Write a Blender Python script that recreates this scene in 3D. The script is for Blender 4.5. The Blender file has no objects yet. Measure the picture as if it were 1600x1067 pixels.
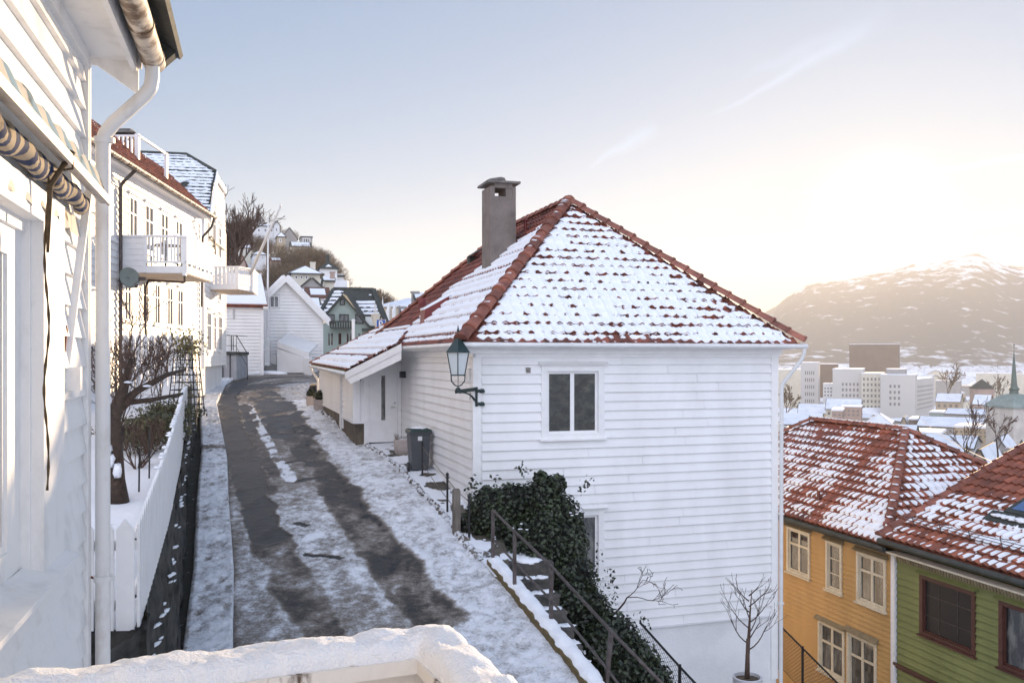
import bpy, math, random
import numpy as np
from mathutils import Vector, Matrix
R = math.radians
random.seed(7)
SC = bpy.context.scene
COL = SC.collection
FPX = 1400.0; HY = 558.0
X3 = Vector((1,0,0)); Y3 = Vector((0,1,0)); Z3 = Vector((0,0,1))
def P(px, py, D):
    """point at depth D seen at measured bearing px / elevation py of the reference survey"""
    return Vector(((px-800)/FPX*D, D, (HY-py)/FPX*D))
def ray(px, py): return Vector(((px-800)/FPX, 1.0, (HY-py)/FPX))
def on_plane(px, py, p0, n):
    d = ray(px, py); return d*(n.dot(p0)/n.dot(d))
# ------------------------------------------------------------------ mesh builder
class MB:
    def __init__(s): s.v=[]; s.f=[]; s.m=[]; s.t=[]; s.cur=0; s.tint=0.5
    def add(s, vs, fs, mi=None):
        b=len(s.v); s.v.extend([tuple(v) for v in vs]); s.t.extend([s.tint]*len(vs))
        for f in fs: s.f.append([i+b for i in f]); s.m.append(s.cur if mi is None else mi)
    def box(s, c, size, ax=None):
        c=Vector(c); ax=ax or (X3,Y3,Z3)
        hx,hy,hz=[Vector(a)*(d/2) for a,d in zip(ax,size)]
        vs=[c+sx*hx+sy*hy+sz*hz for sz in (-1,1) for sy in (-1,1) for sx in (-1,1)]
        s.add(vs,[(0,2,3,1),(4,5,7,6),(0,1,5,4),(2,6,7,3),(0,4,6,2),(1,3,7,5)])
    def fbox(s, F, u0,u1,w0,w1,z0,z1):
        c=F.p((u0+u1)/2,(w0+w1)/2,(z0+z1)/2)
        s.box(c,(abs(u1-u0),abs(w1-w0),abs(z1-z0)),(F.u,F.n,Z3))
    def prism(s, pts, vec):
        n=len(pts); vec=Vector(vec); pts=[Vector(p) for p in pts]
        s.add(pts+[p+vec for p in pts],[tuple(range(n))[::-1],tuple(range(n,2*n))]+[(i,(i+1)%n,n+(i+1)%n,n+i) for i in range(n)])
    def beam(s, a, b, w, h, up=Z3):
        a=Vector(a); b=Vector(b); d=(b-a); L=d.length
        if L<1e-6: return
        d.normalize(); sd=d.cross(up)
        if sd.length<1e-4: sd=d.cross(X3)
        sd.normalize(); u2=sd.cross(d)
        s.box((a+b)/2,(L,w,h),(d,sd,u2))
    def tube(s, pts, r, n=8, caps=True):
        pts=[Vector(p) for p in pts]; m=len(pts)
        if m<2: return
        rs=r if isinstance(r,(list,tuple)) else [r]*m
        d0=(pts[1]-pts[0]).normalized()
        up=Z3 if abs(d0.z)<.9 else X3
        sd=d0.cross(up).normalized(); vs=[]
        for i,p in enumerate(pts):
            d=(pts[min(i+1,m-1)]-pts[max(i-1,0)])
            d=d.normalized() if d.length>1e-9 else d0
            sd=(sd-d*sd.dot(d)); sd=sd.normalized() if sd.length>1e-6 else d.orthogonal().normalized()
            u2=d.cross(sd)
            for k in range(n):
                t=2*math.pi*k/n; vs.append(p+(sd*math.cos(t)+u2*math.sin(t))*rs[i])
        fs=[(i*n+k,i*n+(k+1)%n,(i+1)*n+(k+1)%n,(i+1)*n+k) for i in range(m-1) for k in range(n)]
        if caps and n>4: fs+= [tuple(range(n))[::-1], tuple((m-1)*n+k for k in range(n))]
        s.add(vs,fs)
    def lathe(s, c, prof, n=20, ax=None, cap=True):
        """prof: (radius,height) pairs"""
        c=Vector(c); ax=ax or (X3,Y3,Z3); vs=[]
        for r,h in prof:
            for k in range(n):
                t=2*math.pi*k/n; vs.append(c+ax[0]*(r*math.cos(t))+ax[1]*(r*math.sin(t))+ax[2]*h)
        m=len(prof)
        fs=[(i*n+k,i*n+(k+1)%n,(i+1)*n+(k+1)%n,(i+1)*n+k) for i in range(m-1) for k in range(n)]
        if cap: fs+=[tuple(range(n))[::-1],tuple((m-1)*n+k for k in range(n))]
        s.add(vs,fs)
    def wedge(s, pts_lo, pts_hi):
        """frustum between two equally long loops"""
        n=len(pts_lo)
        s.add(list(pts_lo)+list(pts_hi),[tuple(range(n))[::-1],tuple(range(n,2*n))]+[(i,(i+1)%n,n+(i+1)%n,n+i) for i in range(n)])
    def blob(s, c, rad, seed=0, n=10, m=7, amp=.2):
        rnd=random.Random(seed); c=Vector(c); vs=[]
        ph=[rnd.uniform(0,6) for _ in range(4)]
        for j in range(m+1):
            th=math.pi*j/m
            for k in range(n):
                t=2*math.pi*k/n
                q=1+amp*(math.sin(2*t+ph[0]+3*th)*.5+math.sin(3*t+ph[1])*math.sin(2*th+ph[2])*.7)
                vs.append(c+Vector((rad[0]*math.sin(th)*math.cos(t)*q,rad[1]*math.sin(th)*math.sin(t)*q,rad[2]*math.cos(th)*q)))
        s.add(vs,[(j*n+k,(j+1)*n+k,(j+1)*n+(k+1)%n,j*n+(k+1)%n) for j in range(m) for k in range(n)])
    def build(s, name, mats, parent=None, smooth=False, loc=None, auto=None):
        if not isinstance(mats,(list,tuple)): mats=[mats]
        vs=np.array(s.v,dtype=np.float64).reshape(-1,3)
        if parent is not None: off=WL[parent.name]; rel=Vector((0,0,0))
        else:
            if loc is None:
                if len(vs): mn=vs.min(0); mx=vs.max(0); loc=((mn[0]+mx[0])/2,(mn[1]+mx[1])/2,mn[2])
                else: loc=(0,0,0)
            off=Vector(loc)
        if len(vs): vs=vs-np.array(off)
        me=bpy.data.meshes.new(name)
        me.from_pydata(vs.tolist(),[],s.f)
        for m_ in mats: me.materials.append(m_)
        if len(mats)>1: me.polygons.foreach_set('material_index',s.m)
        at=me.attributes.new('tint','FLOAT','POINT'); at.data.foreach_set('value',s.t)
        if smooth: me.polygons.foreach_set('use_smooth',[True]*len(me.polygons))
        me.update()
        if smooth and auto: me.set_sharp_from_angle(angle=R(auto))
        o=bpy.data.objects.new(name,me); COL.objects.link(o)
        if parent is not None:
            o.parent=parent
            if name.endswith('_snow'): o['kind']='stuff'
        else: o.location=off
        WL[o.name]=off
        return o
WL={}
def tag(o,label=None,cat=None,group=None,kind=None):
    if label: o['label']=label
    if cat: o['category']=cat
    if group: o['group']=group
    if kind: o['kind']=kind
    return o
def thing(name,loc,label,cat,group=None):
    o=bpy.data.objects.new(name,None); COL.objects.link(o); o.location=Vector(loc); o.empty_display_size=.2
    WL[o.name]=Vector(loc); return tag(o,label,cat,group)
def copy_tree(src,loc,rotz=0,scale=1,label=None,group=None):
    def rec(o,par):
        c=o.copy(); COL.objects.link(c)
        if par is not None: c.parent=par
        for ch in list(KIDS.get(o.name,[])): rec(ch,c)
        return c
    r=rec(src,None); r.location=Vector(loc); r.rotation_euler=(0,0,rotz); r.scale=(scale,)*3
    WL[r.name]=Vector(loc)
    if label: r['label']=label
    if group: r['group']=group
    return r
KIDS={}
def reg(o):
    """remember the children of a source so that copies can be made without scanning the scene"""
    for c in COL.objects:
        if c.parent is not None: KIDS.setdefault(c.parent.name,[]) if False else None
    def rec(x):
        k=[c for c in COL.objects if c.parent==x]
        KIDS[x.name]=k
        for c in k: rec(c)
    rec(o); return o
class Frame:
    """vertical wall frame: o ground point, u along wall, n outward"""
    def __init__(s,o,u,n):
        s.o=Vector((o[0],o[1],0)); s.u=Vector((u[0],u[1],0)).normalized(); s.n=Vector((n[0],n[1],0)).normalized()
    def p(s,u,w,z): return s.o+s.u*u+s.n*w+Vector((0,0,z))
    def uat(s,px):
        r=(px-800)/FPX; return (r*s.o.y-s.o.x)/(s.u.x-r*s.u.y)
    def z(s,u,py): return (HY-py)/FPX*(s.o.y+s.u.y*u)
    def rect(s,x0,y0,x1,y1):
        u0,u1=sorted((s.uat(x0),s.uat(x1))); uc=(u0+u1)/2
        return u0,u1,s.z(uc,y1),s.z(uc,y0)
# ------------------------------------------------------------------ value noise
def _h(ix,iy,seed):
    n=(ix.astype(np.int64)*374761393+iy.astype(np.int64)*668265263+seed*2147483647)&0xffffffff
    n=((n^(n>>13))*1274126177)&0xffffffff
    return ((n^(n>>16))&0xffff)/65535.0
def vnoise(x,y,seed=0):
    x=np.asarray(x,dtype=float); y=np.asarray(y,dtype=float)
    ix=np.floor(x); iy=np.floor(y); fx=x-ix; fy=y-iy
    fx=fx*fx*(3-2*fx); fy=fy*fy*(3-2*fy)
    a=_h(ix,iy,seed); b=_h(ix+1,iy,seed); c=_h(ix,iy+1,seed); d=_h(ix+1,iy+1,seed)
    return (a*(1-fx)+b*fx)*(1-fy)+(c*(1-fx)+d*fx)*fy
def fbm(x,y,seed=0,oct=4):
    s=0; a=.5; t=0
    for i in range(oct): s=s+a*vnoise(x*2**i+17.3*i,y*2**i-9.1*i,seed+i); t+=a; a*=.5
    return s/t
def sstep(a,b,x): t=np.clip((x-a)/(b-a),0,1); return t*t*(3-2*t)
def grid_mesh(name,X,Y,Z,mat,keep=None,tint=None,smooth=True,parent=None,loc=None):
    """X,Y,Z 2-d arrays"""
    n,m=X.shape
    mb=MB(); idx=np.arange(n*m).reshape(n,m)
    q=np.stack([idx[:-1,:-1],idx[:-1,1:],idx[1:,1:],idx[1:,:-1]],-1).reshape(-1,4)
    if keep is not None: q=q[keep[:-1,:-1].reshape(-1)]
    used,inv=np.unique(q,return_inverse=True); q=inv.reshape(-1,4)
    mb.v=np.stack([X.ravel(),Y.ravel(),Z.ravel()],-1)[used].tolist(); mb.f=q.tolist(); mb.m=[0]*len(mb.f)
    mb.t=(tint.ravel()[used].tolist() if tint is not None else [.5]*len(used))
    return mb.build(name,mat,parent,smooth,loc=loc)
# ------------------------------------------------------------------ materials
def mat(name,base=(.8,.8,.8),rough=.6,var=.0,vscale=3.0,bump=0.0,bscale=30.0,metal=0.0,col2=None,tint=None,spec=.5,stretch=(1,1,1),detail=6,lo=.35,hi=.65,emit=None,coat=0):
    m=bpy.data.materials.new(name); m.use_nodes=True; nt=m.node_tree; N=nt.nodes; L=nt.links
    b=N['Principled BSDF']; b.inputs['Roughness'].default_value=rough; b.inputs['Metallic'].default_value=metal
    b.inputs['Specular IOR Level'].default_value=spec
    if coat: b.inputs['Coat Weight'].default_value=coat
    tc=N.new('ShaderNodeTexCoord'); mp=N.new('ShaderNodeMapping'); mp.inputs['Scale'].default_value=stretch
    ge=N.new('ShaderNodeNewGeometry'); L.new(ge.outputs['Position'],mp.inputs['Vector'])
    c=(*base,1); last=None
    if col2 is not None or var>0:
        no=N.new('ShaderNodeTexNoise'); no.inputs['Scale'].default_value=vscale; no.inputs['Detail'].default_value=detail; no.inputs['Roughness'].default_value=.6
        L.new(mp.outputs[0],no.inputs['Vector'])
        cr=N.new('ShaderNodeValToRGB'); cr.color_ramp.elements[0].position=lo; cr.color_ramp.elements[1].position=hi
        c2=col2 if col2 is not None else tuple(x*(1-var) for x in base)
        cr.color_ramp.elements[0].color=(*c2,1); cr.color_ramp.elements[1].color=c
        L.new(no.outputs['Fac'],cr.inputs['Fac']); last=cr.outputs['Color']
    if tint is not None:
        at=N.new('ShaderNodeAttribute'); at.attribute_name='tint'
        mr=N.new('ShaderNodeMapRange'); mr.inputs['To Min'].default_value=1-tint; mr.inputs['To Max'].default_value=1+tint
        L.new(at.outputs['Fac'],mr.inputs['Value'])
        mx=N.new('ShaderNodeVectorMath'); mx.operation='SCALE'
        if last is not None: L.new(last,mx.inputs[0])
        else: mx.inputs[0].default_value=base
        L.new(mr.outputs[0],mx.inputs['Scale']); last=mx.outputs[0]
    if last is not None: L.new(last,b.inputs['Base Color'])
    else: b.inputs['Base Color'].default_value=c
    if bump>0:
        n2=N.new('ShaderNodeTexNoise'); n2.inputs['Scale'].default_value=bscale; n2.inputs['Detail'].default_value=5
        L.new(mp.outputs[0],n2.inputs['Vector'])
        bp=N.new('ShaderNodeBump'); bp.inputs['Strength'].default_value=bump; bp.inputs['Distance'].default_value=.02
        L.new(n2.outputs['Fac'],bp.inputs['Height']); L.new(bp.outputs[0],b.inputs['Normal'])
    if emit: b.inputs['Emission Color'].default_value=(*emit[:3],1); b.inputs['Emission Strength'].default_value=emit[3]
    return m
M={}
M['white']=mat('white_paint',(.87,.865,.86),.45,col2=(.74,.73,.715),vscale=1.1,bump=.12,bscale=60,stretch=(1,1,.35),lo=.2,hi=.6)
M['white_near']=mat('weathered_white_paint',(.85,.845,.83),.5,col2=(.70,.69,.67),vscale=5,bump=.25,bscale=40,stretch=(1,1,.6),lo=.24,hi=.5)
M['trim']=mat('white_trim',(.88,.875,.865),.4,col2=(.82,.81,.80),vscale=4)
M['cream']=mat('cream_trim',(.72,.66,.52),.5,col2=(.62,.55,.42),vscale=6)
M['plaster']=mat('white_plaster',(.84,.84,.84),.8,col2=(.74,.74,.75),vscale=1.2,bump=.4,bscale=18)
M['yellow']=mat('yellow_paint',(.56,.335,.12),.55,col2=(.47,.28,.095),vscale=1.5,bump=.15,bscale=50,stretch=(1,1,.4))
M['green']=mat('green_paint',(.215,.235,.075),.55,col2=(.17,.19,.06),vscale=1.5,bump=.15,bscale=50,stretch=(1,1,.4))
M['brown']=mat('brown_paint',(.10,.035,.025),.5,var=.3,vscale=6)
M['drip']=mat('weathered_header_board',(.30,.24,.14),.7,var=.3,vscale=8)
M['tile']=mat('clay_roof_tile',(.24,.07,.042),.6,col2=(.10,.038,.028),vscale=2.2,bump=.3,bscale=40,tint=.38,lo=.3,hi=.6)
M['tile_or']=mat('orange_clay_tile',(.31,.10,.055),.6,col2=(.16,.055,.036),vscale=2.2,bump=.3,bscale=40,tint=.35,lo=.3,hi=.6)
M['cap']=mat('ridge_cap_tile',(.33,.12,.075),.6,col2=(.17,.06,.042),vscale=4,bump=.3,bscale=30,tint=.3)
M['slate']=mat('dark_slate',(.06,.065,.06),.7,col2=(.035,.04,.032),vscale=4,bump=.3,bscale=20,tint=.4)
M['mossy']=mat('mossy_board',(.20,.13,.06),.9,col2=(.10,.085,.03),vscale=12,bump=.5,bscale=30)
M['snow']=mat('snow',(.91,.925,.95),.75,col2=(.87,.89,.93),vscale=6,bump=.6,bscale=14,spec=.2)
M['snow_far']=mat('settled_snow',(.80,.83,.88),.8,col2=(.62,.66,.72),vscale=.3,bump=0,lo=.3,hi=.55,spec=.2)
M['concrete']=mat('weathered_concrete',(.24,.20,.175),.9,col2=(.15,.125,.11),vscale=3,bump=.6,bscale=40,lo=.3,hi=.7)
M['stone']=mat('dark_stone',(.11,.10,.09),.9,col2=(.04,.04,.036),vscale=4,bump=.9,bscale=12)
M['paving']=mat('wet_stone_paving',(.14,.125,.10),.7,col2=(.075,.07,.055),vscale=2.5,bump=.4,bscale=20)
M['pot']=mat('pale_pot',(.50,.44,.41),.8,col2=(.40,.34,.31),vscale=8)
M['black']=mat('black_iron',(.018,.018,.02),.5,var=.2)
M['lampgreen']=mat('dark_green_iron',(.018,.04,.04),.4,var=.3,vscale=20)
M['steel']=mat('brown_steel_rail',(.13,.115,.11),.5,col2=(.08,.06,.055),vscale=10,metal=.5)
M['bin']=mat('grey_plastic',(.085,.09,.10),.45,var=.15)
M['binlid']=mat('dark_green_plastic',(.02,.045,.042),.45,var=.15)
M['gutter']=mat('white_gutter',(.80,.80,.79),.35,col2=(.70,.70,.69),vscale=3)
M['gutter_old']=mat('mouldy_white_gutter',(.64,.56,.46),.5,col2=(.16,.10,.055),vscale=8,bump=.2,lo=.42,hi=.60)
M['wood_dk']=mat('weathered_wood',(.12,.085,.055),.85,col2=(.06,.045,.035),vscale=10,bump=.5,bscale=20,stretch=(1,1,.3))
M['bark']=mat('bark',(.085,.055,.038),.9,col2=(.045,.032,.024),vscale=14,bump=.8,bscale=25)
M['twig']=mat('bare_twig',(.12,.075,.055),.9,var=.4,vscale=10)
M['twig_far']=mat('bare_twig_hillside',(.16,.11,.07),.9,col2=(.10,.075,.05),vscale=.6,tint=.4)
M['leaf']=mat('ivy_leaf',(.036,.05,.022),.4,col2=(.014,.021,.010),vscale=2.5,tint=.8)
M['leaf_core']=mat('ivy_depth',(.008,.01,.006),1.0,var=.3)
M['shrub']=mat('garden_shrub_leaf',(.11,.10,.04),.6,col2=(.05,.055,.02),vscale=8,tint=.5)
M['sky_glass']=mat('window_glass_dark',(.15,.15,.14),.04,col2=(.014,.017,.02),vscale=1.6,spec=.9,stretch=(2.5,2.5,.7),lo=.46,hi=.62)
M['curtain']=mat('cream_curtain',(.40,.375,.27),.9,var=.15,vscale=3,stretch=(20,20,.5))
M['brick_red']=mat('red_metal_flashing',(.20,.03,.025),.5,var=.3,vscale=5)
M['rail_wood']=mat('peeling_rail_board',(.74,.70,.64),.6,col2=(.10,.065,.045),vscale=9,bump=.4,lo=.33,hi=.42,stretch=(1,1,.4))
M['blue_sign']=mat('blue_sign',(.02,.09,.36),.4)
M['sign_white']=mat('sign_white',(.8,.8,.8),.4)
M['rust']=mat('rusty_spring',(.22,.06,.04),.6,var=.3)
M['alu']=mat('aluminium_bar',(.50,.46,.42),.4,metal=.6,var=.3,vscale=10)
M['rope']=mat('brown_cord',(.13,.09,.05),.9,var=.5,vscale=30)
M['frost']=mat('lantern_glass',(.62,.66,.66),.25,var=.05)
M['copper']=mat('copper_green_roof',(.29,.34,.31),.6,col2=(.20,.25,.22),vscale=.5)
M['stonewall_pale']=mat('pale_church_stone',(.62,.57,.51),.9,col2=(.50,.45,.40),vscale=.6)
M['gutterleaf']=mat('leaf_litter',(.05,.05,.04),.9,col2=(.55,.58,.62),vscale=9,bump=1,bscale=14,lo=.30,hi=.36)
def glass():
    m=bpy.data.materials.new('clear_window_glass'); m.use_nodes=True; b=m.node_tree.nodes['Principled BSDF']
    b.inputs['Base Color'].default_value=(.9,.95,.95,1); b.inputs['Roughness'].default_value=.02
    b.inputs['Transmission Weight'].default_value=1; b.inputs['IOR'].default_value=1.1
    return m
M['glass']=glass()
def awning_mat(name,c1,c2,scale,dirt=.0,direction=(0,1,0)):
    m=bpy.data.materials.new(name); m.use_nodes=True; nt=m.node_tree; N=nt.nodes; L=nt.links; b=N['Principled BSDF']
    b.inputs['Roughness'].default_value=.85
    ge=N.new('ShaderNodeNewGeometry'); dp=N.new('ShaderNodeVectorMath'); dp.operation='DOT_PRODUCT'; dp.inputs[1].default_value=direction
    L.new(ge.outputs['Position'],dp.inputs[0])
    mu=N.new('ShaderNodeMath'); mu.operation='MULTIPLY'; mu.inputs[1].default_value=scale; L.new(dp.outputs['Value'],mu.inputs[0])
    si=N.new('ShaderNodeMath'); si.operation='SINE'; L.new(mu.outputs[0],si.inputs[0])
    no=N.new('ShaderNodeTexNoise'); no.inputs['Scale'].default_value=14; L.new(ge.outputs['Position'],no.inputs['Vector'])
    ad=N.new('ShaderNodeMath'); ad.operation='MULTIPLY_ADD'; ad.inputs[1].default_value=1.2; L.new(no.outputs['Fac'],ad.inputs[0]); L.new(si.outputs[0],ad.inputs[2])
    cr=N.new('ShaderNodeValToRGB'); cr.color_ramp.elements[0].position=.55; cr.color_ramp.elements[1].position=.65
    cr.color_ramp.elements[0].color=(*c1,1); cr.color_ramp.elements[1].color=(*c2,1)
    L.new(ad.outputs[0],cr.inputs['Fac'])
    n2=N.new('ShaderNodeTexNoise'); n2.inputs['Scale'].default_value=7; n2.inputs['Detail'].default_value=6; L.new(ge.outputs['Position'],n2.inputs['Vector'])
    c3=N.new('ShaderNodeValToRGB'); c3.color_ramp.elements[0].position=.34; c3.color_ramp.elements[1].position=.44
    c3.color_ramp.elements[0].color=(.25,.17,.1,1); c3.color_ramp.elements[1].color=(1,1,1,1); L.new(n2.outputs['Fac'],c3.inputs['Fac'])
    mx=N.new('ShaderNodeMix'); mx.data_type='RGBA'; mx.blend_type='MULTIPLY'; mx.inputs['Factor'].default_value=dirt
    L.new(cr.outputs[0],mx.inputs['A']); L.new(c3.outputs[0],mx.inputs['B']); L.new(mx.outputs['Result'],b.inputs['Base Color'])
    return m
SUN_E=3.0; SKY_E=.12; EXPO=0.0; HAZE=1.35e-4; HAZE_G=.6; SKY_DUST=1.0; CLOUD_ADD=(.4,.4,.45)
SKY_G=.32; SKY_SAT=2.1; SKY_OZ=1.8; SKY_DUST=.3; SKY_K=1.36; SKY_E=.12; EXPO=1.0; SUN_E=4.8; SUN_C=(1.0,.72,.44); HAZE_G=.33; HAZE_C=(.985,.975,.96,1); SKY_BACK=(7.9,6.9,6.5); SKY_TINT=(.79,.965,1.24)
# ------------------------------------------------------------------ building helpers
def clap(mb,F,z0,z1,span,bh=.19,holes=(),out=.022,jit=.002,seed=1,w=0.0):
    """lapped boards between z0 and z1; span(z)->(u0,u1); holes are (u0,u1,z0,z1)"""
    rnd=random.Random(seed); z=z0
    while z<z1-1e-4:
        zt=min(z+bh,z1); j=rnd.uniform(-jit,jit); jr=rnd.random()
        cuts=sorted({z,zt}|{c for h in holes for c in (h[2],h[3]) if z<c<zt})
        for ca,cb in zip(cuts[:-1],cuts[1:]):
            zm=(ca+cb)/2
            a0,a1=span(ca); b0,b1=span(cb); m0,m1=min(a0,b0),max(a1,b1)
            if a1-a0<.01 and b1-b0<.01: continue
            iv=[(None,None)]; bl=sorted((h[0],h[1]) for h in holes if h[2]<=zm<=h[3])
            segs=[]; cur=None
            s=None; pts=[('L',None)]
            last='L'
            for h0,h1 in bl:
                segs.append((last,h0)); last=h1
            segs.append((last,'R'))
            oa=out*(1-(ca-z)/bh)+w+j; ob=out*(1-(cb-z)/bh)+w+j*.3
            sg2=[]
            for s0,s1 in segs:
                A_0=a0 if s0=='L' else s0; A_1=a1 if s1=='R' else s1
                if A_1-A_0>3.2 and out>=.034 and bh>.13:
                    jx=A_0+(A_1-A_0)*(.25+.5*jr); sg2+=[(s0,jx-.003),(jx+.003,s1)]
                else: sg2.append((s0,s1))
            for s0,s1 in sg2:
                xa0=a0 if s0=='L' else s0; xb0=b0 if s0=='L' else s0
                xa1=a1 if s1=='R' else s1; xb1=b1 if s1=='R' else s1
                if xa1-xa0<.005 and xb1-xb0<.005: continue
                vs=[F.p(xa0,oa,ca),F.p(xa1,oa,ca),F.p(xb1,ob,cb),F.p(xb0,ob,cb)]
                fs=[(0,1,2,3)]
                if ca==z:
                    vs+=[F.p(xa0,w-.002,ca+.0),F.p(xa1,w-.002,ca+.0)]; fs.append((4,5,1,0))
                mb.add(vs,fs)
        z=zt
def rect_span(u0,u1): return lambda z:(u0,u1)
def window(parent,F,r,frame_mat,cols=2,rows=2,casing=.10,sash=.05,header=True,sill=True,proud=.035,hw=.06,head_mat=None,transom=None,pane_mat=None,recess=.05,label=None,bars=None,curtain=None,mun=.028):
    u0,u1,z0,z1=r; mb=MB()
    cs=casing
    if cs>0:
        mb.fbox(F,u0,u0+cs,0,proud,z0,z1); mb.fbox(F,u1-cs,u1,0,proud,z0,z1)
        mb.fbox(F,u0+cs,u1-cs,0,proud-.002,z1-cs,z1); mb.fbox(F,u0+cs,u1-cs,0,proud-.002,z0,z0+cs*.8)
    a0,a1,b0,b1=u0+cs,u1-cs,z0+cs*.8,z1-cs
    # jambs
    for q in ((a0-.001,a0+.012,b0,b1),(a1-.012,a1+.001,b0,b1),(a0,a1,b0-.001,b0+.012),(a0,a1,b1-.012,b1+.001)):
        mb.fbox(F,q[0],q[1],-recess-.02,.01,q[2],q[3])
    # sash: outer ring + bars
    sw=sash; zc0=-recess; zc1=-recess+.035
    mb.fbox(F,a0+.01,a0+sw,zc0,zc1,b0,b1); mb.fbox(F,a1-sw,a1-.01,zc0,zc1,b0,b1)
    mb.fbox(F,a0+sw,a1-sw,zc0,zc1-.002,b0,b0+sw); mb.fbox(F,a0+sw,a1-sw,zc0,zc1-.002,b1-sw,b1)
    for i in range(1,cols):
        uc=a0+(a1-a0)*i/cols; mb.fbox(F,uc-sw*.8,uc+sw*.8,zc0,zc1-.004,b0+sw,b1-sw)
    if transom is not None:
        zt=b0+(b1-b0)*transom; mb.fbox(F,a0+sw,a1-sw,zc0,zc1-.001,zt-sw*.6,zt+sw*.6)
    if rows>1 and transom is None:
        for j in range(1,rows):
            zt=b0+(b1-b0)*j/rows; mb.fbox(F,a0+sw,a1-sw,zc0,zc1-.012,zt-mun/2,zt+mun/2)
    if header:
        hm=mb if head_mat is None else MB()
        hm.fbox(F,u0-.05,u1+.05,-.005,proud+.06,z1,z1+.025)
        hm.add([F.p(u0-.07,proud+.085,z1+.025),F.p(u1+.07,proud+.085,z1+.025),F.p(u1+.07,-.0,z1+.025+hw),F.p(u0-.07,-.0,z1+.025+hw),
                F.p(u0-.07,-.0,z1+.02),F.p(u1+.07,-.0,z1+.02)],[(0,1,2,3),(0,4,5,1),(1,5,2),(0,3,4)])
    if sill: mb.fbox(F,u0-.04,u1+.04,-.005,proud+.05,z0-.035,z0+.0)
    o=mb.build('window',frame_mat,parent)
    if label: o['label']=label
    if header and head_mat is not None: hm.build('header_board',head_mat,o)
    pm=MB(); pm.add([F.p(a0,-recess+.008,b0),F.p(a1,-recess+.008,b0),F.p(a1,-recess+.008,b1),F.p(a0,-recess+.008,b1)],[(0,1,2,3)])
    pm.build('pane',pane_mat or M['sky_glass'],o)
    if curtain:
        cm=MB(); n=24
        for (c0,c1) in curtain:
            vs=[];
            for i in range(n+1):
                uu=a0+(a1-a0)*(c0+(c1-c0)*i/n); ww=-recess-.05+.02*math.sin(i*1.9)
                vs+= [F.p(uu,ww,b0),F.p(uu,ww,b1)]
            cm.add(vs,[(2*i,2*i+2,2*i+3,2*i+1) for i in range(n)])
        cm.build('curtain',M['curtain'],o,smooth=True)
    return o
def hole(r,c=.05): return (r[0]+c,r[1]-c,r[2]+c*.8,r[3]-c)
class Plane:
    """roof plane: o at the eave, U along the eave, V up the slope"""
    def __init__(s,o,U,V):
        s.o=Vector(o); s.U=Vector(U).normalized(); V=Vector(V); s.V=(V-s.U*V.dot(s.U)).normalized(); s.N=s.U.cross(s.V)
        if s.N.z<0: s.N=-s.N
    def uv(s,p): d=Vector(p)-s.o; return (d.dot(s.U),d.dot(s.V))
    def p(s,u,v,h=0): return s.o+s.U*u+s.V*v+s.N*h
def inside(poly,u,v,m=0.0):
    """convex, vectorised signed distance > -m"""
    u=np.asarray(u,float); v=np.asarray(v,float); area=sum(poly[i][0]*poly[(i+1)%len(poly)][1]-poly[(i+1)%len(poly)][0]*poly[i][1] for i in range(len(poly)))
    sg=1 if area>0 else -1; d=np.full(np.broadcast(u,v).shape,1e9)
    for i in range(len(poly)):
        x0,y0=poly[i]; x1,y1=poly[(i+1)%len(poly)]; L=math.hypot(x1-x0,y1-y0)
        if L<1e-6: continue
        d=np.minimum(d,sg*((x1-x0)*(v-y0)-(y1-y0)*(u-x0))/L)
    return d
def tile_h(uf,amp): return amp*(.5+.5*np.cos(2*np.pi*(uf-.12)))**1.6
def tiles(mb,pl,poly,tw=.21,th=.33,amp=.032,step=.034,nu=6,nv=3,seed=0,mode='pan',margin=0.0):
    rnd=random.Random(seed); us=[p[0] for p in poly]; vs_=[p[1] for p in poly]
    u0,u1=min(us),max(us); v0,v1=min(vs_),max(vs_)
    r=0; v=v0
    while v<v1:
        off=(tw/2 if (mode!='pan' and r%2) else 0)
        u=u0-off
        while u<u1:
            cu=np.array([u+tw*(i+.5)/nu for i in range(nu)]); cv=np.array([v+th*(j+.5)/nv for j in range(nv)])
            K=inside(poly,cu[:,None],cv[None,:])>-margin
            if K.any():
                mb.tint=rnd.random(); jz=rnd.uniform(-.004,.004); jt=rnd.uniform(-.006,.006)
                g=.004 if mode=='pan' else .006
                vs=[]; 
                for j in range(nv+1):
                    for i in range(nu+1):
                        uf=i/nu; vf=j/nv; h=(float(tile_h(uf,amp)) if mode=='pan' else 0)+step*(1-vf)+jz+jt*(uf-.5)
                        uu=u+g+(tw-2*g)*uf if mode!='pan' else u+tw*uf
                        vv=v+th*vf*1.04-(0 if mode=='pan' else (.25*th*(1-abs(2*uf-1)) if j==0 else 0))
                        vs.append(pl.p(uu,vv,h))
                base=len(vs)
                for i in range(nu+1):
                    uf=i/nu; h=(float(tile_h(uf,amp)) if mode=='pan' else 0)+jz+jt*(uf-.5)-.012
                    uu=u+g+(tw-2*g)*uf if mode!='pan' else u+tw*uf
                    vv=v+.012-(0 if mode=='pan' else .25*th*(1-abs(2*uf-1)))
                    vs.append(pl.p(uu,vv,max(h,-.01)))
                fs=[(j*(nu+1)+i,j*(nu+1)+i+1,(j+1)*(nu+1)+i+1,(j+1)*(nu+1)+i) for j in range(nv) for i in range(nu) if K[i,j]]
                fs+=[(base+i,base+i+1,i+1,i) for i in range(nu) if K[i,0]]
                mb.add(vs,fs)
            u+=tw
        r+=1; v+=th
    mb.tint=.5
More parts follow.
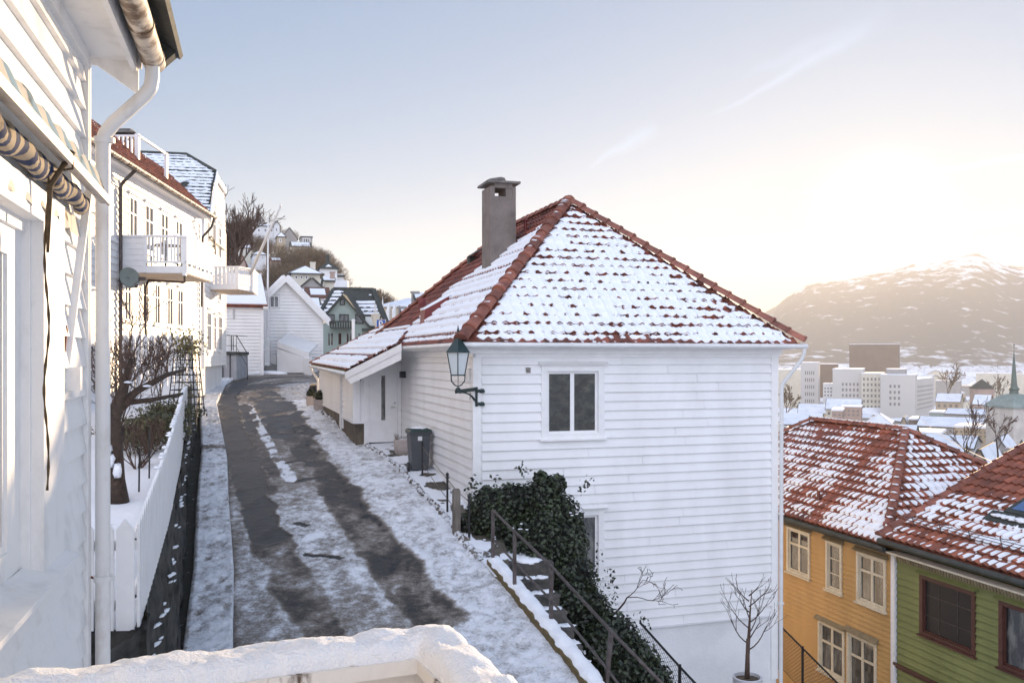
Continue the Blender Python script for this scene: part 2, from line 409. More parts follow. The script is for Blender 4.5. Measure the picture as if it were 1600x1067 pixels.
def roof_snow(mb,pl,poly,tw=.21,th=.33,amp=.032,step=.034,style='heavy',thick=.028,du=.03,dv=.045,seed=3,thin=None,u_ref=None,edge=.15):
    us=[p[0] for p in poly]; vs_=[p[1] for p in poly]; u0,u1=min(us),max(us); v0,v1=min(vs_),max(vs_)
    U,V=np.meshgrid(np.arange(u0,u1+du,du),np.arange(v0-.02,v1+dv,dv),indexing='ij')
    ur=(U-u0); vr=(V-v0); row=np.floor(vr/th); colm=np.floor(ur/tw)
    uf=ur/tw-colm; vf=vr/th-row
    d=inside(poly,U,V)
    n1=fbm(U*6,V*6,seed,4)-.5; n2=fbm(U*1.1,V*1.1,seed+9,3)-.5; rt=_h(colm,row,seed+5)-.5
    base=tile_h(uf,amp)+step*(1-vf)
    if style=='heavy':
        # snow lies from just above the lip of a tile to just below the lip of the next
        top=.90+.25*n1+.20*rt-.10*np.cos(2*np.pi*(uf-.12))+.17*sstep(.5,.68,fbm(U*.7,V*1.3,seed+40,3))
        cov=np.minimum(sstep(-.02,.12,vf+ .35*n1), 1-sstep(top-.14,top+.05,vf))
        cov=np.minimum(cov,1.0)
        h=amp*.55+step*(1-vf)*.9
        cov2=cov+.9*n1+.9*n2
    elif style=='rows':
        cov=np.minimum(sstep(0,.12,vf+.3*n1),1-sstep(.52,.68,vf+.35*n1)); h=0*vf; cov2=cov+.3*n1+.5*n2+.05
    elif style=='full':
        top=.84+.14*n1+.22*rt
        cov=1-sstep(top-.1,top+.04,vf); h=amp*.75+step*(1-vf)
        cov2=cov+.45*n1+.3*n2+.02
    else:
        # one melting patch in the trough of each tile
        cu=(uf-.60-.08*rt); cv=(vf-.46+.1*rt)
        rr=(np.abs(cu/.40)**2.6+np.abs(cv/.44)**3)**.42
        cov2=1.25-rr*.95+.8*n1+1.0*n2+.35*rt; h=base+.0
    if thin is not None: cov2=cov2-thin(U,V)
    cov2=cov2-(1-sstep(-.02,edge,d))*1.4
    t=np.clip((cov2-.35)/.45,-.6,1.0); t=np.where(t>0,np.sqrt(np.clip(t,0,1)),t)
    H=np.maximum(h,base-.004)*1.0 + thick*t if style!='patch' else base+thick*t*.8
    H=np.where(t>0,H,base-.012)
    H=H+(.012*n1 if style!='patch' else 0)
    keepv=t>-.35
    n,m=U.shape
    pts=np.array(pl.o)+U[...,None]*np.array(pl.U)+V[...,None]*np.array(pl.V)+H[...,None]*np.array(pl.N)
    idx=np.arange(n*m).reshape(n,m)
    k=(keepv[:-1,:-1]|keepv[1:,:-1]|keepv[:-1,1:]|keepv[1:,1:])&((t>0)[:-1,:-1]|(t>0)[1:,:-1]|(t>0)[:-1,1:]|(t>0)[1:,1:])&(d[:-1,:-1]>-.05)
    q=np.stack([idx[:-1,:-1],idx[1:,:-1],idx[1:,1:],idx[:-1,1:]],-1)[k]
    used,inv=np.unique(q,return_inverse=True); q=inv.reshape(-1,4)
    mb.add([tuple(x) for x in pts.reshape(-1,3)[used]],[tuple(x) for x in q.tolist()])
def caps(mb,a,b,r=.11,L=.36,seed=0,up=Z3,lift=.03):
    """overlapping half round ridge caps running from a (low) to b (high)"""
    rnd=random.Random(seed); a=Vector(a); b=Vector(b); d=(b-a); T=d.length; d.normalize(); n=max(1,round(T/L)); L=T/n
    sd=d.cross(up).normalized(); u2=sd.cross(d)
    for i in range(n):
        mb.tint=rnd.random(); s0=a+d*(i*L-.03)+u2*lift; s1=a+d*((i+1)*L+.02)+u2*lift
        jr=rnd.uniform(-.006,.006); vs=[]
        for (c,rr,hh) in ((s0,r*1.05,.014),(s0+d*.05,r*1.06,.014),(s0+d*.052,r*.97,.008),(s1,r*.88,-.008)):
            for k in range(9):
                t=math.pi*k/8-.0; vs.append(c+sd*(math.cos(t)*rr)+u2*(math.sin(t)*rr*.9+hh+jr))
        fs=[(j*9+k,j*9+k+1,(j+1)*9+k+1,(j+1)*9+k) for j in range(3) for k in range(8)]
        fs.append(tuple(range(9)))
        mb.add(vs,fs)
    mb.tint=.5
def downpipe(name,pts,r,m,parent=None,brackets=(),n=12):
    mb=MB(); P2=[Vector(p) for p in pts]; q=[P2[0]]
    for i in range(1,len(P2)-1):
        a=(P2[i-1]-P2[i]); b=(P2[i+1]-P2[i]); k=min(r*2.2,a.length*.45,b.length*.45); a.normalize(); b.normalize()
        for t in (1,.6,.3): q.append(P2[i]+a*k*t*.9+ (b*k*(1-t)*.25))
        for t in (.3,.6,1): q.append(P2[i]+b*k*t*.9+ (a*k*(1-t)*.25))
    q.append(P2[-1]); mb.tube(q,r,n)
    for c in brackets: mb.tube([Vector(c)-Z3*.02,Vector(c)+Z3*.02],r*1.22,n); mb.box(Vector(c)+X3*r*1.1,(.05,.03,.035))
    return mb.build(name,m,parent,smooth=True,auto=50)
def simple_house(name,F,L,depth,zb,ze,zr,wall,roofm,label,kind='gable',wins=(),win_mat=None,snowm=None,over=.3,chim=(),group=None,cat='house',trimm=None,wc=.07,win_hdr=False,snow_cov=.85,cols=2,rows=2,rim=True):
    """F: front frame (n towards viewer), depth goes back; kind 'gable' = gable faces viewer, 'side' = ridge parallel to the front, 'hip', 'flat'"""
    base=F.p(L/2,-depth/2,zb); root=thing(name,base,label,cat,group)
    mb=MB(); q=lambda u,w,z:F.p(u,w,z)
    if kind=='gable':
        prof=[(0,zb),(L,zb),(L,ze),(L/2,zr),(0,ze)]
        mb.prism([q(u,0,z) for u,z in prof],-F.n*depth)
    elif kind=='side':
        prof=[(0,zb),(-depth,zb),(-depth,ze),(-depth/2,zr),(0,ze)]
        mb.prism([q(0,w,z) for w,z in prof],F.u*L)
    else: mb.fbox(F,0,L,-depth,0,zb,ze)
    mb.build('wall',wall,root)
    t=.18; o=over; rb=MB(); sb=MB()
    def slab(pts,th=t,m=rb):
        n=(Vector(pts[1])-Vector(pts[0])).cross(Vector(pts[2])-Vector(pts[0])).normalized(); n=n if n.z>0 else -n
        m.prism([Vector(p)+n*.01 for p in pts],n*th)
        return n
    faces=[]
    if kind=='gable':
        k=(zr-ze)/(L/2)
        faces=[[q(-o,o,ze-k*o),q(-o,-depth-o,ze-k*o),q(L/2,-depth-o,zr),q(L/2,o,zr)],[q(L+o,-depth-o,ze-k*o),q(L+o,o,ze-k*o),q(L/2,o,zr),q(L/2,-depth-o,zr)]]
    elif kind=='side':
        k=(zr-ze)/(depth/2)
        faces=[[q(-o,o,ze-k*o),q(L+o,o,ze-k*o),q(L+o,-depth/2,zr),q(-o,-depth/2,zr)],[q(L+o,-depth-o,ze-k*o),q(-o,-depth-o,ze-k*o),q(-o,-depth/2,zr),q(L+o,-depth/2,zr)]]
    elif kind=='hip':
        h=min(L,depth)/2; k=(zr-ze)/h; ra=min(L/2,h); ea,eb=(ra,L-ra) if L>depth else (L/2,L/2)
        wa,wb=(-depth/2,-depth/2) if L>depth else (-ra,-depth+ra)
        c=[q(-o,o,ze-k*o*.3),q(L+o,o,ze-k*o*.3),q(L+o,-depth-o,ze-k*o*.3),q(-o,-depth-o,ze-k*o*.3)]
        A=q(ea,wa,zr); B=q(eb if L>depth else L/2,wb,zr)
        if L>depth+.01: faces=[[c[0],c[1],B,A],[c[1],c[2],B],[c[2],c[3],A,B],[c[3],c[0],A]]
        elif depth>L+.01: faces=[[c[0],c[1],A],[c[1],c[2],B,A],[c[2],c[3],B],[c[3],c[0],A,B]]
        else: faces=[[c[0],c[1],A],[c[1],c[2],A],[c[2],c[3],A],[c[3],c[0],A]]
    else:
        rb.fbox(F,-.2,L+.2,-depth-.2,.2,ze,ze+.35); sb.fbox(F,0,L,-depth,0,ze+.352,ze+.5)
    for f in faces:
        n=slab(f,th=t if kind!='hip' else .1)
        if snowm is not None:
            c=sum((Vector(p) for p in f),Vector())/len(f)
            sb.prism([c+(Vector(p)-c)*snow_cov+n*(t+.012 if kind!='hip' else .112) for p in f],n*.06)
    rb.build('roof',roofm,root)
    if snowm is not None and sb.f: sb.build('roof_snow',snowm,root)
    if kind in('gable',) and trimm is not None:
        tb=MB()
        for s in (-1,1):
            e=q(L/2+s*(L/2+o),o+.02,ze-k*o); r_=q(L/2,o+.02,zr)
            tb.prism([e,r_,r_-Z3*.35,e-Z3*.28],F.n*.05)
        tb.build('barge_board',trimm,root)
    for w in wins:
        r=F.rect(*w[:4]); c_=w[4] if len(w)>4 else cols
        pf=Frame(F.p(0,.0,0),F.u,F.n)
        wb=MB(); u0,u1,z0,z1=r; cw=wc
        wb.fbox(pf,u0,u1,.0,.04,z0,z0+cw); wb.fbox(pf,u0,u1,.0,.04,z1-cw,z1)
        wb.fbox(pf,u0,u0+cw,.0,.042,z0+cw,z1-cw); wb.fbox(pf,u1-cw,u1,.0,.042,z0+cw,z1-cw)
        for i in range(1,c_):
            uc=u0+(u1-u0)*i/c_; wb.fbox(pf,uc-cw*.35,uc+cw*.35,.0,.035,z0+cw,z1-cw)
        wo=wb.build('window',win_mat or M['trim'],root)
        pm=MB(); pm.add([pf.p(u0+cw*.5,.012,z0+cw*.5),pf.p(u1-cw*.5,.012,z0+cw*.5),pf.p(u1-cw*.5,.012,z1-cw*.5),pf.p(u0+cw*.5,.012,z1-cw*.5)],[(0,1,2,3)])
        pm.build('pane',M['sky_glass'],wo)
    for (cu,cw_,s,ht,mm) in chim:
        cb=MB(); zc=ze if kind=='flat' else (ze+zr)/2-.5
        cb.fbox(F,cu-s/2,cu+s/2,cw_-s/2,cw_+s/2,zc,ht); cb.fbox(F,cu-s/2-.08,cu+s/2+.08,cw_-s/2-.08,cw_+s/2+.08,ht,ht+.12)
        cb.build('chimney',mm,root)
    return root
# ------------------------------------------------------------------ bare trees
def branchy(tm,cm,base,d,L,r,levels,seed,spread=.55,n_child=(3,4),curl=.25,upb=.15,ratio=.68,minr=.004,sides=6,trunk_levels=1,taper=.55,segs=5):
    rnd=random.Random(seed)
    def rec(p,d,L,r,lv):
        pts=[Vector(p)]; rs=[r]; dd=Vector(d).normalized(); q=Vector(p)
        for i in range(segs):
            dd=(dd+Vector((rnd.uniform(-1,1),rnd.uniform(-1,1),rnd.uniform(-1,1)))*curl*.6+Z3*upb*.3).normalized()
            q=q+dd*(L/segs); pts.append(q.copy()); rs.append(max(minr,r*(1-(1-taper)*(i+1)/segs)))
        tgt=tm if lv<trunk_levels else cm
        tgt.tube(pts,rs,sides if lv<2 else (4 if lv<levels-1 else 3),caps=False)
        if lv>=levels: return
        for c in range(rnd.randint(*n_child)):
            k=rnd.choice(range(2,segs+1)) if c else segs
            a=dd.orthogonal().normalized(); a=Matrix.Rotation(rnd.uniform(0,6.283),3,dd)@a
            nd=(dd*math.cos(spread*rnd.uniform(.6,1.3))+a*math.sin(spread*rnd.uniform(.6,1.3))).normalized()
            rec(pts[k],nd,L*ratio*rnd.uniform(.75,1.15),max(minr,rs[k]*.72),lv+1)
    rec(base,d,L,r,0)
def bare_tree(name,base,L,r,levels,seed,label,cat='tree',group=None,d=Z3,crown_mat=None,trunk_mat=None,**kw):
    root=thing(name,base,label,cat,group); tm=MB(); cm=MB()
    branchy(tm,cm,Vector(base)-Z3*.1,d,L,r,levels,seed,**kw)
    tm.build('trunk',trunk_mat or M['bark'],root,smooth=True)
    if cm.f: cm.build('crown',crown_mat or M['twig'],root)
    return root
def leaves(mb,c,rad,n,size,seed,surf=.75,flat=1.0):
    rnd=random.Random(seed); c=Vector(c)
    for _ in range(n):
        v=Vector((rnd.gauss(0,1),rnd.gauss(0,1),rnd.gauss(0,1)))
        if v.length<1e-3: continue
        v.normalize(); k=rnd.uniform(surf,1.08)
        p=c+Vector((v.x*rad[0]*k,v.y*rad[1]*k,v.z*rad[2]*k))
        nrm=(v+Vector((rnd.uniform(-1,1),rnd.uniform(-1,1),rnd.uniform(-1,1)))*.9+Z3*.3).normalized()
        a=nrm.orthogonal().normalized(); a=Matrix.Rotation(rnd.uniform(0,6.28),3,nrm)@a; b=nrm.cross(a); s=size*rnd.uniform(.6,1.3)
        mb.tint=rnd.random()
        mb.add([p-a*s,p-b*s*.62+nrm*s*.12,p+a*s*1.1,p+b*s*.62+nrm*s*.12],[(0,1,2,3)])
    mb.tint=.5
# ================================================================== street profile
_zy=[0,5,10,13.6,17.5,21.7,26.5,33,40,50,60,80,120]; _zz=[-5.4,-5.0,-4.36,-3.8,-3.25,-2.76,-2.44,-2.08,-1.77,-1.33,-.95,-.5,0]
def zr(y): return np.interp(y,_zy,_zz)
def G(px,py,dz=0):
    lo,hi=4.0,200.0; s=(HY-py)/FPX
    for _ in range(60):
        mid=(lo+hi)/2
        if s*mid>zr(mid)+dz: lo=mid
        else: hi=mid
    y=(lo+hi)/2
    return Vector(((px-800)/FPX*y,y,float(zr(y))+dz))
_ly=[0,7,12.7,15.1,19.3,23.6,27.5,36.5,47,56,64]; _lx=[-1.0,-2.85,-4.63,-5.36,-6.78,-8.18,-9.55,-12.7,-15.7,-17.6,-18.6]
def xL(y): return np.interp(y,_ly,_lx)
_rp=[G(*p) for p in ((484,600),(480,612),(500,645),(560,690),(620,730),(660,775),(700,815),(722,848),(758,888),(900,1067))]
_ry=[3.0]+[p.y for p in reversed(_rp)]; _rx=[_rp[-1].x+(_rp[-1].y-3.0)*.27]+[p.x for p in reversed(_rp)]
_k=len(_ry)
def xR(y): return np.where(np.asarray(y)>_ry[-1], _rx[-1]+(np.asarray(y)-_ry[-1])*1.6, np.interp(y,_ry,_rx))
# wheel tracks, surveyed on the road surface: (points, width m, bareness)
def cz(x,y): return (250+x/2.1036,560+y/2.1036)
_str=[([(330,68),(260,85),(222,130),(230,200),(245,260),(268,310),(285,380),(305,450),(330,520),(352,585)],.42,1.0),
 ([(245,80),(290,70),(380,62),(440,60)],.9,.8),([(225,110),(300,90),(420,80)],.8,.66),
 ([(275,155),(295,190),(310,240)],.28,.95),([(330,130),(365,165),(400,235),(430,255)],.55,.95),([(350,110),(400,150),(440,200),(470,250)],.5,.72),
 ([(352,585),(390,650),(430,720),(480,800),(540,900)],.42,.57),([(250,300),(275,380),(330,440)],.5,.6),
 ([(440,240),(490,310),(545,380),(590,440)],.5,.62),([(590,440),(650,520),(720,610),(790,700),(850,780),(910,860)],.46,.64),
 ([(415,345),(470,335),(515,350)],.14,.9),([(455,400),(510,392),(555,402)],.16,.95),([(480,645),(530,648),(590,655)],.07,.85),([(450,540),(480,548)],.09,.9),([(350,360),(390,358)],.12,.85),([(455,292),(480,296)],.1,.9),
 ([(320,300),(370,360),(400,400)],.2,.55),([(560,470),(700,520)],.16,.5)]
STR=[([G(*cz(*p)) for p in pts],w,a) for pts,w,a in _str]
_snow=[([(290,150),(330,230),(380,320),(430,400)],.15,.42),([(500,590),(560,580),(640,570)],.22,.10),([(600,640),(700,740),(780,830)],.2,.10)]
SNW=[([G(*cz(*p)) for p in pts],w,a) for pts,w,a in _snow]
def seg_field(X,Y,items):
    F=np.zeros(X.shape)
    nx=(fbm(X*1.7,Y*1.2,41,3)-.5)*.55
    for pts,w,a in items:
        D=np.full(X.shape,1e9)
        for p,q in zip(pts[:-1],pts[1:]):
            vx,vy=q.x-p.x,q.y-p.y; L2=vx*vx+vy*vy+1e-9
            t=np.clip(((X-p.x)*vx+(Y-p.y)*vy)/L2,0,1); D=np.minimum(D,np.hypot(X-p.x-t*vx,Y-p.y-t*vy))
        F=np.maximum(F,a*(1-sstep(w*.70,w*1.12,D+nx*w*1.5)))
    return F
def road_mat():
    m=bpy.data.materials.new('icy_asphalt'); m.use_nodes=True; nt=m.node_tree; N=nt.nodes; L=nt.links; b=N['Principled BSDF']
    at=N.new('ShaderNodeAttribute'); at.attribute_name='tint'; ge=N.new('ShaderNodeNewGeometry')
    n1=N.new('ShaderNodeTexNoise'); n1.inputs['Scale'].default_value=5.5; n1.inputs['Detail'].default_value=9; n1.inputs['Roughness'].default_value=.68
    n2=N.new('ShaderNodeTexNoise'); n2.inputs['Scale'].default_value=26; n2.inputs['Detail'].default_value=7; n2.inputs['Roughness'].default_value=.75
    L.new(ge.outputs['Position'],n1.inputs['Vector']); L.new(ge.outputs['Position'],n2.inputs['Vector'])
    a1=N.new('ShaderNodeMath'); a1.operation='MULTIPLY_ADD'; a1.inputs[1].default_value=.95; L.new(n1.outputs['Fac'],a1.inputs[0]); L.new(at.outputs['Fac'],a1.inputs[2])
    a2=N.new('ShaderNodeMath'); a2.operation='MULTIPLY_ADD'; a2.inputs[1].default_value=.62; L.new(n2.outputs['Fac'],a2.inputs[0]); L.new(a1.outputs[0],a2.inputs[2])
    a3=N.new('ShaderNodeMath'); a3.operation='SUBTRACT'; a3.inputs[1].default_value=.785; L.new(a2.outputs[0],a3.inputs[0])
    a4=N.new('ShaderNodeMath'); a4.operation='MULTIPLY_ADD'; a4.inputs[1].default_value=1.32; a4.inputs[2].default_value=-.075; L.new(a3.outputs[0],a4.inputs[0])
    cr=N.new('ShaderNodeValToRGB'); e=cr.color_ramp.elements
    e[0].position=.02; e[0].color=(.82,.84,.88,1); e[1].position=.95; e[1].color=(.035,.035,.037,1)
    for p,c in ((.18,(.64,.65,.67)),(.32,(.41,.40,.40)),(.46,(.26,.235,.21)),(.64,(.15,.128,.108)),(.80,(.065,.057,.050))):
        q=e.new(p); q.color=(*c,1)
    L.new(a4.outputs[0],cr.inputs['Fac']); L.new(cr.outputs[0],b.inputs['Base Color'])
    mr=N.new('ShaderNodeMapRange'); mr.inputs['From Min'].default_value=.3; mr.inputs['From Max'].default_value=.85; mr.inputs['To Min'].default_value=.75; mr.inputs['To Max'].default_value=.42
    L.new(a3.outputs[0],mr.inputs['Value']); L.new(mr.outputs[0],b.inputs['Roughness'])
    bp=N.new('ShaderNodeBump'); bp.inputs['Strength'].default_value=.8; bp.inputs['Distance'].default_value=.04; bp.invert=True
    L.new(a2.outputs[0],bp.inputs['Height']); L.new(bp.outputs[0],b.inputs['Normal']); b.inputs['Specular IOR Level'].default_value=.3
    return m
M['road']=road_mat()
def ygrid(a,b,k):
    out=[a]
    while out[-1]<b: out.append(out[-1]+max(.035,out[-1]*k))
    return np.array(out)
def build_road():
    ys=ygrid(8.0,64,.0034); t=np.linspace(0,1,150)**1.0
    Yg=np.repeat(ys[:,None],len(t),1); l=xL(ys)[:,None]+.62; r=xR(ys)[:,None]+.05; Xg=l+(r-l)*t[None,:]
    F=seg_field(Xg,Yg,STR)
    bl=fbm(Xg*2.2,Yg*1.1,61,5)-.5; F=F*np.clip(1+1.7*bl,.3,1.15)
    lat=(Xg-l)/(np.maximum(r-l,.1))
    base=.33+.15*sstep(17,26,Yg)+.42*(fbm(Xg*1.1,Yg*.42,5,6)-.5)+.34*(fbm(Xg*5,Yg*2.2,55,4)-.5)                      # trodden, dirty snow between the tracks
    bank=sstep(.60,.74,lat+ .1*(fbm(Xg*.8,Yg*.5,15,3)-.5)); base=base*(1-bank)+(.13+.32*(fbm(Xg*2.4,Yg*1.6,17,5)-.45))*bank
    base=np.where(Yg>38,np.maximum(base,.30),base)
    mask=np.maximum(base,F)-seg_field(Xg,Yg,SNW)*np.clip(1+4.5*(fbm(Xg*4,Yg*1.2,88,4)-.5),.0,1.5)
    edge=np.exp(-((Xg-l-.02-.06*(fbm(Xg*0+1,Yg*3,66,3)-.5))/.07)**2)*.5; mask=mask+edge*(fbm(Xg*5,Yg*1.2,22,3))
    n=fbm(Xg*5,Yg*5,3,4); n2=fbm(Xg*14,Yg*14,8,3)
    fp=np.zeros(Xg.shape); rnd=random.Random(14)
    for k in range(230):
        fy=rnd.uniform(11,30); fx=float(xR(fy))-rnd.uniform(.15,1.6); a=rnd.uniform(-.5,.5); m_=(np.abs(Yg-fy)<.5)&(np.abs(Xg-fx)<.5); dx=Xg[m_]-fx; dy=Yg[m_]-fy; e=((dx*math.cos(a)+dy*math.sin(a))/.06)**2+((-dx*math.sin(a)+dy*math.cos(a))/.13)**2; fp[m_]=np.maximum(fp[m_],np.exp(-e*e)*rnd.uniform(.4,1))
    mask=mask+.10*fp
    Z=zr(Yg)-.035*fp+(.085*(n-.4)+.055*(n2-.5))*(1-np.clip(mask*1.1,0,1))+.07*sstep(.66,.85,lat)*(.6+.8*(fbm(Xg*1.3,Yg*1.3,77,3)-.5))
    Z=Z-.015*F
    o=grid_mesh('road',Xg,Yg,Z,M['road'],tint=np.clip(mask,-.1,1.1)); tag(o,kind='structure')
    # raised left pavement with footprints
    ys=ygrid(8.0,60,.0030); t=np.linspace(0,1,26); Yg=np.repeat(ys[:,None],len(t),1); l=xL(ys)[:,None]-.02; Xg=l+.70*t[None,:]
    Z=zr(Yg)+.11-.0*Yg; rnd=random.Random(4)
    Z=Z+.08*(fbm(Xg*4,Yg*4,9,4)-.5)+.045*(fbm(Xg*14,Yg*14,19,3)-.5)
    dent=np.zeros(Xg.shape); dirt=np.zeros(Xg.shape)
    yy=10.0
    while yy<34:
        for sx in (.14,.36):
            cx=float(xL(yy))+sx+rnd.uniform(.0,.16); cy=yy+rnd.uniform(-.12,.12)+ (sx>.2)*.3
            if rnd.random()<.8:
                e=((Xg-cx)/.055)**2+((Yg-cy)/.13)**2; dent=np.maximum(dent,np.exp(-e*e)*rnd.uniform(.5,1)); 
        yy+=rnd.uniform(.35,.6)
    Z=Z-.055*dent
    Z=np.where(t[None,:]>.97,zr(Yg)-.02,Z); Z=np.where(t[None,:]<.02,zr(Yg)-.05,Z)
    mask=.14+.25*dent+.35*(fbm(Xg*2,Yg*2,33,4)-.5)
    gap=np.exp(-((Yg-24.6)/.35)**2)*.5; mask=mask+gap+np.where((t[None,:]<.12)&(t[None,:]>0),.18,0)
    o=grid_mesh('pavement',Xg,Yg,Z,M['road'],tint=np.clip(mask,-.1,1)); tag(o,kind='structure')
    # leaf-littered gutter between the retaining wall and the pavement
    ys=ygrid(8,36,.004); t=np.linspace(0,1,12); Yg=np.repeat(ys[:,None],12,1); l=xL(ys)[:,None]-.50; Xg=l+.52*t[None,:]
    Z=zr(Yg)-.10+.05*(fbm(Xg*7,Yg*7,2,3)-.5)+.08*np.abs(t[None,:]-.5)
    o=grid_mesh('gutter_channel',Xg,Yg,Z,M['gutterleaf']); tag(o,kind='structure')
    # forecourt paving up to the house
    ys=ygrid(14.6,37,.0045); t=np.linspace(0,1,40); Yg=np.repeat(ys[:,None],40,1); l=xR(ys)[:,None]-.02
    rr=np.interp(ys,[14.6,16,17.9,25.4,25.5,37],[.0,-.1,-.45,-2.85,-2.85,-6.4])[:,None]; rr=np.maximum(rr,l+.02); Xg=l+(rr-l)*t[None,:]
    sn=fbm(Xg*1.8,Yg*1.8,12,4); near=np.exp(-((Xg-l)/.30)**2)
    fac=sstep(.47,.58,sn+.30*near-.02)
    Z=zr(Yg)+.05+.035*fac+.015*(fbm(Xg*9,Yg*9,6,3)-.5)
    o=grid_mesh('forecourt',Xg,Yg,Z,M['court'],tint=1-fac); tag(o,kind='structure')
    # rough kerb stones along the forecourt
    kb=MB(); rnd=random.Random(9); y=15.4
    while y<33:
        x=float(xR(y)); s=rnd.uniform(.07,.13)
        kb.blob((x+rnd.uniform(-.02,.04),y,float(zr(y))+.07+rnd.uniform(-.02,.01)),(s*.6,s*1.0,.065),rnd.randint(0,999),8,5,.25); y+=s*1.9
    o=kb.build('stone_kerb',M['kerbst'],smooth=True); tag(o,kind='structure')
def court_mat():
    m=mat('snowy_paving',(.12,.105,.08),.75,col2=(.06,.055,.042),vscale=4,bump=.5,bscale=20)
    nt=m.node_tree; N=nt.nodes; L=nt.links; b=N['Principled BSDF']; src=b.inputs['Base Color'].links[0].from_socket
    at=N.new('ShaderNodeAttribute'); at.attribute_name='tint'; no=N.new('ShaderNodeTexNoise'); no.inputs['Scale'].default_value=14; no.inputs['Detail'].default_value=6
    ge=N.new('ShaderNodeNewGeometry'); L.new(ge.outputs['Position'],no.inputs['Vector'])
    ad=N.new('ShaderNodeMath'); ad.operation='MULTIPLY_ADD'; ad.inputs[1].default_value=.8; L.new(no.outputs['Fac'],ad.inputs[0]); L.new(at.outputs['Fac'],ad.inputs[2])
    cr=N.new('ShaderNodeValToRGB'); cr.color_ramp.elements[0].position=.80; cr.color_ramp.elements[1].position=.92
    cr.color_ramp.elements[0].color=(0,0,0,1); cr.color_ramp.elements[1].color=(1,1,1,1); L.new(ad.outputs[0],cr.inputs['Fac'])
    mx=N.new('ShaderNodeMix'); mx.data_type='RGBA'; mx.inputs['A'].default_value=(.8,.82,.86,1); L.new(src,mx.inputs['B']); L.new(cr.outputs[0],mx.inputs['Factor'])
    L.new(mx.outputs['Result'],b.inputs['Base Color']); return m
M['court']=court_mat()
M['kerbst']=mat('kerb_stone',(.14,.12,.10),.9,col2=(.7,.72,.75),vscale=9,lo=.5,hi=.56,bump=.5)
build_road()
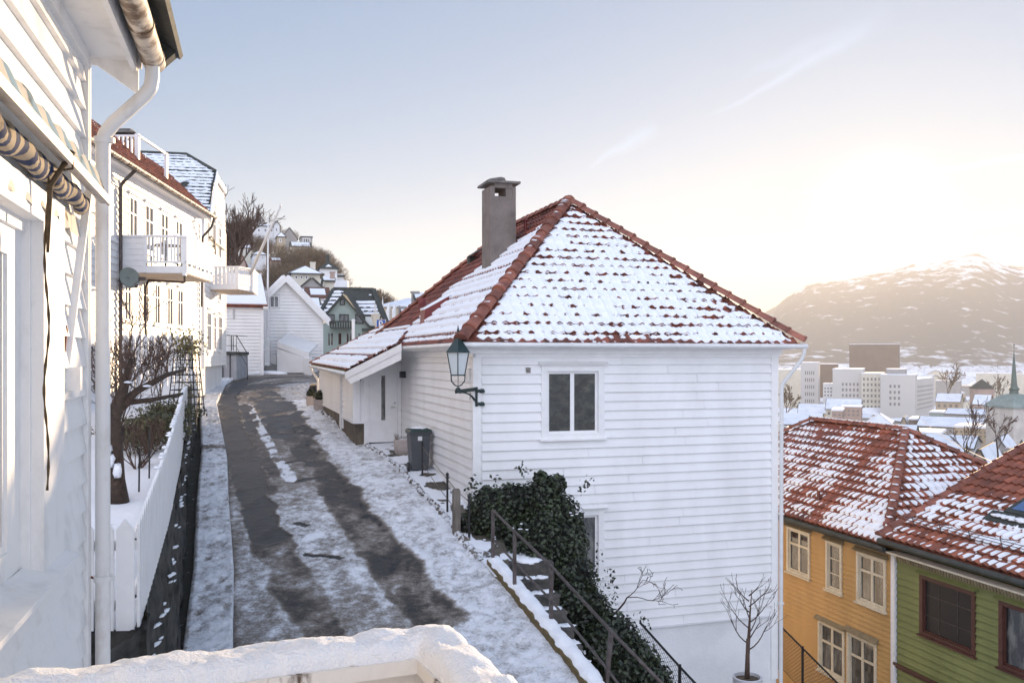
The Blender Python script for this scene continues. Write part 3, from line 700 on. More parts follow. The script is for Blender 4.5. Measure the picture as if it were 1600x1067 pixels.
# ================================================================== MAIN HOUSE
Cx=Vector((-.746,18,0)); A_=Vector((-.303,.953,0)).normalized(); B_=Vector((.953,.303,0)).normalized()
HW,HL,ZE=7.01,12.7,.30
FF=Frame(Cx,B_,-A_); LF=Frame(Cx,A_,-B_)
RF=Frame(Cx+B_*HW,A_,B_); KF=Frame(Cx+A_*HL,B_,A_)
def main_house():
    base=Cx+B_*HW/2+A_*HL/2; base.z=-7.2
    root=thing('white_house',base,'white clapboard house with a snowy red pyramid roof right of the street','house')
    wb=MB(); wb.box(Cx+B_*HW/2+A_*HL/2+Vector((0,0,-3.6)),(HW-.36,HL-.36,7.2),(B_,A_,Z3)); wb.build('wall',M['white'],root)
    # windows on the front
    w1=FF.rect(845,570,943,685); w2=FF.rect(880,795,943,904); w2=(w2[0]-.3,w2[1],w2[2],w2[3])
    cb=MB(); ZF=-5.75
    clap(cb,FF,ZF,.12,rect_span(.14,HW-.14),.193,[hole(w1,.03),hole(w2,.03)],out=.038)
    clap(cb,LF,-3.6,.12,rect_span(.12,8.2),.193,[],out=.038)
    clap(cb,RF,-7.5,.12,rect_span(.14,HL-.14),.193,[],out=.03)
    cb.build('cladding',M['white'],root)
    tb=MB()
    tb.box(FF.p(.07-.03,.012,-3.2),(.18,.06,6.7),(B_,A_,Z3)); tb.box(LF.p(.05,.012,-3.2),(.15,.06,6.7),(A_,B_,Z3))
    tb.box(FF.p(HW-.06,.012,-3.55),(.18,.06,7.3),(B_,A_,Z3)); tb.box(RF.p(.06,.012,-3.55),(.14,.06,7.3),(A_,B_,Z3))
    tb.build('wall_trim',M['trim'],root)
    fb=MB(); fb.fbox(FF,-.06,HW+.06,.0,.05,.0,.22); fb.fbox(LF,-.05,8.0,.0,.052,.0,.22); fb.fbox(RF,-.05,HL,.0,.05,.0,.22)
    fb.fbox(FF,-.30,HW+.30,-.1,.30,.16,.20); fb.fbox(LF,-.29,8.0,-.1,.30,.161,.199); fb.fbox(RF,-.29,HL,-.1,.30,.161,.199)
    fb.fbox(FF,-.25,HW+.1,.06,.10,.07,.16)
    fb.build('eave_board',M['trim'],root)
    pb=MB(); pb.fbox(FF,0,HW,-.3,.0,-9.5,ZF); pb.fbox(FF,0,HW,0,.05,ZF-.04,ZF); pb.fbox(RF,0.3,HL,-.3,.0,-9.5,-7.6)
    pb.build('foundation',M['plaster'],root)
    a=window(root,FF,w1,M['trim'],cols=2,rows=1,casing=.13,sash=.055,proud=.045,pane_mat=M['room_pane'])
    window(root,FF,w2,M['trim'],cols=1,rows=1,casing=.13,sash=.055,proud=.045,label='lower window half hidden by ivy')
    vb=MB(); 
    for i in range(4): vb.fbox(FF,FF.uat(821),FF.uat(828),.02,.045,FF.z(1,580)+i*.028-.03,FF.z(1,580)+i*.028-.012)
    vb.build('vent',M['concrete'],root)
    bb=MB(); u=LF.uat(736); bb.fbox(LF,u-.1,u+.05,.02,.07,LF.z(u,597),LF.z(u,575)); bb.fbox(LF,u+.12,u+.2,.02,.06,LF.z(u,595),LF.z(u,585)); bb.build('meter_box',M['gutter'],root)
    lb=MB(); u=LF.uat(634); lb.fbox(LF,u-.16,u+.1,.03,.16,LF.z(u,590),LF.z(u,580)); lb.build('wall_light',M['black'],root)
    # roof planes
    e0=-.32; c00=Cx+B_*e0+A_*(-.36)+Z3*ZE; W=HW+.66; Lr=HL+.7
    rise=3.60; sF=4.19; sS=W/2
    Apx=Cx+B_*(HW/2)+A_*3.83+Z3*(ZE+rise); R2=Cx+B_*(HW/2)+A_*(HL+.34-4.19+.0)+Z3*(ZE+rise)
    c10=c00+B_*W; c01=c00+A_*Lr; c11=c10+A_*Lr
    ub=MB(); ub.add([c00,c10,c11,c01,Apx,R2],[(0,1,4),(1,2,5,4),(2,3,5),(3,0,4,5),(3,2,1,0)]); ub.build('roof_boarding',M['tile'],root)
    plF=Plane(c00,B_,Apx-(c00+B_*W/2)); plL=Plane(c00,A_,B_*sS+Z3*rise); plR=Plane(c10,A_,-B_*sS+Z3*rise)
    pF=[plF.uv(c00),plF.uv(c10),plF.uv(Apx)]; pL=[plL.uv(c00),plL.uv(c01),plL.uv(R2),plL.uv(Apx)]; pR=[plR.uv(c10),plR.uv(c11),plR.uv(R2),plR.uv(Apx)]
    tb=MB(); ex=lambda pg:[(u,v-(.06 if v<.01 else 0)) for u,v in pg]
    tiles(tb,plF,ex(pF),tw=.235,th=.305,amp=.05,step=.045,nu=8,seed=1); tiles(tb,plL,ex(pL),tw=.235,th=.305,amp=.045,step=.045,seed=2); tiles(tb,plR,ex(pR),tw=.235,th=.305,seed=3,nu=4)
    rf=tb.build('roof',M['tile'],root,smooth=True,auto=35)
    sb=MB()
    thinF=lambda U,V: -.10+.9*(fbm(U*.9+3,V*.9,91,3)-.5)+.5*sstep(3.9,5.5,V)+.22*sstep(.8,0,V)*fbm(U*.8,V*.3,71,2)+.3*sstep(4.2,6.8,U)*sstep(.0,3,V)*.4+.25*sstep(5.5,7.4,U+V*.6)
    roof_snow(sb,plF,ex(pF),.235,.305,.045,.045,'heavy',.036,.026,.026,3,thin=thinF,edge=.20)
    b1=plL.uv(on_plane(862,346,plL.o,plL.N)); b2=plL.uv(on_plane(706,452,plL.o,plL.N)); b3=plL.uv(on_plane(628,528,plL.o,plL.N))
    def sdl(U,V,p,q): L=math.hypot(q[0]-p[0],q[1]-p[1]); return ((q[0]-p[0])*(V-p[1])-(q[1]-p[1])*(U-p[0]))/L
    sg=1 if sdl(2.0,1.0,b1,b3)<0 else -1
    thinL=lambda U,V: 1.3*sstep(-.25,.35,sg*np.maximum(sg*0+sdl(U,V,b1,b2),sdl(U,V,b2,b3)) if sg>0 else -np.minimum(sdl(U,V,b1,b2),sdl(U,V,b2,b3)))+.15*sstep(.5,0,V)+.06
    roof_snow(sb,plL,ex(pL),.235,.305,.045,.045,'full',.034,.05,.04,5,thin=thinL,edge=.22)
    sb.build('roof_snow',M['snow'],root,smooth=True)
    cp=MB(); caps(cp,c00-A_*.05-B_*.05,Apx,.15,.40,1,lift=.05); caps(cp,c10-A_*.02+B_*.04,Apx,.14,.40,2,lift=.05); caps(cp,Apx,R2,.13,.38,3,lift=.05); caps(cp,c01,R2,.13,.4,4,lift=.05)
    cp.blob(Apx+Z3*.10,(.17,.17,.10),3,10,6,.1)
    cp.build('ridge_caps',M['cap'],root,smooth=True,auto=40)
    s2=MB(); rnd=random.Random(5); d=(Apx-c00)
    for i in range(16):
        t=rnd.uniform(.03,.97); p=c00+d*t+Z3*.19; s=rnd.uniform(.05,.09); s2.blob(p+A_*rnd.uniform(-.04,.04),(s,s*1.5,.018),i,8,5,.3)
    s2.build('ridge_snow',M['snow'],root,smooth=True)
    # gutters
    gb=MB(); zg=.245
    gb.tube([FF.p(-.36,.40,zg),FF.p(HW+.52,.40,zg)],.058,12); gb.tube([LF.p(-.30,.37,zg-.002),LF.p(6.05,.37,zg-.002)],.056,12)
    for i in range(12): gb.tube([FF.p(.1+i*.6,.40,zg),FF.p(.1+i*.6+.03,.40,zg)],.064,12)
    gb.build('gutter',M['gutter'],root,smooth=True,auto=50)
    sb2=MB()
    for i in range(46):
        t=rnd.uniform(.02,.98); sb2.blob(FF.p(t*HW,.36,zg+.06),(rnd.uniform(.05,.16),.06,.03),i,8,4,.3)
    sb2.build('gutter_snow',M['snow'],root,smooth=True)
    downpipe('downpipe',[FF.p(HW+.46,.40,.2),FF.p(HW+.44,.36,-.02),FF.p(HW+.07,.10,-.62),FF.p(HW+.05,.10,-9.0)],.045,M['gutter'],root,[FF.p(HW+.05,.10,z) for z in (-1.5,-3.5,-5.5)])
    # chimney
    ch=Frame(Cx+B_*1.78+A_*5.0,B_,-A_); w,dp=.70,.80; zt=(HY-283)/FPX*23.2
    cb=MB(); zb=1.2; th=.09; zo=zt-.36
    cb.fbox(ch,0,w,-dp,0,zb,zo)
    cb.fbox(ch,0,.12,-dp,0,zo,zt-.10); cb.fbox(ch,w-.09,w,-dp,0,zo,zt-.10); cb.fbox(ch,.43,w-.09,-dp+.1,-.02,zo,zt-.10)
    cb.fbox(ch,.12,w-.09,-dp,0,zt-.14,zt)
    co=cb.build('chimney',M['concrete'],root)
    kb=MB(); 
    kb.fbox(ch,-.10,w+.10,-dp-.1,.10,zt-.02,zt+.035); kb.blob(ch.p(w*.45,-.4,zt+.10),(.26,.3,.10),4,9,6,.2); kb.build('cap_slab',M['stone_grey'],co)
    fl=MB(); fl.fbox(ch,-.06,w+.06,-dp-.05,.06,1.25,1.62+.0); fl.build('lead_flashing',M['slate'],co)
    # red vent pipe
    vp=on_plane(821,366,plL.o,plL.N); vm=MB(); vm.tube([vp-Z3*.2,vp+Z3*.36],.05,10); vm.lathe(vp+Z3*.36,[(.10,0),(.09,.02),(.03,.06),(.01,.07)],12); vm.build('vent_pipe',M['brick_red'],root,smooth=True,auto=40)
    vp=on_plane(737,412,plL.o,plL.N); hm=MB(); hm.box(vp+Z3*.05,(.22,.3,.34),(B_,A_,Z3)); hm.beam(vp-A_*.25-B_*.16+Z3*.18,vp-A_*.25+B_*.22+Z3*.42,.5,.03); hm.build('roof_hatch',M['slate'],root)
    # red flashing box with snow on it
    p=on_plane(664,508,plL.o,plL.N); p2=on_plane(694,475,plL.o,plL.N)
    rb=MB(); up=(B_*sS+Z3*rise).normalized(); q0=p; 
    rb.prism([q0-up*.05-Z3*.1,q0+up*1.05-Z3*.1,q0+up*1.10+Z3*.10,q0+Z3*.42],A_*.55); rb.blob(q0+Z3*.62+A_*.3,(.12,.12,.12),2); rb.build('roof_dormer',M['brick_red'],root)
    r2=MB(); r2.prism([q0+Z3*.43-up*.03,q0+up*1.10+Z3*.11,q0+up*1.10+Z3*.15,q0+Z3*.48-up*.03],A_*.5); r2.build('dormer_snow',M['snow'],root)
    return root,plL,c00
M['stone_grey']=mat('cap_stone',(.22,.20,.18),.9,col2=(.12,.11,.10),vscale=6,bump=.8,bscale=14)
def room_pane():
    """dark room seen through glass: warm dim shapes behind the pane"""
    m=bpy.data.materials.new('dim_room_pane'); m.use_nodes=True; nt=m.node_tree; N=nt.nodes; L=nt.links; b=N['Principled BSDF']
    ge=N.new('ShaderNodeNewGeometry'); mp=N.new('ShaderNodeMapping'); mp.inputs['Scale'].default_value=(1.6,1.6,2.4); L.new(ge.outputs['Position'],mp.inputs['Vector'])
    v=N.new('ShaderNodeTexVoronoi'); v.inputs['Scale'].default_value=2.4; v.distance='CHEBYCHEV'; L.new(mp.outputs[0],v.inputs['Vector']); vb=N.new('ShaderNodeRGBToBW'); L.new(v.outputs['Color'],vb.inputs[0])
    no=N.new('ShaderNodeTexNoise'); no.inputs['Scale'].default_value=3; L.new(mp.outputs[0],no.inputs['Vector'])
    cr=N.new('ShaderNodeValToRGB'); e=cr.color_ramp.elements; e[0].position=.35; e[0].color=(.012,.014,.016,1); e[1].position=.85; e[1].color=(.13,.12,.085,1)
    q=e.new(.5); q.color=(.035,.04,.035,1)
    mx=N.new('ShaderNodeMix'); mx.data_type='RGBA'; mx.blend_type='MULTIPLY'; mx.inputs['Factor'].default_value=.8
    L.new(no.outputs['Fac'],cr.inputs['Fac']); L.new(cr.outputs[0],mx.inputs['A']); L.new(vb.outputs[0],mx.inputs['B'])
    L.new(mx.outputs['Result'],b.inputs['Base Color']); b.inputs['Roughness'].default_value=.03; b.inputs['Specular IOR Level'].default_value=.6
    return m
M['room_pane']=room_pane()
MH,plL_,c00_=main_house()
# ================================================================== ANNEX (lean-to with the front door)
def annex():
    E1=P(541,579,24.4); nrm=(Vector((-.62*B_.x,-.62*B_.y,1))).normalized()
    E2=on_plane(487,569,E1,nrm); Rr=on_plane(600,511,E1,nrm); V=on_plane(668,484,E1,nrm); K=on_plane(622,538,E1,nrm)
    root=thing('house_annex',(E1.x+.6,28,-2.4),'low white lean-to porch wing with a white door and snowy red tiles','house annex')
    dw=LF.p(7.9,0,0)         # inner corner at the door
    DF=Frame(dw-B_*1.31,B_,-A_)  # door wall, faces the viewer
    ac=DF.o.copy(); SF=Frame(ac,A_,-B_)
    Ls=10.2
    # body
    bm=MB(); top=lambda p:(nrm.dot(E1)-nrm.x*p.x-nrm.y*p.y)/nrm.z-.06
    p0=ac; p1=ac+B_*1.9; p2=p1+A_*Ls; p3=ac+A_*Ls
    lo=[Vector((p.x,p.y,-2.9)) for p in (p0,p1,p2,p3)]; hi=[Vector((p.x,p.y,min(top(p),1.05))) for p in (p0,p1,p2,p3)]
    lo=[Vector((p.x,p.y,-1.81)) for p in lo]; bm.wedge(lo,hi); bm.build('wall',M['white'],root)
    cb=MB(); zb=-1.80
    clap(cb,SF,zb,-.34,rect_span(.12,2.5),.16,[],out=.038,w=.03)
    clap(cb,SF,zb,-.34,rect_span(3.5,Ls),.16,[],out=.035,w=-.0)
    DU=DF.uat(574); 
    clap(cb,DF,zb,-.30,rect_span(.10,.40),.16,[],out=.03,w=.0)
    clap(cb,DF,-.15,.62,lambda z:(max(.0,(z+.30)/.62),1.31),.17,[],out=.02,w=.0)
    cb.build('cladding',M['white'],root)
    tb=MB(); tb.box(DF.p(.03,.02,(zb-.28)/2),(.17,.08,abs(zb)-.28+.0),(B_,A_,Z3)); tb.box(SF.p(.04,.04,(zb-.28)/2-.0),(.16,.08,abs(zb)-.30),(A_,B_,Z3))
    tb.fbox(SF,-.04,2.6,.0,.09,zb-.06,zb-.002); tb.fbox(DF,-.04,.42,.0,.085,zb-.06,zb-.002)
    tb.fbox(SF,2.5,2.62,-.05,.07,zb,-.34); tb.fbox(SF,2.62,3.5,.0,.035,-2.2,-.34)
    tb.fbox(SF,-.2,Ls+.2,-.02,.12,-.44,-.33)
    tb.build('wall_trim',M['trim'],root)
    fm=MB(); fm.fbox(SF,.03,Ls,-.4,-.01,-2.9,-1.81); fm.fbox(DF,.04,.40,-.4,-.012,-2.9,-1.82); fm.fbox(DF,.40,1.31,-.5,-.06,-2.9,-1.82); fm.build('foundation',M['stone_ft'],root)
    # door
    d0,d1=DF.uat(576),DF.uat(621); zt=-.30; zd=-2.40
    dm=MB(); dm.fbox(DF,d0,d1,-.03,.02,zd,zt); dm.fbox(DF,d0+.01,d1-.01,.02,.026,zd+.02,zd+.24); dm.fbox(DF,d0+.03,d1-.03,.021,.030,zd+.25,zd+.262); do=dm.build('door',M['trim'],root)
    gm=MB(); uc=d0+(d1-d0)*.50; gm.fbox(DF,uc-.055,uc+.055,.018,.028,zd+.62,zt-.22); gm.build('door_pane',M['sky_glass'],do)
    hm=MB(); uh=d1-.08; hm.tube([DF.p(uh,.02,zd+.98),DF.p(uh,.07,zd+.98),DF.p(uh-.12,.07,zd+.98)],.011,8); hm.tube([DF.p(uh,.02,zd+1.1),DF.p(uh,.04,zd+1.1)],.025,10); hm.build('handle',M['alu'],do)
    fr=MB(); fr.fbox(DF,d0-.13,d0-.005,-.02,.06,zd-.05,zt+.12); fr.fbox(DF,d1+.005,d1+.10,-.02,.06,zd-.05,zt+.12); fr.fbox(DF,d0-.005,d1+.005,-.02,.058,zt+.005,zt+.12)
    fr.build('door_frame',M['trim'],root)
    # number 4
    n=MB(); u=DF.uat(562); z=DF.z(u,590); s=.085
    n.beam(DF.p(u+.02,.06,z-s),DF.p(u+.02,.06,z+s),.018,.02); n.beam(DF.p(u+.05,.06,z-s*.25),DF.p(u-.065,.06,z-s*.25),.02,.018); n.beam(DF.p(u-.06,.06,z-s*.2),DF.p(u-.01,.06,z+s),.02,.018); n.build('house_number',M['black'],root)
    # roof
    pl=Plane(E1,E2-E1,B_*1+Z3*.62)
    pts=[E1,E2,Rr,V,K]; poly=[pl.uv(p) for p in pts]
    tb=MB(); tiles(tb,pl,poly,tw=.225,th=.36,amp=.04,step=.045,nu=6,seed=8,margin=.03); tb.build('roof',M['tile'],root,smooth=True,auto=35)
    ub=MB(); ub.prism([p-pl.N*.05 for p in pts],pl.N*.04); 
    bk=[Rr-pl.N*.01,E2-pl.N*.01,E2+B_*3.2+Z3*-.1,V-pl.N*.01]; ub.add(bk,[(0,1,2),(0,2,3)]); ub.build('roof_boarding',M['tile'],root)
    sb=MB(); roof_snow(sb,pl,poly,.225,.36,.04,.045,'full',.04,.045,.035,21,thin=lambda U,V:.75*sstep(2.1,3.2,V)-.1,edge=.10); sb.build('roof_snow',M['snow'],root,smooth=True)
    cp=MB(); caps(cp,E2+Z3*.0,Rr,.10,.42,5,lift=.03); caps(cp,Rr,V,.10,.40,6,lift=.03); cp.build('ridge_caps',M['cap'],root,smooth=True,auto=40)
    # rake boards
    d=(K-E1); dn=d.normalized(); rb=MB(); dz=Z3*-1
    e=E1-dn*.05-A_*.02; k=K+dn*.12-A_*.02
    rb.prism([e-Z3*.02,k-Z3*.02,k-Z3*.22,e-Z3*.22],-A_*.03); rb.prism([e-Z3*.18+dn*.03,k-Z3*.18,k-Z3*.44,e-Z3*.42+dn*.22],A_*.03)
    rb.prism([e-Z3*.06+A_*.03,k-Z3*.06+A_*.03,k-Z3*.085+A_*.03,e-Z3*.085+A_*.03],A_*1.2)
    rb.build('rake_board',M['trim'],root)
    mb=MB(); mb.beam(E1+pl.N*-.02-B_*.02,E2-pl.N*.02-B_*.02,.05,.07); mb.build('eave_moss_board',M['mossy'],root)
    gb=MB(); gb.tube([E1-B_*.06-Z3*.07,E2-B_*.06-Z3*.07],.05,10); gb.build('gutter',M['gutter'],root,smooth=True)
    q=E2-A_*.4; downpipe('downpipe',[q-B_*.06-Z3*.1,q-B_*.05-Z3*.25,q+B_*.2-Z3*.6,q+B_*.22-Z3*2],.045,M['gutter'],root)
    tb=MB(); tb.tube([SF.p(2.9,.06,-.5),SF.p(2.9,.06,-2.4)],.03,8); tb.build('drain',M['gutter'],root)
    return root
M['stone_ft']=mat('foundation_stone',(.16,.13,.095),.9,col2=(.08,.065,.05),vscale=3,bump=.8,bscale=9)
annex()
# ------------------------------------------------------------------ street lamp on the corner
def corner_lamp():
    c=FF.p(.02,.05,0); m=c.y
    hx=P(715.5,570,17.45); root=thing('wall_lantern',Vector((c.x,c.y,(HY-625)/FPX*m)),'black street lantern on a dark green bracket fixed to the house corner','wall lantern')
    z=lambda py:(HY-py)/FPX*17.5
    X=lambda px:(px-800)/FPX*17.5
    cx=hx.x; cy=17.5; ax=(B_,A_,Z3)
    mb=MB(); n=6
    O=lambda r,zz,rot=.26:[Vector((cx,cy,zz))+B_*(r*math.cos(rot+2*math.pi*k/n))+A_*(r*math.sin(rot+2*math.pi*k/n)) for k in range(n)]
    mb.wedge(O(.275,z(551)),O(.265,z(549.5))); mb.wedge(O(.26,z(549.5)),O(.10,z(533))); mb.wedge(O(.10,z(533)),O(.085,z(530))); mb.wedge(O(.06,z(530)),O(.05,z(524)))
    mb.lathe((cx,cy,z(524)),[(.045,0),(.05,.03),(.02,.06),(.028,.09),(.018,.12),(.004,.20)],10)
    mb.build('lamp_roof',M['lampgreen'],root)
    gl=MB(); gl.wedge(O(.150,z(586)),O(.235,z(551.5))); gl.build('lamp_glass',M['frost'],root)
    fb=MB()
    for a,b in zip(O(.152,z(586)),O(.240,z(551.5))): fb.tube([a,b],.011,6)
    q=O(.158,z(586)); 
    for k in range(n): fb.tube([q[k],q[(k+1)%n]],.014,6)
    for k in (0,2,3,5):
        p=q[k]; b=Vector((cx,cy,z(607))); fb.tube([p,p-Z3*.10+(b-p)*.05,(p+b)/2+Z3*-.06+(p-b)*Vector((.12,.12,0)).length*0,b+Z3*.04,b],.012,6)
    fb.tube([(cx,cy,z(586)),(cx,cy,z(607))],.007,6); fb.lathe((cx,cy,z(611)),[(.02,0),(.055,.01),(.05,.05),(.025,.07)],10)
    fb.build('lamp_frame',M['lampgreen'],root)
    bm=MB(); a=Vector((cx-.05,cy,z(612))); w=c+Z3*z(609); w.z=z(609)
    bm.beam(a,w,.035,.07); bm.beam(w+Z3*.04,Vector((w.x,w.y,z(637))),.035,.05)
    arc=[a+(w-a)*.18-Z3*.03]
    for i in range(1,9):
        t=i/8; arc.append(Vector((a.x+(w.x-a.x)*(.18+.82*math.sin(t*math.pi/2)),a.y+(w.y-a.y)*(.18+.82*math.sin(t*math.pi/2)),z(613)+(z(636)-z(613))*(1-math.cos(t*math.pi/2)))))
    bm.tube(arc,.016,8); bm.tube([w-Z3*.08+(a-w)*.35,w-Z3*.22+(a-w)*.12],.009,6); bm.tube([w-Z3*.05+(a-w)*.3,w-Z3*.20+(a-w)*.32],.008,6)
    for zz in (612,633):
        k=Vector((w.x,w.y,z(zz))); bm.tube([k,k+B_*.12],.035,10); bm.lathe(k+B_*.12,[(.05,-.04),(.055,0),(.03,.04)],10)
    bm.build('bracket',M['lampgreen'],root)
corner_lamp()
# ------------------------------------------------------------------ bin, pots, posts
def wheelie():
    p=G(654,738); p.z+=.04; root=thing('wheelie_bin',p,'dark grey wheelie bin with a dark green lid beside the house wall','bin')
    ux=B_; uy=A_; mb=MB()
    def ring(w,d,z,off=0): return [p+ux*(sx*w/2)+uy*(sy*d/2+off)+Z3*z for sx,sy in ((-1,-1),(1,-1),(1,1),(-1,1))]
    mb.wedge(ring(.40,.42,.06),ring(.48,.52,.90)); mb.wedge(ring(.53,.58,.90),ring(.54,.59,.955)); mb.build('bin_body',M['bin'],root)
    lm=MB(); lm.wedge(ring(.54,.62,.958,-.02),ring(.50,.56,1.01,-.01)); lm.wedge(ring(.42,.46,1.011),ring(.36,.40,1.03)); lm.tube([p+ux*-.25+uy*.33+Z3*.97,p+ux*.25+uy*.33+Z3*.97],.022,8); lm.build('lid',M['binlid'],root)
    sm=MB(); sm.blob(p+Z3*1.03,(.22,.2,.03),5,12,5,.2); sm.build('lid_snow',M['snow'],root,smooth=True)
    for s in (-1,1):
        w=MB(); c=p+ux*(s*.22-.05)+uy*(-.12 if s<0 else .2)+Z3*.11
        w.lathe(c,[(.05,-.03),(.115,-.028),(.125,-.015),(.125,.015),(.115,.028),(.05,.03)],18,(uy,Z3,ux)); w.build('wheel',M['black'],root,smooth=True,auto=40)
    tm=MB(); tm.box(p+ux*-.02+uy*-.268+Z3*.80,(.10,.006,.10),(ux,uy,Z3)); tm.build('sticker',M['sign_white'],root)
wheelie()
def round_pot():
    p=G(629,712); root=thing('plant_pot',p,'round pale clay pot with snow and dead stems beside the bin','plant pot','pots at the white house')
    mb=MB(); mb.lathe(p,[(.13,0),(.17,.02),(.22,.15),(.235,.30),(.235,.44),(.20,.445),(.19,.36)],24,cap=False); mb.build('pot',M['pot'],root,smooth=True,auto=40)
    sm=MB(); sm.blob(p+Z3*.40,(.19,.19,.05),5,14,6,.15); sm.build('pot_snow',M['snow'],root,smooth=True)
    t=MB(); rnd=random.Random(3)
    for i in range(26):
        a=rnd.uniform(0,6.28); q=p+Vector((math.cos(a)*.1-.05,math.sin(a)*.1,.4)); t.tube([q,q+Vector((math.cos(a)*.08,math.sin(a)*.08,rnd.uniform(.08,.2)))],.004,3)
    t.build('stems',M['twig'],root)
round_pot()
def square_planter(px,py,s,lab,seed):
    p=G(px,py); root=thing('square_planter',p,lab,'planter','square planters by the annex')
    mb=MB(); q=lambda r,z:[p+SFB(sx*r,sy*r)+Z3*z for sx,sy in ((-1,-1),(1,-1),(1,1),(-1,1))]
    mb.wedge(q(s*.44,0),q(s*.5,s)); mb.wedge(q(s*.53,s),q(s*.53,s*1.08)); mb.build('pot',M['pot'],root)
    lm=MB(); leaves(lm,p+Z3*(s*1.35),(s*.5,s*.5,s*.35),700,.035,seed,.3); leaves(lm,p+Z3*(s*1.6),(s*.3,s*.3,s*.35),300,.03,seed+1,.3); o=lm.build('evergreen_shrub',M['shrubgreen']); tag(o,'small evergreen shrub growing in the '+('nearer' if seed==5 else 'farther')+' square planter','shrub','shrubs in the square planters')
def SFB(a,b): return B_*a+A_*b
M['shrubgreen']=mat('evergreen_leaf',(.045,.05,.025),.5,tint=.5)
square_planter(499,643,.42,'nearer square pale planter with a small evergreen by the annex wall',5)
square_planter(486,635,.38,'farther square pale planter with a small evergreen by the annex wall',9)
def iron_post(px,py,h,lab,finial=True):
    p=G(px,py); p.z-=.03; mb=MB(); mb.tube([p,p+Z3*h],.022,8); mb.lathe(p+Z3*(h-.02),[(.022,0),(.036,.01),(.036,.03),(.02,.045),(.034,.075),(.03,.10),(.008,.13)],10); mb.lathe(p,[(.05,0),(.05,.04),(.025,.06)],10)
    mb.lathe(p+Z3*h*.86,[(.022,0),(.03,.01),(.022,.02)],10)
    o=mb.build('iron_post',M['black'],smooth=True,auto=50,loc=p); tag(o,lab,'post','iron posts of the low roadside railing'); return p+Z3*h
t1=iron_post(660,748,.82,'black iron railing post nearest the wheelie bin')
t2=iron_post(699,806,.80,'black iron railing post between the bin and the wooden post')
t3=iron_post(733,848,.82,'black iron railing post against the ivy')
def rods():
    mb=MB()
    for a,b in ((t1,t2),(t2,t3)):
        for dz in (.03,.42):
            q=[a-Z3*(dz+.0)+(b-a)*(i/8)-Z3*(.03*math.sin(math.pi*i/8)) for i in range(9)]; mb.tube(q,.008,5)
    o=mb.build('railing_rod',M['steel']); tag(o,'thin sagging railing rods strung between the black iron posts','railing')
rods()
def wood_post():
    p=G(713,838); mb=MB(); mb.box(p+Z3*.42,(.13,.12,.9),(B_,A_,Z3)); mb.box(p+Z3*.88,(.10,.09,.03),(B_,A_,Z3)); o=mb.build('wooden_post',M['post_grey'],loc=p); tag(o,'short weathered square wooden post beside the ivy','post')
    mb=MB(); mb.box(p+Z3*.885,(.09,.085,.03),(B_,A_,Z3))
M['post_grey']=mat('grey_wood',(.22,.19,.16),.9,col2=(.12,.10,.085),vscale=12,bump=.5,stretch=(1,1,.2))
wood_post()
for i,(px,py,r,lab) in enumerate(((745,872,(.26,.18,.12),'snow dusted boulder at the foot of the ivy'),(728,850,(.14,.12,.09),'small dark stone beside the wooden post'))):
    p=G(px,py); mb=MB(); mb.blob(p+Z3*.03,r,i+3,14,9,.22); o=mb.build('boulder',M['kerbst'],smooth=True,loc=p); tag(o,lab,'stone')
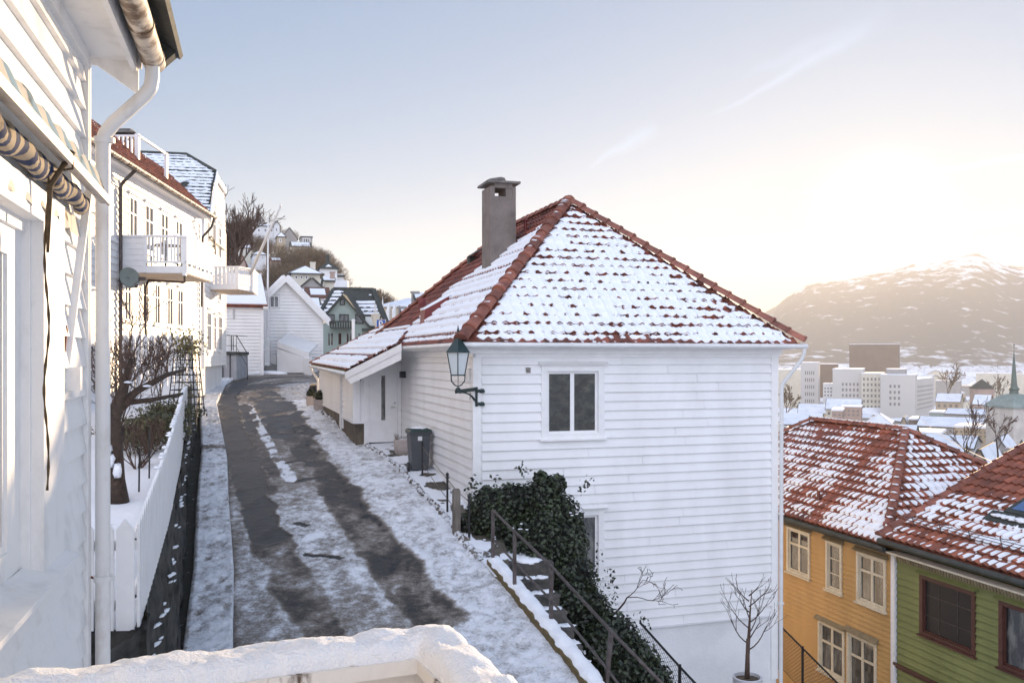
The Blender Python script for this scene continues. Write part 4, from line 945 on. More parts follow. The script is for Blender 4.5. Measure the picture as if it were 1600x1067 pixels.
# ------------------------------------------------------------------ beam, steps and handrail
Bd=Vector((.273,-.962,0)).normalized(); Bs=Vector((.962,.273,0)).normalized()
def bx(y): p=Vector((float(xR(y)),y,float(zr(y)))); return p
def stairs():
    ys=[15.15,14,13,12,11,10,9]; root=thing('kerb_beam',bx(12),'brown timber kerb with snow on top beside the steps','kerb beam')
    mb=MB(); sb=MB(); rnd=random.Random(1)
    N_=len(ys)
    loA=[];loB=[];hiA=[];hiB=[]
    for y in ys:
        p=bx(y)+Bs*.02; hiA.append(p+Z3*.16); hiB.append(p+Bs*.24+Z3*.16); loA.append(p-Z3*.3); loB.append(p+Bs*.24-Z3*.9)
    vs=hiA+hiB+loA+loB; f=[]
    for i in range(N_-1):
        f+=[(i,i+1,N_+i+1,N_+i),(2*N_+i,2*N_+i+1,i+1,i),(N_+i,N_+i+1,3*N_+i+1,3*N_+i)]
    f.append((0,N_,3*N_,2*N_)); mb.add(vs,f); mb.build('timber',M['mossy'],root)
    yy=np.linspace(15.12,9,160); t=np.linspace(-1,1,9)
    X=np.zeros((160,9)); Y=X.copy(); Zg=X.copy()
    for i,y in enumerate(yy):
        p=bx(y)+Bs*(.02+.125)
        for j,tt in enumerate(t):
            w=.118+.012*math.sin(y*9)+.01*math.sin(y*23+j); q=p+Bs*(tt*w); X[i,j],Y[i,j]=q.x,q.y; Zg[i,j]=p.z+.165+(.055+.012*math.sin(y*13))*max(0,(1-tt**4))-(.012 if abs(tt)>.99 else 0)
    grid_mesh('beam_snow',X,Y,Zg,M['snow'],parent=root)
    # steps
    root=thing('stone_steps',Vector((.9,13.5,-5.2)),'snowy stone steps going down between the handrail and the ivy','steps')
    rnd=random.Random(8)
    for i in range(12):
        m=MB(); s=MB()
        y=14.95-.30*i; z=-3.80-.185*i; p=Vector((float(xR(y)),y,0))+Bs*.27
        c=p+Bs*.42-Bd*.20+Z3*(z-.5); m.box(c,(.84,.42,1.0),(Bs,Bd,Z3)); m.box(p+Bs*.42-Bd*.18+Z3*(z+.005),(.86,.43,.035),(Bs,Bd,Z3))
        for k in range(4):
            s.blob(p+Bs*(.12+.2*k+rnd.uniform(-.04,.04))-Bd*(.19+rnd.uniform(-.05,.05))+Z3*(z+.025),(rnd.uniform(.10,.17),rnd.uniform(.09,.13),rnd.uniform(.02,.04)),i*7+k,10,5,.3)
        so=m.build('step',M['stone'],root); s.build('step_snow',M['snow'],so,smooth=True)
    # landing
    lm=MB(); c=Vector((float(xR(15.8)),15.8,-3.62))+Bs*.7; lm.box(c-Z3*.2,(1.3,.9,.45),(Bs,Bd,Z3)); lo=lm.build('landing',M['stone'],root)
    s2=MB(); 
    for k in range(12): s2.blob(c+Bs*rnd.uniform(-.6,.4)+Bd*rnd.uniform(-.4,.4)+Z3*.03,(.25,.2,.05),k,10,5,.3)
    s2.build('landing_snow',M['snow'],root,smooth=True)
    # handrail
    root=thing('handrail',bx(13.5)+Bs*.14,'brown metal handrail with square posts down the snowy steps','handrail')
    posts=[(P(770,888,15.1),P(770,797,15.1)),(P(804,929,14.0),P(804,830,14.0)),(P(861,994,12.75),P(861,884,12.75)),(P(944,1090,11.4),P(955,986,11.3)),]
    for a,b in posts:
        pm=MB(); pm.beam(a-Z3*.12,b,.05,.05,up=Bs); pm.build('post',M['steel'],root)
    tops=[b for a,b in posts]; last=tops[-1]+(tops[-1]-tops[-2])*1.2; last=P(1045,1078,10.0)
    r=MB(); tp=tops+[last]
    r.tube(tp,.022,8); r.build('top_rail',M['steel'],root,smooth=True)
    r=MB(); r.tube([P(770,842,15.1),P(804,878,14.0),P(861,937,12.75),P(945,1040,11.35),P(975,1080,10.7)],.018,8); r.build('mid_rail',M['steel'],root,smooth=True)
stairs()
# ------------------------------------------------------------------ ivy
def ivy():
    root=thing('ivy_bush',Vector((.6,16.8,-5.5)),'large dark evergreen ivy mound against the white house and steps','ivy')
    B=[(765,800,16.9,.42,.45),(740,830,16.9,.30,.42),(800,790,17.0,.42,.42),(842,795,17.1,.50,.55),(872,812,17.0,.46,.50),(884,848,16.9,.42,.55),(850,870,16.6,.75,.85),(800,860,16.8,.6,.7),(890,915,16.2,.52,.60),(915,965,15.9,.46,.55),
       (940,1010,14.9,.28,.4),(955,1005,15.6,.5,.55),(985,1040,15.4,.5,.5),(1015,1075,15.3,.42,.5),(890,950,15.8,.42,.55),(960,1062,15.0,.40,.5),(775,870,16.7,.35,.4),(845,925,16.2,.5,.6),(760,775,17.1,.16,.2),(845,750,17.2,.14,.18),(868,757,17.2,.2,.2)]
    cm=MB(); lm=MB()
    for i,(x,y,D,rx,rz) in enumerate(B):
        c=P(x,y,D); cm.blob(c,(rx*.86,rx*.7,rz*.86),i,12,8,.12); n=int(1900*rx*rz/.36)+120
        leaves(lm,c,(rx,rx*.85,rz),n,.045,i*3+1,.8)
    rnd=random.Random(2)
    for (x,y,dx,dy,k) in ((735,775,4,-30,40),(905,770,20,-25,25),(932,850,22,75,22),(955,890,5,60,40),(820,745,-8,-20,26),(775,770,-3,-28,30),(1000,960,15,20,30)):
        for j in range(k):
            t=j/k; c=P(x+dx*t+rnd.uniform(-3,3),y+dy*t+rnd.uniform(-3,3),17.0); leaves(lm,c+Vector((rnd.gauss(0,.05),0,rnd.gauss(0,.04))),(.03,.03,.03),1,.038,j+x,.2)
    cm.build('stems',M['leaf_core'],root); lm.build('foliage',M['leaf'],root)  # first mesh: filler blobs, near-black colour stands in for shade inside the ivy
    sm=MB(); rnd=random.Random(6)
    for (x,y) in ((815,822),(900,800),(870,905),(950,985),(770,845)):
        for k in range(5): sm.blob(P(x+rnd.uniform(-14,14),y+rnd.uniform(-8,8),16.1),(.03,.03,.010),k,8,4,.3)
    sm.build('ivy_snow',M['snow'],root,smooth=True)
ivy()
bare_tree('bare_shrub',P(948,962,16.6),.62,.024,4,13,'leafless branching shrub growing out of the lower ivy','shrub',d=Vector((.6,0,.55)),spread=.65,upb=-.05,curl=.5,minr=.005,trunk_mat=M['bark'],crown_mat=M['bark'],n_child=(2,3))
def potted_tree():
    b=P(1168,1062,18.3); root=thing('plant_pot',b-Z3*.45,'round pale pot holding a leafless tree below the white house','plant pot','pots at the white house')
    pm=MB(); pm.lathe(b-Z3*.45,[(.20,0),(.25,.1),(.29,.35),(.30,.52),(.26,.525),(.25,.44)],24,cap=False); pm.build('pot',M['pot_white'],root,smooth=True,auto=40)
    so=MB(); so.blob(b+Z3*.0,(.26,.26,.05),3,14,5,.1); so.build('soil',M['wood_dk'],root)
    root=thing('potted_tree',b,'small leafless fruit tree growing in a round pale pot below the white house','tree')
    tm=MB(); tm.tube([b,b+Z3*.5,b+Vector((.03,0,.95)),b+Vector((.05,0,1.35)),b+Vector((.09,0,1.85))],[.05,.045,.032,.018,.006],8); tm.tube([b+Vector((-.04,-.03,0)),b+Vector((.0,-.03,.85))],.035,6)
    tm.build('trunk',M['twig'],root,smooth=True)
    cm=MB(); rnd=random.Random(21)
    for i in range(11):
        h=.62+i*.11; a=(i*2.4); d=Vector((math.cos(a),math.sin(a)*.6,.55)); branchy(cm,cm,b+Vector((.03,0,h)),d,.62-.03*i,.014,2,i+50,spread=.5,upb=.35,curl=.25,minr=.004,n_child=(2,3))
    cm.build('crown',M['bark'],root)
M['pot_white']=mat('pale_round_pot',(.60,.60,.62),.7,var=.1)
potted_tree()
def chainlink(pts,h,lab,posts,mesh=.09):
    root=thing('chain_link_fence',pts[0]-Z3*h,lab,'fence'); tm=MB(); tm.tube(pts,.022,6); tm.tube([p-Z3*h for p in pts],.008,4); tm.build('top_rail',M['black'],root)
    w=MB()
    for a,b in zip(pts[:-1],pts[1:]):
        d=b-a; L=Vector((d.x,d.y,0)).length; n=int(L/mesh)
        q=lambda s,z:a+d*(s/L)-Z3*(h-z)
        k=-int(h/mesh)
        while k<=n:
            s0=k*mesh; s1=s0+h
            for (sa,za,sb_,zb) in ((s0,0,s1,h),(s0,h,s1,0)):
                if sa<0: t=(0-sa)/(sb_-sa); za=za+(zb-za)*t; sa=0
                if sb_>L: t=(L-sa)/(sb_-sa); zb=za+(zb-za)*t; sb_=L
                if sb_>sa: w.tube([q(sa,za),q(sb_,zb)],.0035,3,False)
            k+=1
    w.build('wire_mesh',M['black'],root)
    for p in posts: pm=MB(); pm.tube([p-Z3*(h+.1),p+Z3*.04],.03,8); pm.build('post',M['black'],root)
c1=[P(1000,972,16.6),P(1062,1041,15.8),P(1110,1092,15.2)]
chainlink(c1,.95,'black chain link fence beyond the ivy in front of the white foundation',[c1[1]])
c2=[P(1217,975,22.0),P(1254,1012,21.0),P(1312,1070,19.8)]
chainlink(c2,1.0,'black chain link fence in front of the yellow house wall',[c2[0],c2[1],c2[2]])
# ================================================================== NEAR LEFT HOUSE (with awning)
AN=Vector((-.2857,1,0)).normalized(); NN=Vector((AN.y,-AN.x,0))
NF=Frame(Vector((-1.16,0,0)),AN,NN)
def nu(D): return D/AN.y         # distance along wall for a depth
def near_house():
    ue=nu(5.95); root=thing('near_white_house',NF.p(ue,0,-4.8),'near white clapboard house with a striped awning over its window','house')
    win=(nu(2.6),nu(5.12),-1.11,.86)
    b=MB(); b.fbox(NF,-2.5,ue-.02,-3.0,-.30,-4.8,2.1)
    b.build('wall',M['white_near'],root)
    cb=MB(); 
    rnd=random.Random(4)
    clap(cb,NF,-4.6,2.05,rect_span(-2.5,ue-.012),.189,[win],out=.034,jit=.002)
    cb.build('cladding',M['white_near'],root)
    kb=MB(); kb.fbox(NF,ue-.005,ue+.03,-.02,.045,-4.8,2.02); kb.fbox(NF,ue+.03,ue+.06,-.1,.05,-4.8,2.02)
    kb.build('wall_trim',M['white_near'],root)
    # window
    wb=MB(); u0,u1,z0,z1=win; P_=.06
    c1=nu(4.62)
    wb.fbox(NF,c1,u1,-.02,P_,z0,z1); wb.fbox(NF,u0,u1-.0,-.02,P_+.002,z1-.16,z1); 
    wb.fbox(NF,u0,c1-.0,-.12,-.02,z1-.22,z1-.16)
    wb.fbox(NF,c1-.02,c1,-.14,-.0,z0+.0,z1-.16)
    s1=c1-.02; s0=nu(4.36); wb.fbox(NF,s0,s1,-.10,-.045,z0+.02,z1-.22); wb.fbox(NF,u0,s0,-.10,-.045,z0+.02,z0+.16); wb.fbox(NF,u0,s0,-.10,-.045,z1-.36,z1-.22)
    wb.fbox(NF,u0,s0+.03,-.10,-.085,z0+.16,z1-.36)if False else None
    wb.fbox(NF,s0-.03,s0,-.095,-.06,z0+.16,z1-.36); wb.fbox(NF,u0,s0-.03,-.095,-.06,z0+.16,z0+.20)
    wb.fbox(NF,nu(3.0),nu(3.1),-.10,-.045,z0+.16,z1-.36)
    # sill
    wb.add([NF.p(u0,-.1,z0+.03),NF.p(u1+.03,-.02,z0+.03),NF.p(u1+.03,.14,z0-.02),NF.p(u0,.14,z0-.02),NF.p(u0,.0,z0-.05),NF.p(u1+.03,.0,z0-.05),NF.p(u1+.03,.14,z0-.05),NF.p(u0,.14,z0-.05)],[(0,1,2,3),(3,2,6,7),(1,5,6,2),(4,7,6,5)])
    wo=wb.build('window',M['white_near'],root)
    g=MB(); g.add([NF.p(u0,-.085,z0+.16),NF.p(s0-.02,-.085,z0+.16),NF.p(s0-.02,-.085,z1-.36),NF.p(u0,-.085,z1-.36)],[(0,1,2,3)]); g.build('pane',M['glass'],wo)
    c=MB(); n=60; vs=[]
    for i in range(n+1):
        u=u0+(s0+.1-u0)*i/n; w=-.17+.02*math.sin(i*.9)+.006*math.sin(i*2.7); vs+=[NF.p(u,w,z0),NF.p(u,w,z1)]
    c.add(vs,[(2*i,2*i+2,2*i+3,2*i+1) for i in range(n)]); c.build('curtain',M['curtain'],wo,smooth=True)
    # eave: soffit, fascia, roof edge
    eb=MB(); ue2=ue+.10
    eb.fbox(NF,-2.5,ue2,-.3,.33,2.02,2.06); eb.fbox(NF,-2.5,ue2-.01,.30,.335,1.95,2.22); eb.fbox(NF,ue2-.0,ue2+.03,-.3,.36,1.98,2.3); eb.fbox(NF,-2.5,ue,.0,.05,1.93,2.02)
    eb.add([NF.p(ue2+.031,.06,1.99),NF.p(ue2+.031,.34,1.99),NF.p(ue2+.031,.34,1.80),NF.p(ue2+.001,.06,1.99),NF.p(ue2+.001,.34,1.99),NF.p(ue2+.001,.34,1.80)],[(0,1,2),(3,5,4),(0,2,5,3),(1,4,5,2)])
    eb.build('eave',M['white_near'],root)
    rb=MB(); rb.prism([NF.p(ue2+.13,.62,2.13),NF.p(ue2+.13,-.6,2.75),NF.p(ue2+.13,-.6,2.72),NF.p(ue2+.13,.60,2.10)],-AN*8.6)
    rb.prism([NF.p(ue2+.10,.42,2.21),NF.p(ue2+.10,.60,2.12),NF.p(ue2+.10,.50,2.02),NF.p(ue2+.10,.38,2.05)],-AN*.12)
    rb.build('roof',M['slate'],root)
    gb=MB(); q0=NF.p(-2.5,.44,2.08); q1=NF.p(ue2+.02,.44,2.03); gb.tube([q0,q1],.075,16)
    d=(q1-q0).normalized()
    for s in (.12,.75,1.5,2.3): p=q1-d*s; gb.tube([p,p-d*.025],.081,16)
    gb.build('gutter',M['gutter_old'],root,smooth=True,auto=50)
    x=-2.74; y=6.0
    downpipe('downpipe',[NF.p(ue2-.10,.44,2.0),NF.p(ue2-.10,.44,1.82),Vector((x,y,1.50)),Vector((x,y,-4.8))],.047,M['gutter_near'],root,[(x,y,-1.48),(x,y,1.45)])
    cb=MB(); cb.tube([(x-.02,y,-1.49),(x-.14,y+.02,-1.46)],.008,6); cb.build('pipe_clip',M['rust'],root)
M['gutter_near']=mat('weathered_white_pipe',(.74,.73,.71),.4,col2=(.55,.51,.46),vscale=5,lo=.3,hi=.5,stretch=(1,1,.5))
near_house()
def awning():
    u0,u1=nu(2.2),nu(5.55); root=thing('awning',NF.p(u0,.1,.9),'rolled up blue and cream striped awning above the near window','awning')
    fz=awning_mat('striped_awning_fabric',(.012,.028,.09),(.40,.33,.23),48,.9,(AN.x,AN.y,.35)); fv=awning_mat('faded_awning_valance',(.22,.34,.42),(.66,.60,.50),34,.9,(AN.x,AN.y,.0))
    rnd=random.Random(3)
    r=MB(); n=60; vs=[]; m=16
    for i in range(n+1):
        u=u0+(u1-.12-u0)*i/n
        for k in range(m):
            t=2*math.pi*k/m; rr=.052+.009*math.sin(u*11+t*2)+.006*math.sin(u*23+t); vs.append(NF.p(u,.10+rr*math.cos(t),.925+rr*math.sin(t)))
    r.add(vs,[(i*m+k,i*m+(k+1)%m,(i+1)*m+(k+1)%m,(i+1)*m+k) for i in range(n) for k in range(m)]+[tuple(n*m+k for k in range(m))]); r.build('fabric_roll',fz,root,smooth=True)
    b=MB(); b.beam(NF.p(u0,.20,1.005),NF.p(u1+.05,.20,.985),.05,.035); b.beam(NF.p(u0,.225,1.0),NF.p(u1+.05,.225,.98),.02,.05); b.build('front_bar',M['alu'],root)
    v=MB(); n=90; rows=5; vs=[]
    for i in range(n+1):
        u=u0+(u1+.12-u0)*i/n; sc=.028*abs(math.sin(u*9.0))
        for j in range(rows):
            t=j/(rows-1); z=1.02+.20*t-(sc if j==rows-1 else 0)*1.0; w=.21-.10*t+.022*math.sin(u*17+2*t)*(.3+t); vs.append(NF.p(u,w,z))
    v.add(vs,[(i*rows+j,(i+1)*rows+j,(i+1)*rows+j+1,i*rows+j+1) for i in range(n) for j in range(rows-1)]); v.build('valance',fv,root,smooth=True)
    w2=MB(); vs=[]
    for i in range(n+1):
        u=u0+(u1-u0)*i/n; sc=.04*abs(math.sin(u*8.0)); vs+=[NF.p(u,.05,.86),NF.p(u,.06+.012*math.sin(u*20),.78-sc)]
    w2.add(vs,[(2*i,2*i+2,2*i+3,2*i+1) for i in range(n)]); w2.build('back_valance',awning_mat('pale_back_valance',(.60,.56,.5),(.76,.70,.58),34,.9,(AN.x,AN.y,.0)),root,smooth=True)
    a=MB(); p=P(138,300,5.62); q=P(101,592,5.40); a.beam(p,q,.03,.045,up=NN); a.fbox(NF,nu(5.36),nu(5.42),.0,.10,-.20,-.06); a.box(P(88,590,5.36),(.05,.05,.16)); a.build('arm',M['white_near'],root)
    s=MB(); 
    a0=P(103,508,5.36); a1=P(94,585,5.36); s.tube([a0+(a1-a0)*t for t in (0,.1,.9,1)],[.006,.016,.016,.006],10); s.build('spring',M['rust'],root,smooth=True)
    st=MB(); u=nu(4.42); pts=[]
    for i in range(60):
        z=1.0-1.66*i/59; pts.append(NF.p(u+.007*math.sin(z*14),.115+.01*math.sin(z*9)+(.11 if z>.93 else 0),z))
    st.tube(pts,[.006+.002*math.sin(i*1.4) for i in range(60)],5); st.tube([NF.p(u,.12,.52),NF.p(u,.13,.85),NF.p(u,.235,1.03)],[.007,.014,.014],6); st.build('cord',M['rope'],root,smooth=True)
awning()
# ------------------------------------------------------------------ balcony railing in front
def balcony():
    cr=Vector((-.214,3.0,0)); AN=Vector((-.376,.927,0)).normalized(); NN=Vector((AN.y,-AN.x,0)); dL=-NN; dS=-AN; zt=-.945
    root=thing('balcony_railing',cr+Z3*-1.9,'white balcony railing with a thick snow cap in the foreground','balcony')
    rb=MB(); L1,L2=1.85,2.2; w=.15
    iL=-AN
    rb.prism([cr+dL*L1+Z3*zt,cr+Z3*zt,cr-AN*w-NN*.05+Z3*zt,cr+dL*L1-AN*w+Z3*zt],-Z3*.045)
    sd=Vector((dS.y,-dS.x,0)); sd=-sd if sd.dot(NN)>0 else sd
    rb.prism([cr+Z3*(zt-.003),cr+dS*L2+Z3*(zt-.003),cr+dS*L2+sd*w+Z3*(zt-.003),cr+sd*w+Z3*(zt-.003)-AN*.0],-Z3*.042)
    o=rb.build('top_rail',M['rail_wood'],root)
    b2=MB(); b2.prism([cr+dL*L1+Z3*(zt-.048)-AN*.03,cr+Z3*(zt-.048)-AN*.03,cr-AN*.075+Z3*(zt-.048),cr+dL*L1-AN*.075+Z3*(zt-.048)],-Z3*.09)
    b2.prism([cr+sd*.03+Z3*(zt-.05),cr+dS*L2+sd*.03+Z3*(zt-.05),cr+dS*L2+sd*.075+Z3*(zt-.05),cr+sd*.075+Z3*(zt-.05)],-Z3*.09)
    b2.build('sub_rail',M['rail_wood'],root)
    b3=MB()
    for i in range(14): b3.beam(cr+dL*(i*.125+.05)-AN*.05+Z3*(zt-.14),cr+dL*(i*.125+.05)-AN*.05+Z3*(-1.85),.02,.098,up=NN)
    for i in range(13): b3.beam(cr+dS*(i*.125+.05)+sd*.05+Z3*(zt-.14),cr+dS*(i*.125+.05)+sd*.05+Z3*(-1.85),.098,.02,up=NN)
    b3.build('boarding',M['rail_wood'],root)
    pb=MB(); pb.box(cr+sd*.06-AN*.05+Z3*((zt-1.7)/2-.02),(.10,.10,1.7+zt-.06),(NN,AN,Z3)); pb.build('post',M['rail_wood'],root)
    fb=MB(); fb.prism([cr+dL*L1,cr,cr+dS*L2,cr+dS*L2+dL*1.9],-Z3*.1); 
    for i,v in enumerate(fb.v): fb.v[i]=(v[0],v[1],v[2]-1.85)
    fb.build('floor',M['rail_wood'],root)
    # snow cap: sweep a rounded lumpy section along the L shaped rail
    path=[]; n1=150
    for i in range(n1): path.append((cr+dL*(L1*(1-i/n1)),-AN,0))
    for i in range(1,120): path.append((cr+dS*(L2*i/119),sd,1))
    m=26; X=np.zeros((len(path),m)); Y=X.copy(); Zg=X.copy()
    # inner/outer edge lines with a mitre at the corner
    co=cr+AN*.02+NN*.02; ci=cr-AN*(w-.01)-NN*(w*.95)
    for i,(p,inn,s) in enumerate(path):
        if s==0: f=i/n1; o0=cr+dL*L1+AN*.02; i0=cr+dL*L1-AN*(w-.01); a=o0+(co-o0)*f; b=i0+(ci-i0)*f
        else: f=(i-n1+1)/119; o1=cr+dS*L2-sd*.02; i1=cr+dS*L2+sd*(w-.01); a=co+(o1-co)*f; b=ci+(i1-ci)*f
        for j in range(m):
            t=j/(m-1); q=a+(b-a)*t
            e=min(1,math.sqrt(max(0,1-abs(2*t-1)**3.2)))
            X[i,j]=q.x; Y[i,j]=q.y; Zg[i,j]=zt+.002+.066*e
    N1=fbm(X*9,Y*9,3,4)-.5; N2=fbm(X*30,Y*30,4,3)-.5; T=np.linspace(0,1,m)[None,:]
    amp=np.clip(1-abs(2*T-1)**6,0,1)
    Zg=Zg+(.040*N1+.012*N2)*amp; X=X+.03*N1*(np.abs(2*T-1)>.6)*.6; Y=Y+.035*(fbm(X*14,Y*14,9,3)-.5)*(np.abs(2*T-1)>.6)
    Zg[:,0]=zt-.012; Zg[:,-1]=zt-.004
    grid_mesh('snow_cap',X,Y,Zg,M['snow_near'],parent=root)
M['snow_near']=mat('thick_snow',(.90,.91,.93),.7,bump=.35,bscale=105,spec=.25,var=.03,vscale=30)
M['snow_near'].node_tree.nodes['Bump'].inputs['Strength'].default_value=.7
bb_=M['snow_near'].node_tree.nodes['Principled BSDF']; bb_.inputs['Subsurface Weight'].default_value=.25; bb_.inputs['Subsurface Radius'].default_value=(.02,.025,.03); bb_.inputs['Subsurface Scale'].default_value=1
balcony()
# ------------------------------------------------------------------ picket fence on the stone wall
_fp=[(-3.14,7.5,-2.26),(-4.0,10.4,-1.90),(-5.35,14.4,-1.76),(-6.87,18.7,-1.69),(-8.02,22.1,-1.74)]
def fxy(s):
    """s = depth"""
    ys=[p[1] for p in _fp]; return Vector((float(np.interp(s,ys,[p[0] for p in _fp])),s,float(np.interp(s,ys,[p[2] for p in _fp]))))
def picket(mb,p,d,n,w,h,t=.022,tip=.06,seed=0):
    a=p-d*w/2; b=p+d*w/2
    mb.prism([a,b,b+Z3*(h-tip),p+Z3*h,a+Z3*(h-tip)],n*t)
def fences():
    root=thing('picket_fence',fxy(10),'long white picket fence on the dark stone wall left of the street','fence')
    mb=MB(); sb=MB(); y=7.5; rnd=random.Random(2)
    while y<22.0:
        p=fxy(y); q=fxy(y+.15); d=(q-p); d.z=0; d.normalize(); n=Vector((d.y,-d.x,0)); h=.91+(y-7.5)*.008+rnd.uniform(-.008,.008)
        picket(mb,p+d*.075,d,n,.135,h,seed=y)
        if rnd.random()<.55 and y>9: sb.blob(p+d*.075+Z3*(h+.0)-n*.0,(.04,.035,.018),int(y*9),7,4,.3)
        y+=.155*d.y
    mb.build('picket_panel',M['trim'],root)
    rb=MB()
    for zz in (.22,.70): rb.tube([fxy(y)+Z3*zz-Vector((.04,0,0)) for y in np.linspace(7.6,22,20)],.03,4)
    rb.build('rail',M['trim'],root); sb.build('fence_snow',M['snow'],root,smooth=True)
    pm=MB(); p=fxy(22.1); pm.box(p+Z3*.45+Vector((.04,0,0)),(.12,.14,1.15)); pm.build('post',M['post_grey'],root)
    # short return next to the house corner
    root=thing('picket_fence',Vector((-3.5,7.5,-2.3)),'short return of white pickets beside the near downpipe','fence'); mb=MB()
    d=Vector((-.99,-.05,0)).normalized(); p=Vector((-3.14,7.5,-2.28))
    for i in range(6): picket(mb,p+d*(.09+i*.165),-d,Vector((0,-1,0)),.145,.93,tip=.09)
    mb.build('picket_panel',M['trim'],root); rb=MB(); 
    for zz in (.2,.7): rb.beam(p+Z3*zz+Y3*.03,p+d*1.0+Z3*zz+Y3*.03,.04,.08)
    rb.build('rail',M['trim'],root)
    # second run, up to the row house corner
    root=thing('picket_fence',Vector((-9.5,26,-1.8)),'farther white picket fence section beside the cream row house corner','fence'); mb=MB(); sb=MB()
    a=P(297,668,23.0); b=P(309,622,30.5); a.z=-1.72; b.z=-1.45; L=(b-a).length; d=(b-a)/L; dh=Vector((d.x,d.y,0)).normalized(); n=Vector((dh.y,-dh.x,0)); s=0
    while s<L: picket(mb,a+d*s,dh,n,.135,1.12+.1*math.sin(s*.7)); s+=.155
    mb.build('picket_panel',M['trim'],root)
    rb=MB(); rb.beam(a+Z3*.25-n*.04,b+Z3*.25-n*.04,.04,.09); rb.build('rail',M['trim'],root)
fences()
def stone_wall():
    ys=ygrid(6.8,34,.005); t=np.linspace(0,1,16); Yg=np.repeat(ys[:,None],16,1)
    top=np.array([fxy(min(max(y,7.5),22)).z for y in ys])-.0; top=np.where(ys>22,-1.74+(ys-22)*.035,top)
    tx=np.interp(ys,[7.5,10.4,14.4,18.7,22.1,30.5,34],[-3.14,-4.0,-5.35,-6.87,-8.02,-10.75,-11.9])+.03
    bxx=np.minimum(xL(ys)-.42, 9); bxx=np.maximum(bxx,tx-.0)+.02; zb=zr(ys)-.15
    Xg=tx[:,None]+(bxx-tx)[:,None]*(1-t[None,:]); Zg=zb[:,None]+(top-zb)[:,None]*t[None,:]
    nn=(fbm(Yg*2.2,Zg*3.5,5,4)-.5); cell=(_h(np.floor(Yg*1.6+np.floor(Zg*3)*.5),np.floor(Zg*3),4)-.5)
    Xg=Xg+.12*nn+.07*cell
    # coping back under the fence
    o=grid_mesh('stone_wall',Xg,Yg,Zg,M['drywall']); 
    tag(o,'dark rough retaining wall of stone under the white picket fence','wall')
    # return face
    ug=np.linspace(-4.2,-3.05,16); vg=np.linspace(-5,-2.27,30); X,Z=np.meshgrid(ug,vg,indexing='ij'); Y=7.5+.10*(fbm(X*3,Z*3,8,3)-.5)
    o=grid_mesh('stone_wall',X,Y,Z,M['drywall']); tag(o,'short stone wall face under the picket return beside the downpipe','wall')
    cap=MB(); rnd=random.Random(12)
    for i in range(60):
        y=rnd.uniform(8,30); s=rnd.uniform(.03,.08); x=float(np.interp(y,ys,Xg[:,12]))+.03; cap.blob((x,y,float(np.interp(y,ys,Zg[:,12]))+rnd.uniform(-.25,.05)),(s*.35,s*1.3,s*.22),i,9,5,.35)
    o=cap.build('wall_snow',M['snow'],smooth=True); tag(o,kind='stuff')
M['drywall']=mat('mossy_dry_stone',(.085,.08,.07),.95,col2=(.018,.018,.016),vscale=3.2,bump=1.0,bscale=7,stretch=(1,.6,1.4),lo=.38,hi=.7)
stone_wall()
# ------------------------------------------------------------------ garden
def gz(x,y): return np.interp(y,[7,9,12,16,20,25,32],[-2.15,-2.05,-1.9,-1.7,-1.45,-1.1,-.9])+.12*(fbm(x*.8,y*.8,6,3)-.5)+.05*(fbm(x*4,y*4,7,3)-.5)
def garden():
    ys=np.arange(7.5,31,.09); t=np.linspace(0,1,70); Yg=np.repeat(ys[:,None],70,1)
    r=np.interp(ys,[7.5,10.4,14.4,18.7,22.1,30.5],[-3.16,-4.02,-5.37,-6.9,-8.05,-10.8]); l=np.full(ys.shape,-14.5); l=np.minimum(l,r-4)
    Xg=l[:,None]+(r-l)[:,None]*t[None,:]; Zg=gz(Xg,Yg); Zg=np.where(t[None,:]>.985,Zg-.15,Zg)
    o=grid_mesh('garden',Xg,Yg,Zg,M['garden_snow']); tag(o,kind='structure')
M['garden_snow']=mat('garden_snow',(.84,.86,.90),.8,col2=(.07,.06,.04),vscale=1.6,bump=.5,bscale=12,lo=.30,hi=.36,detail=8)
garden()
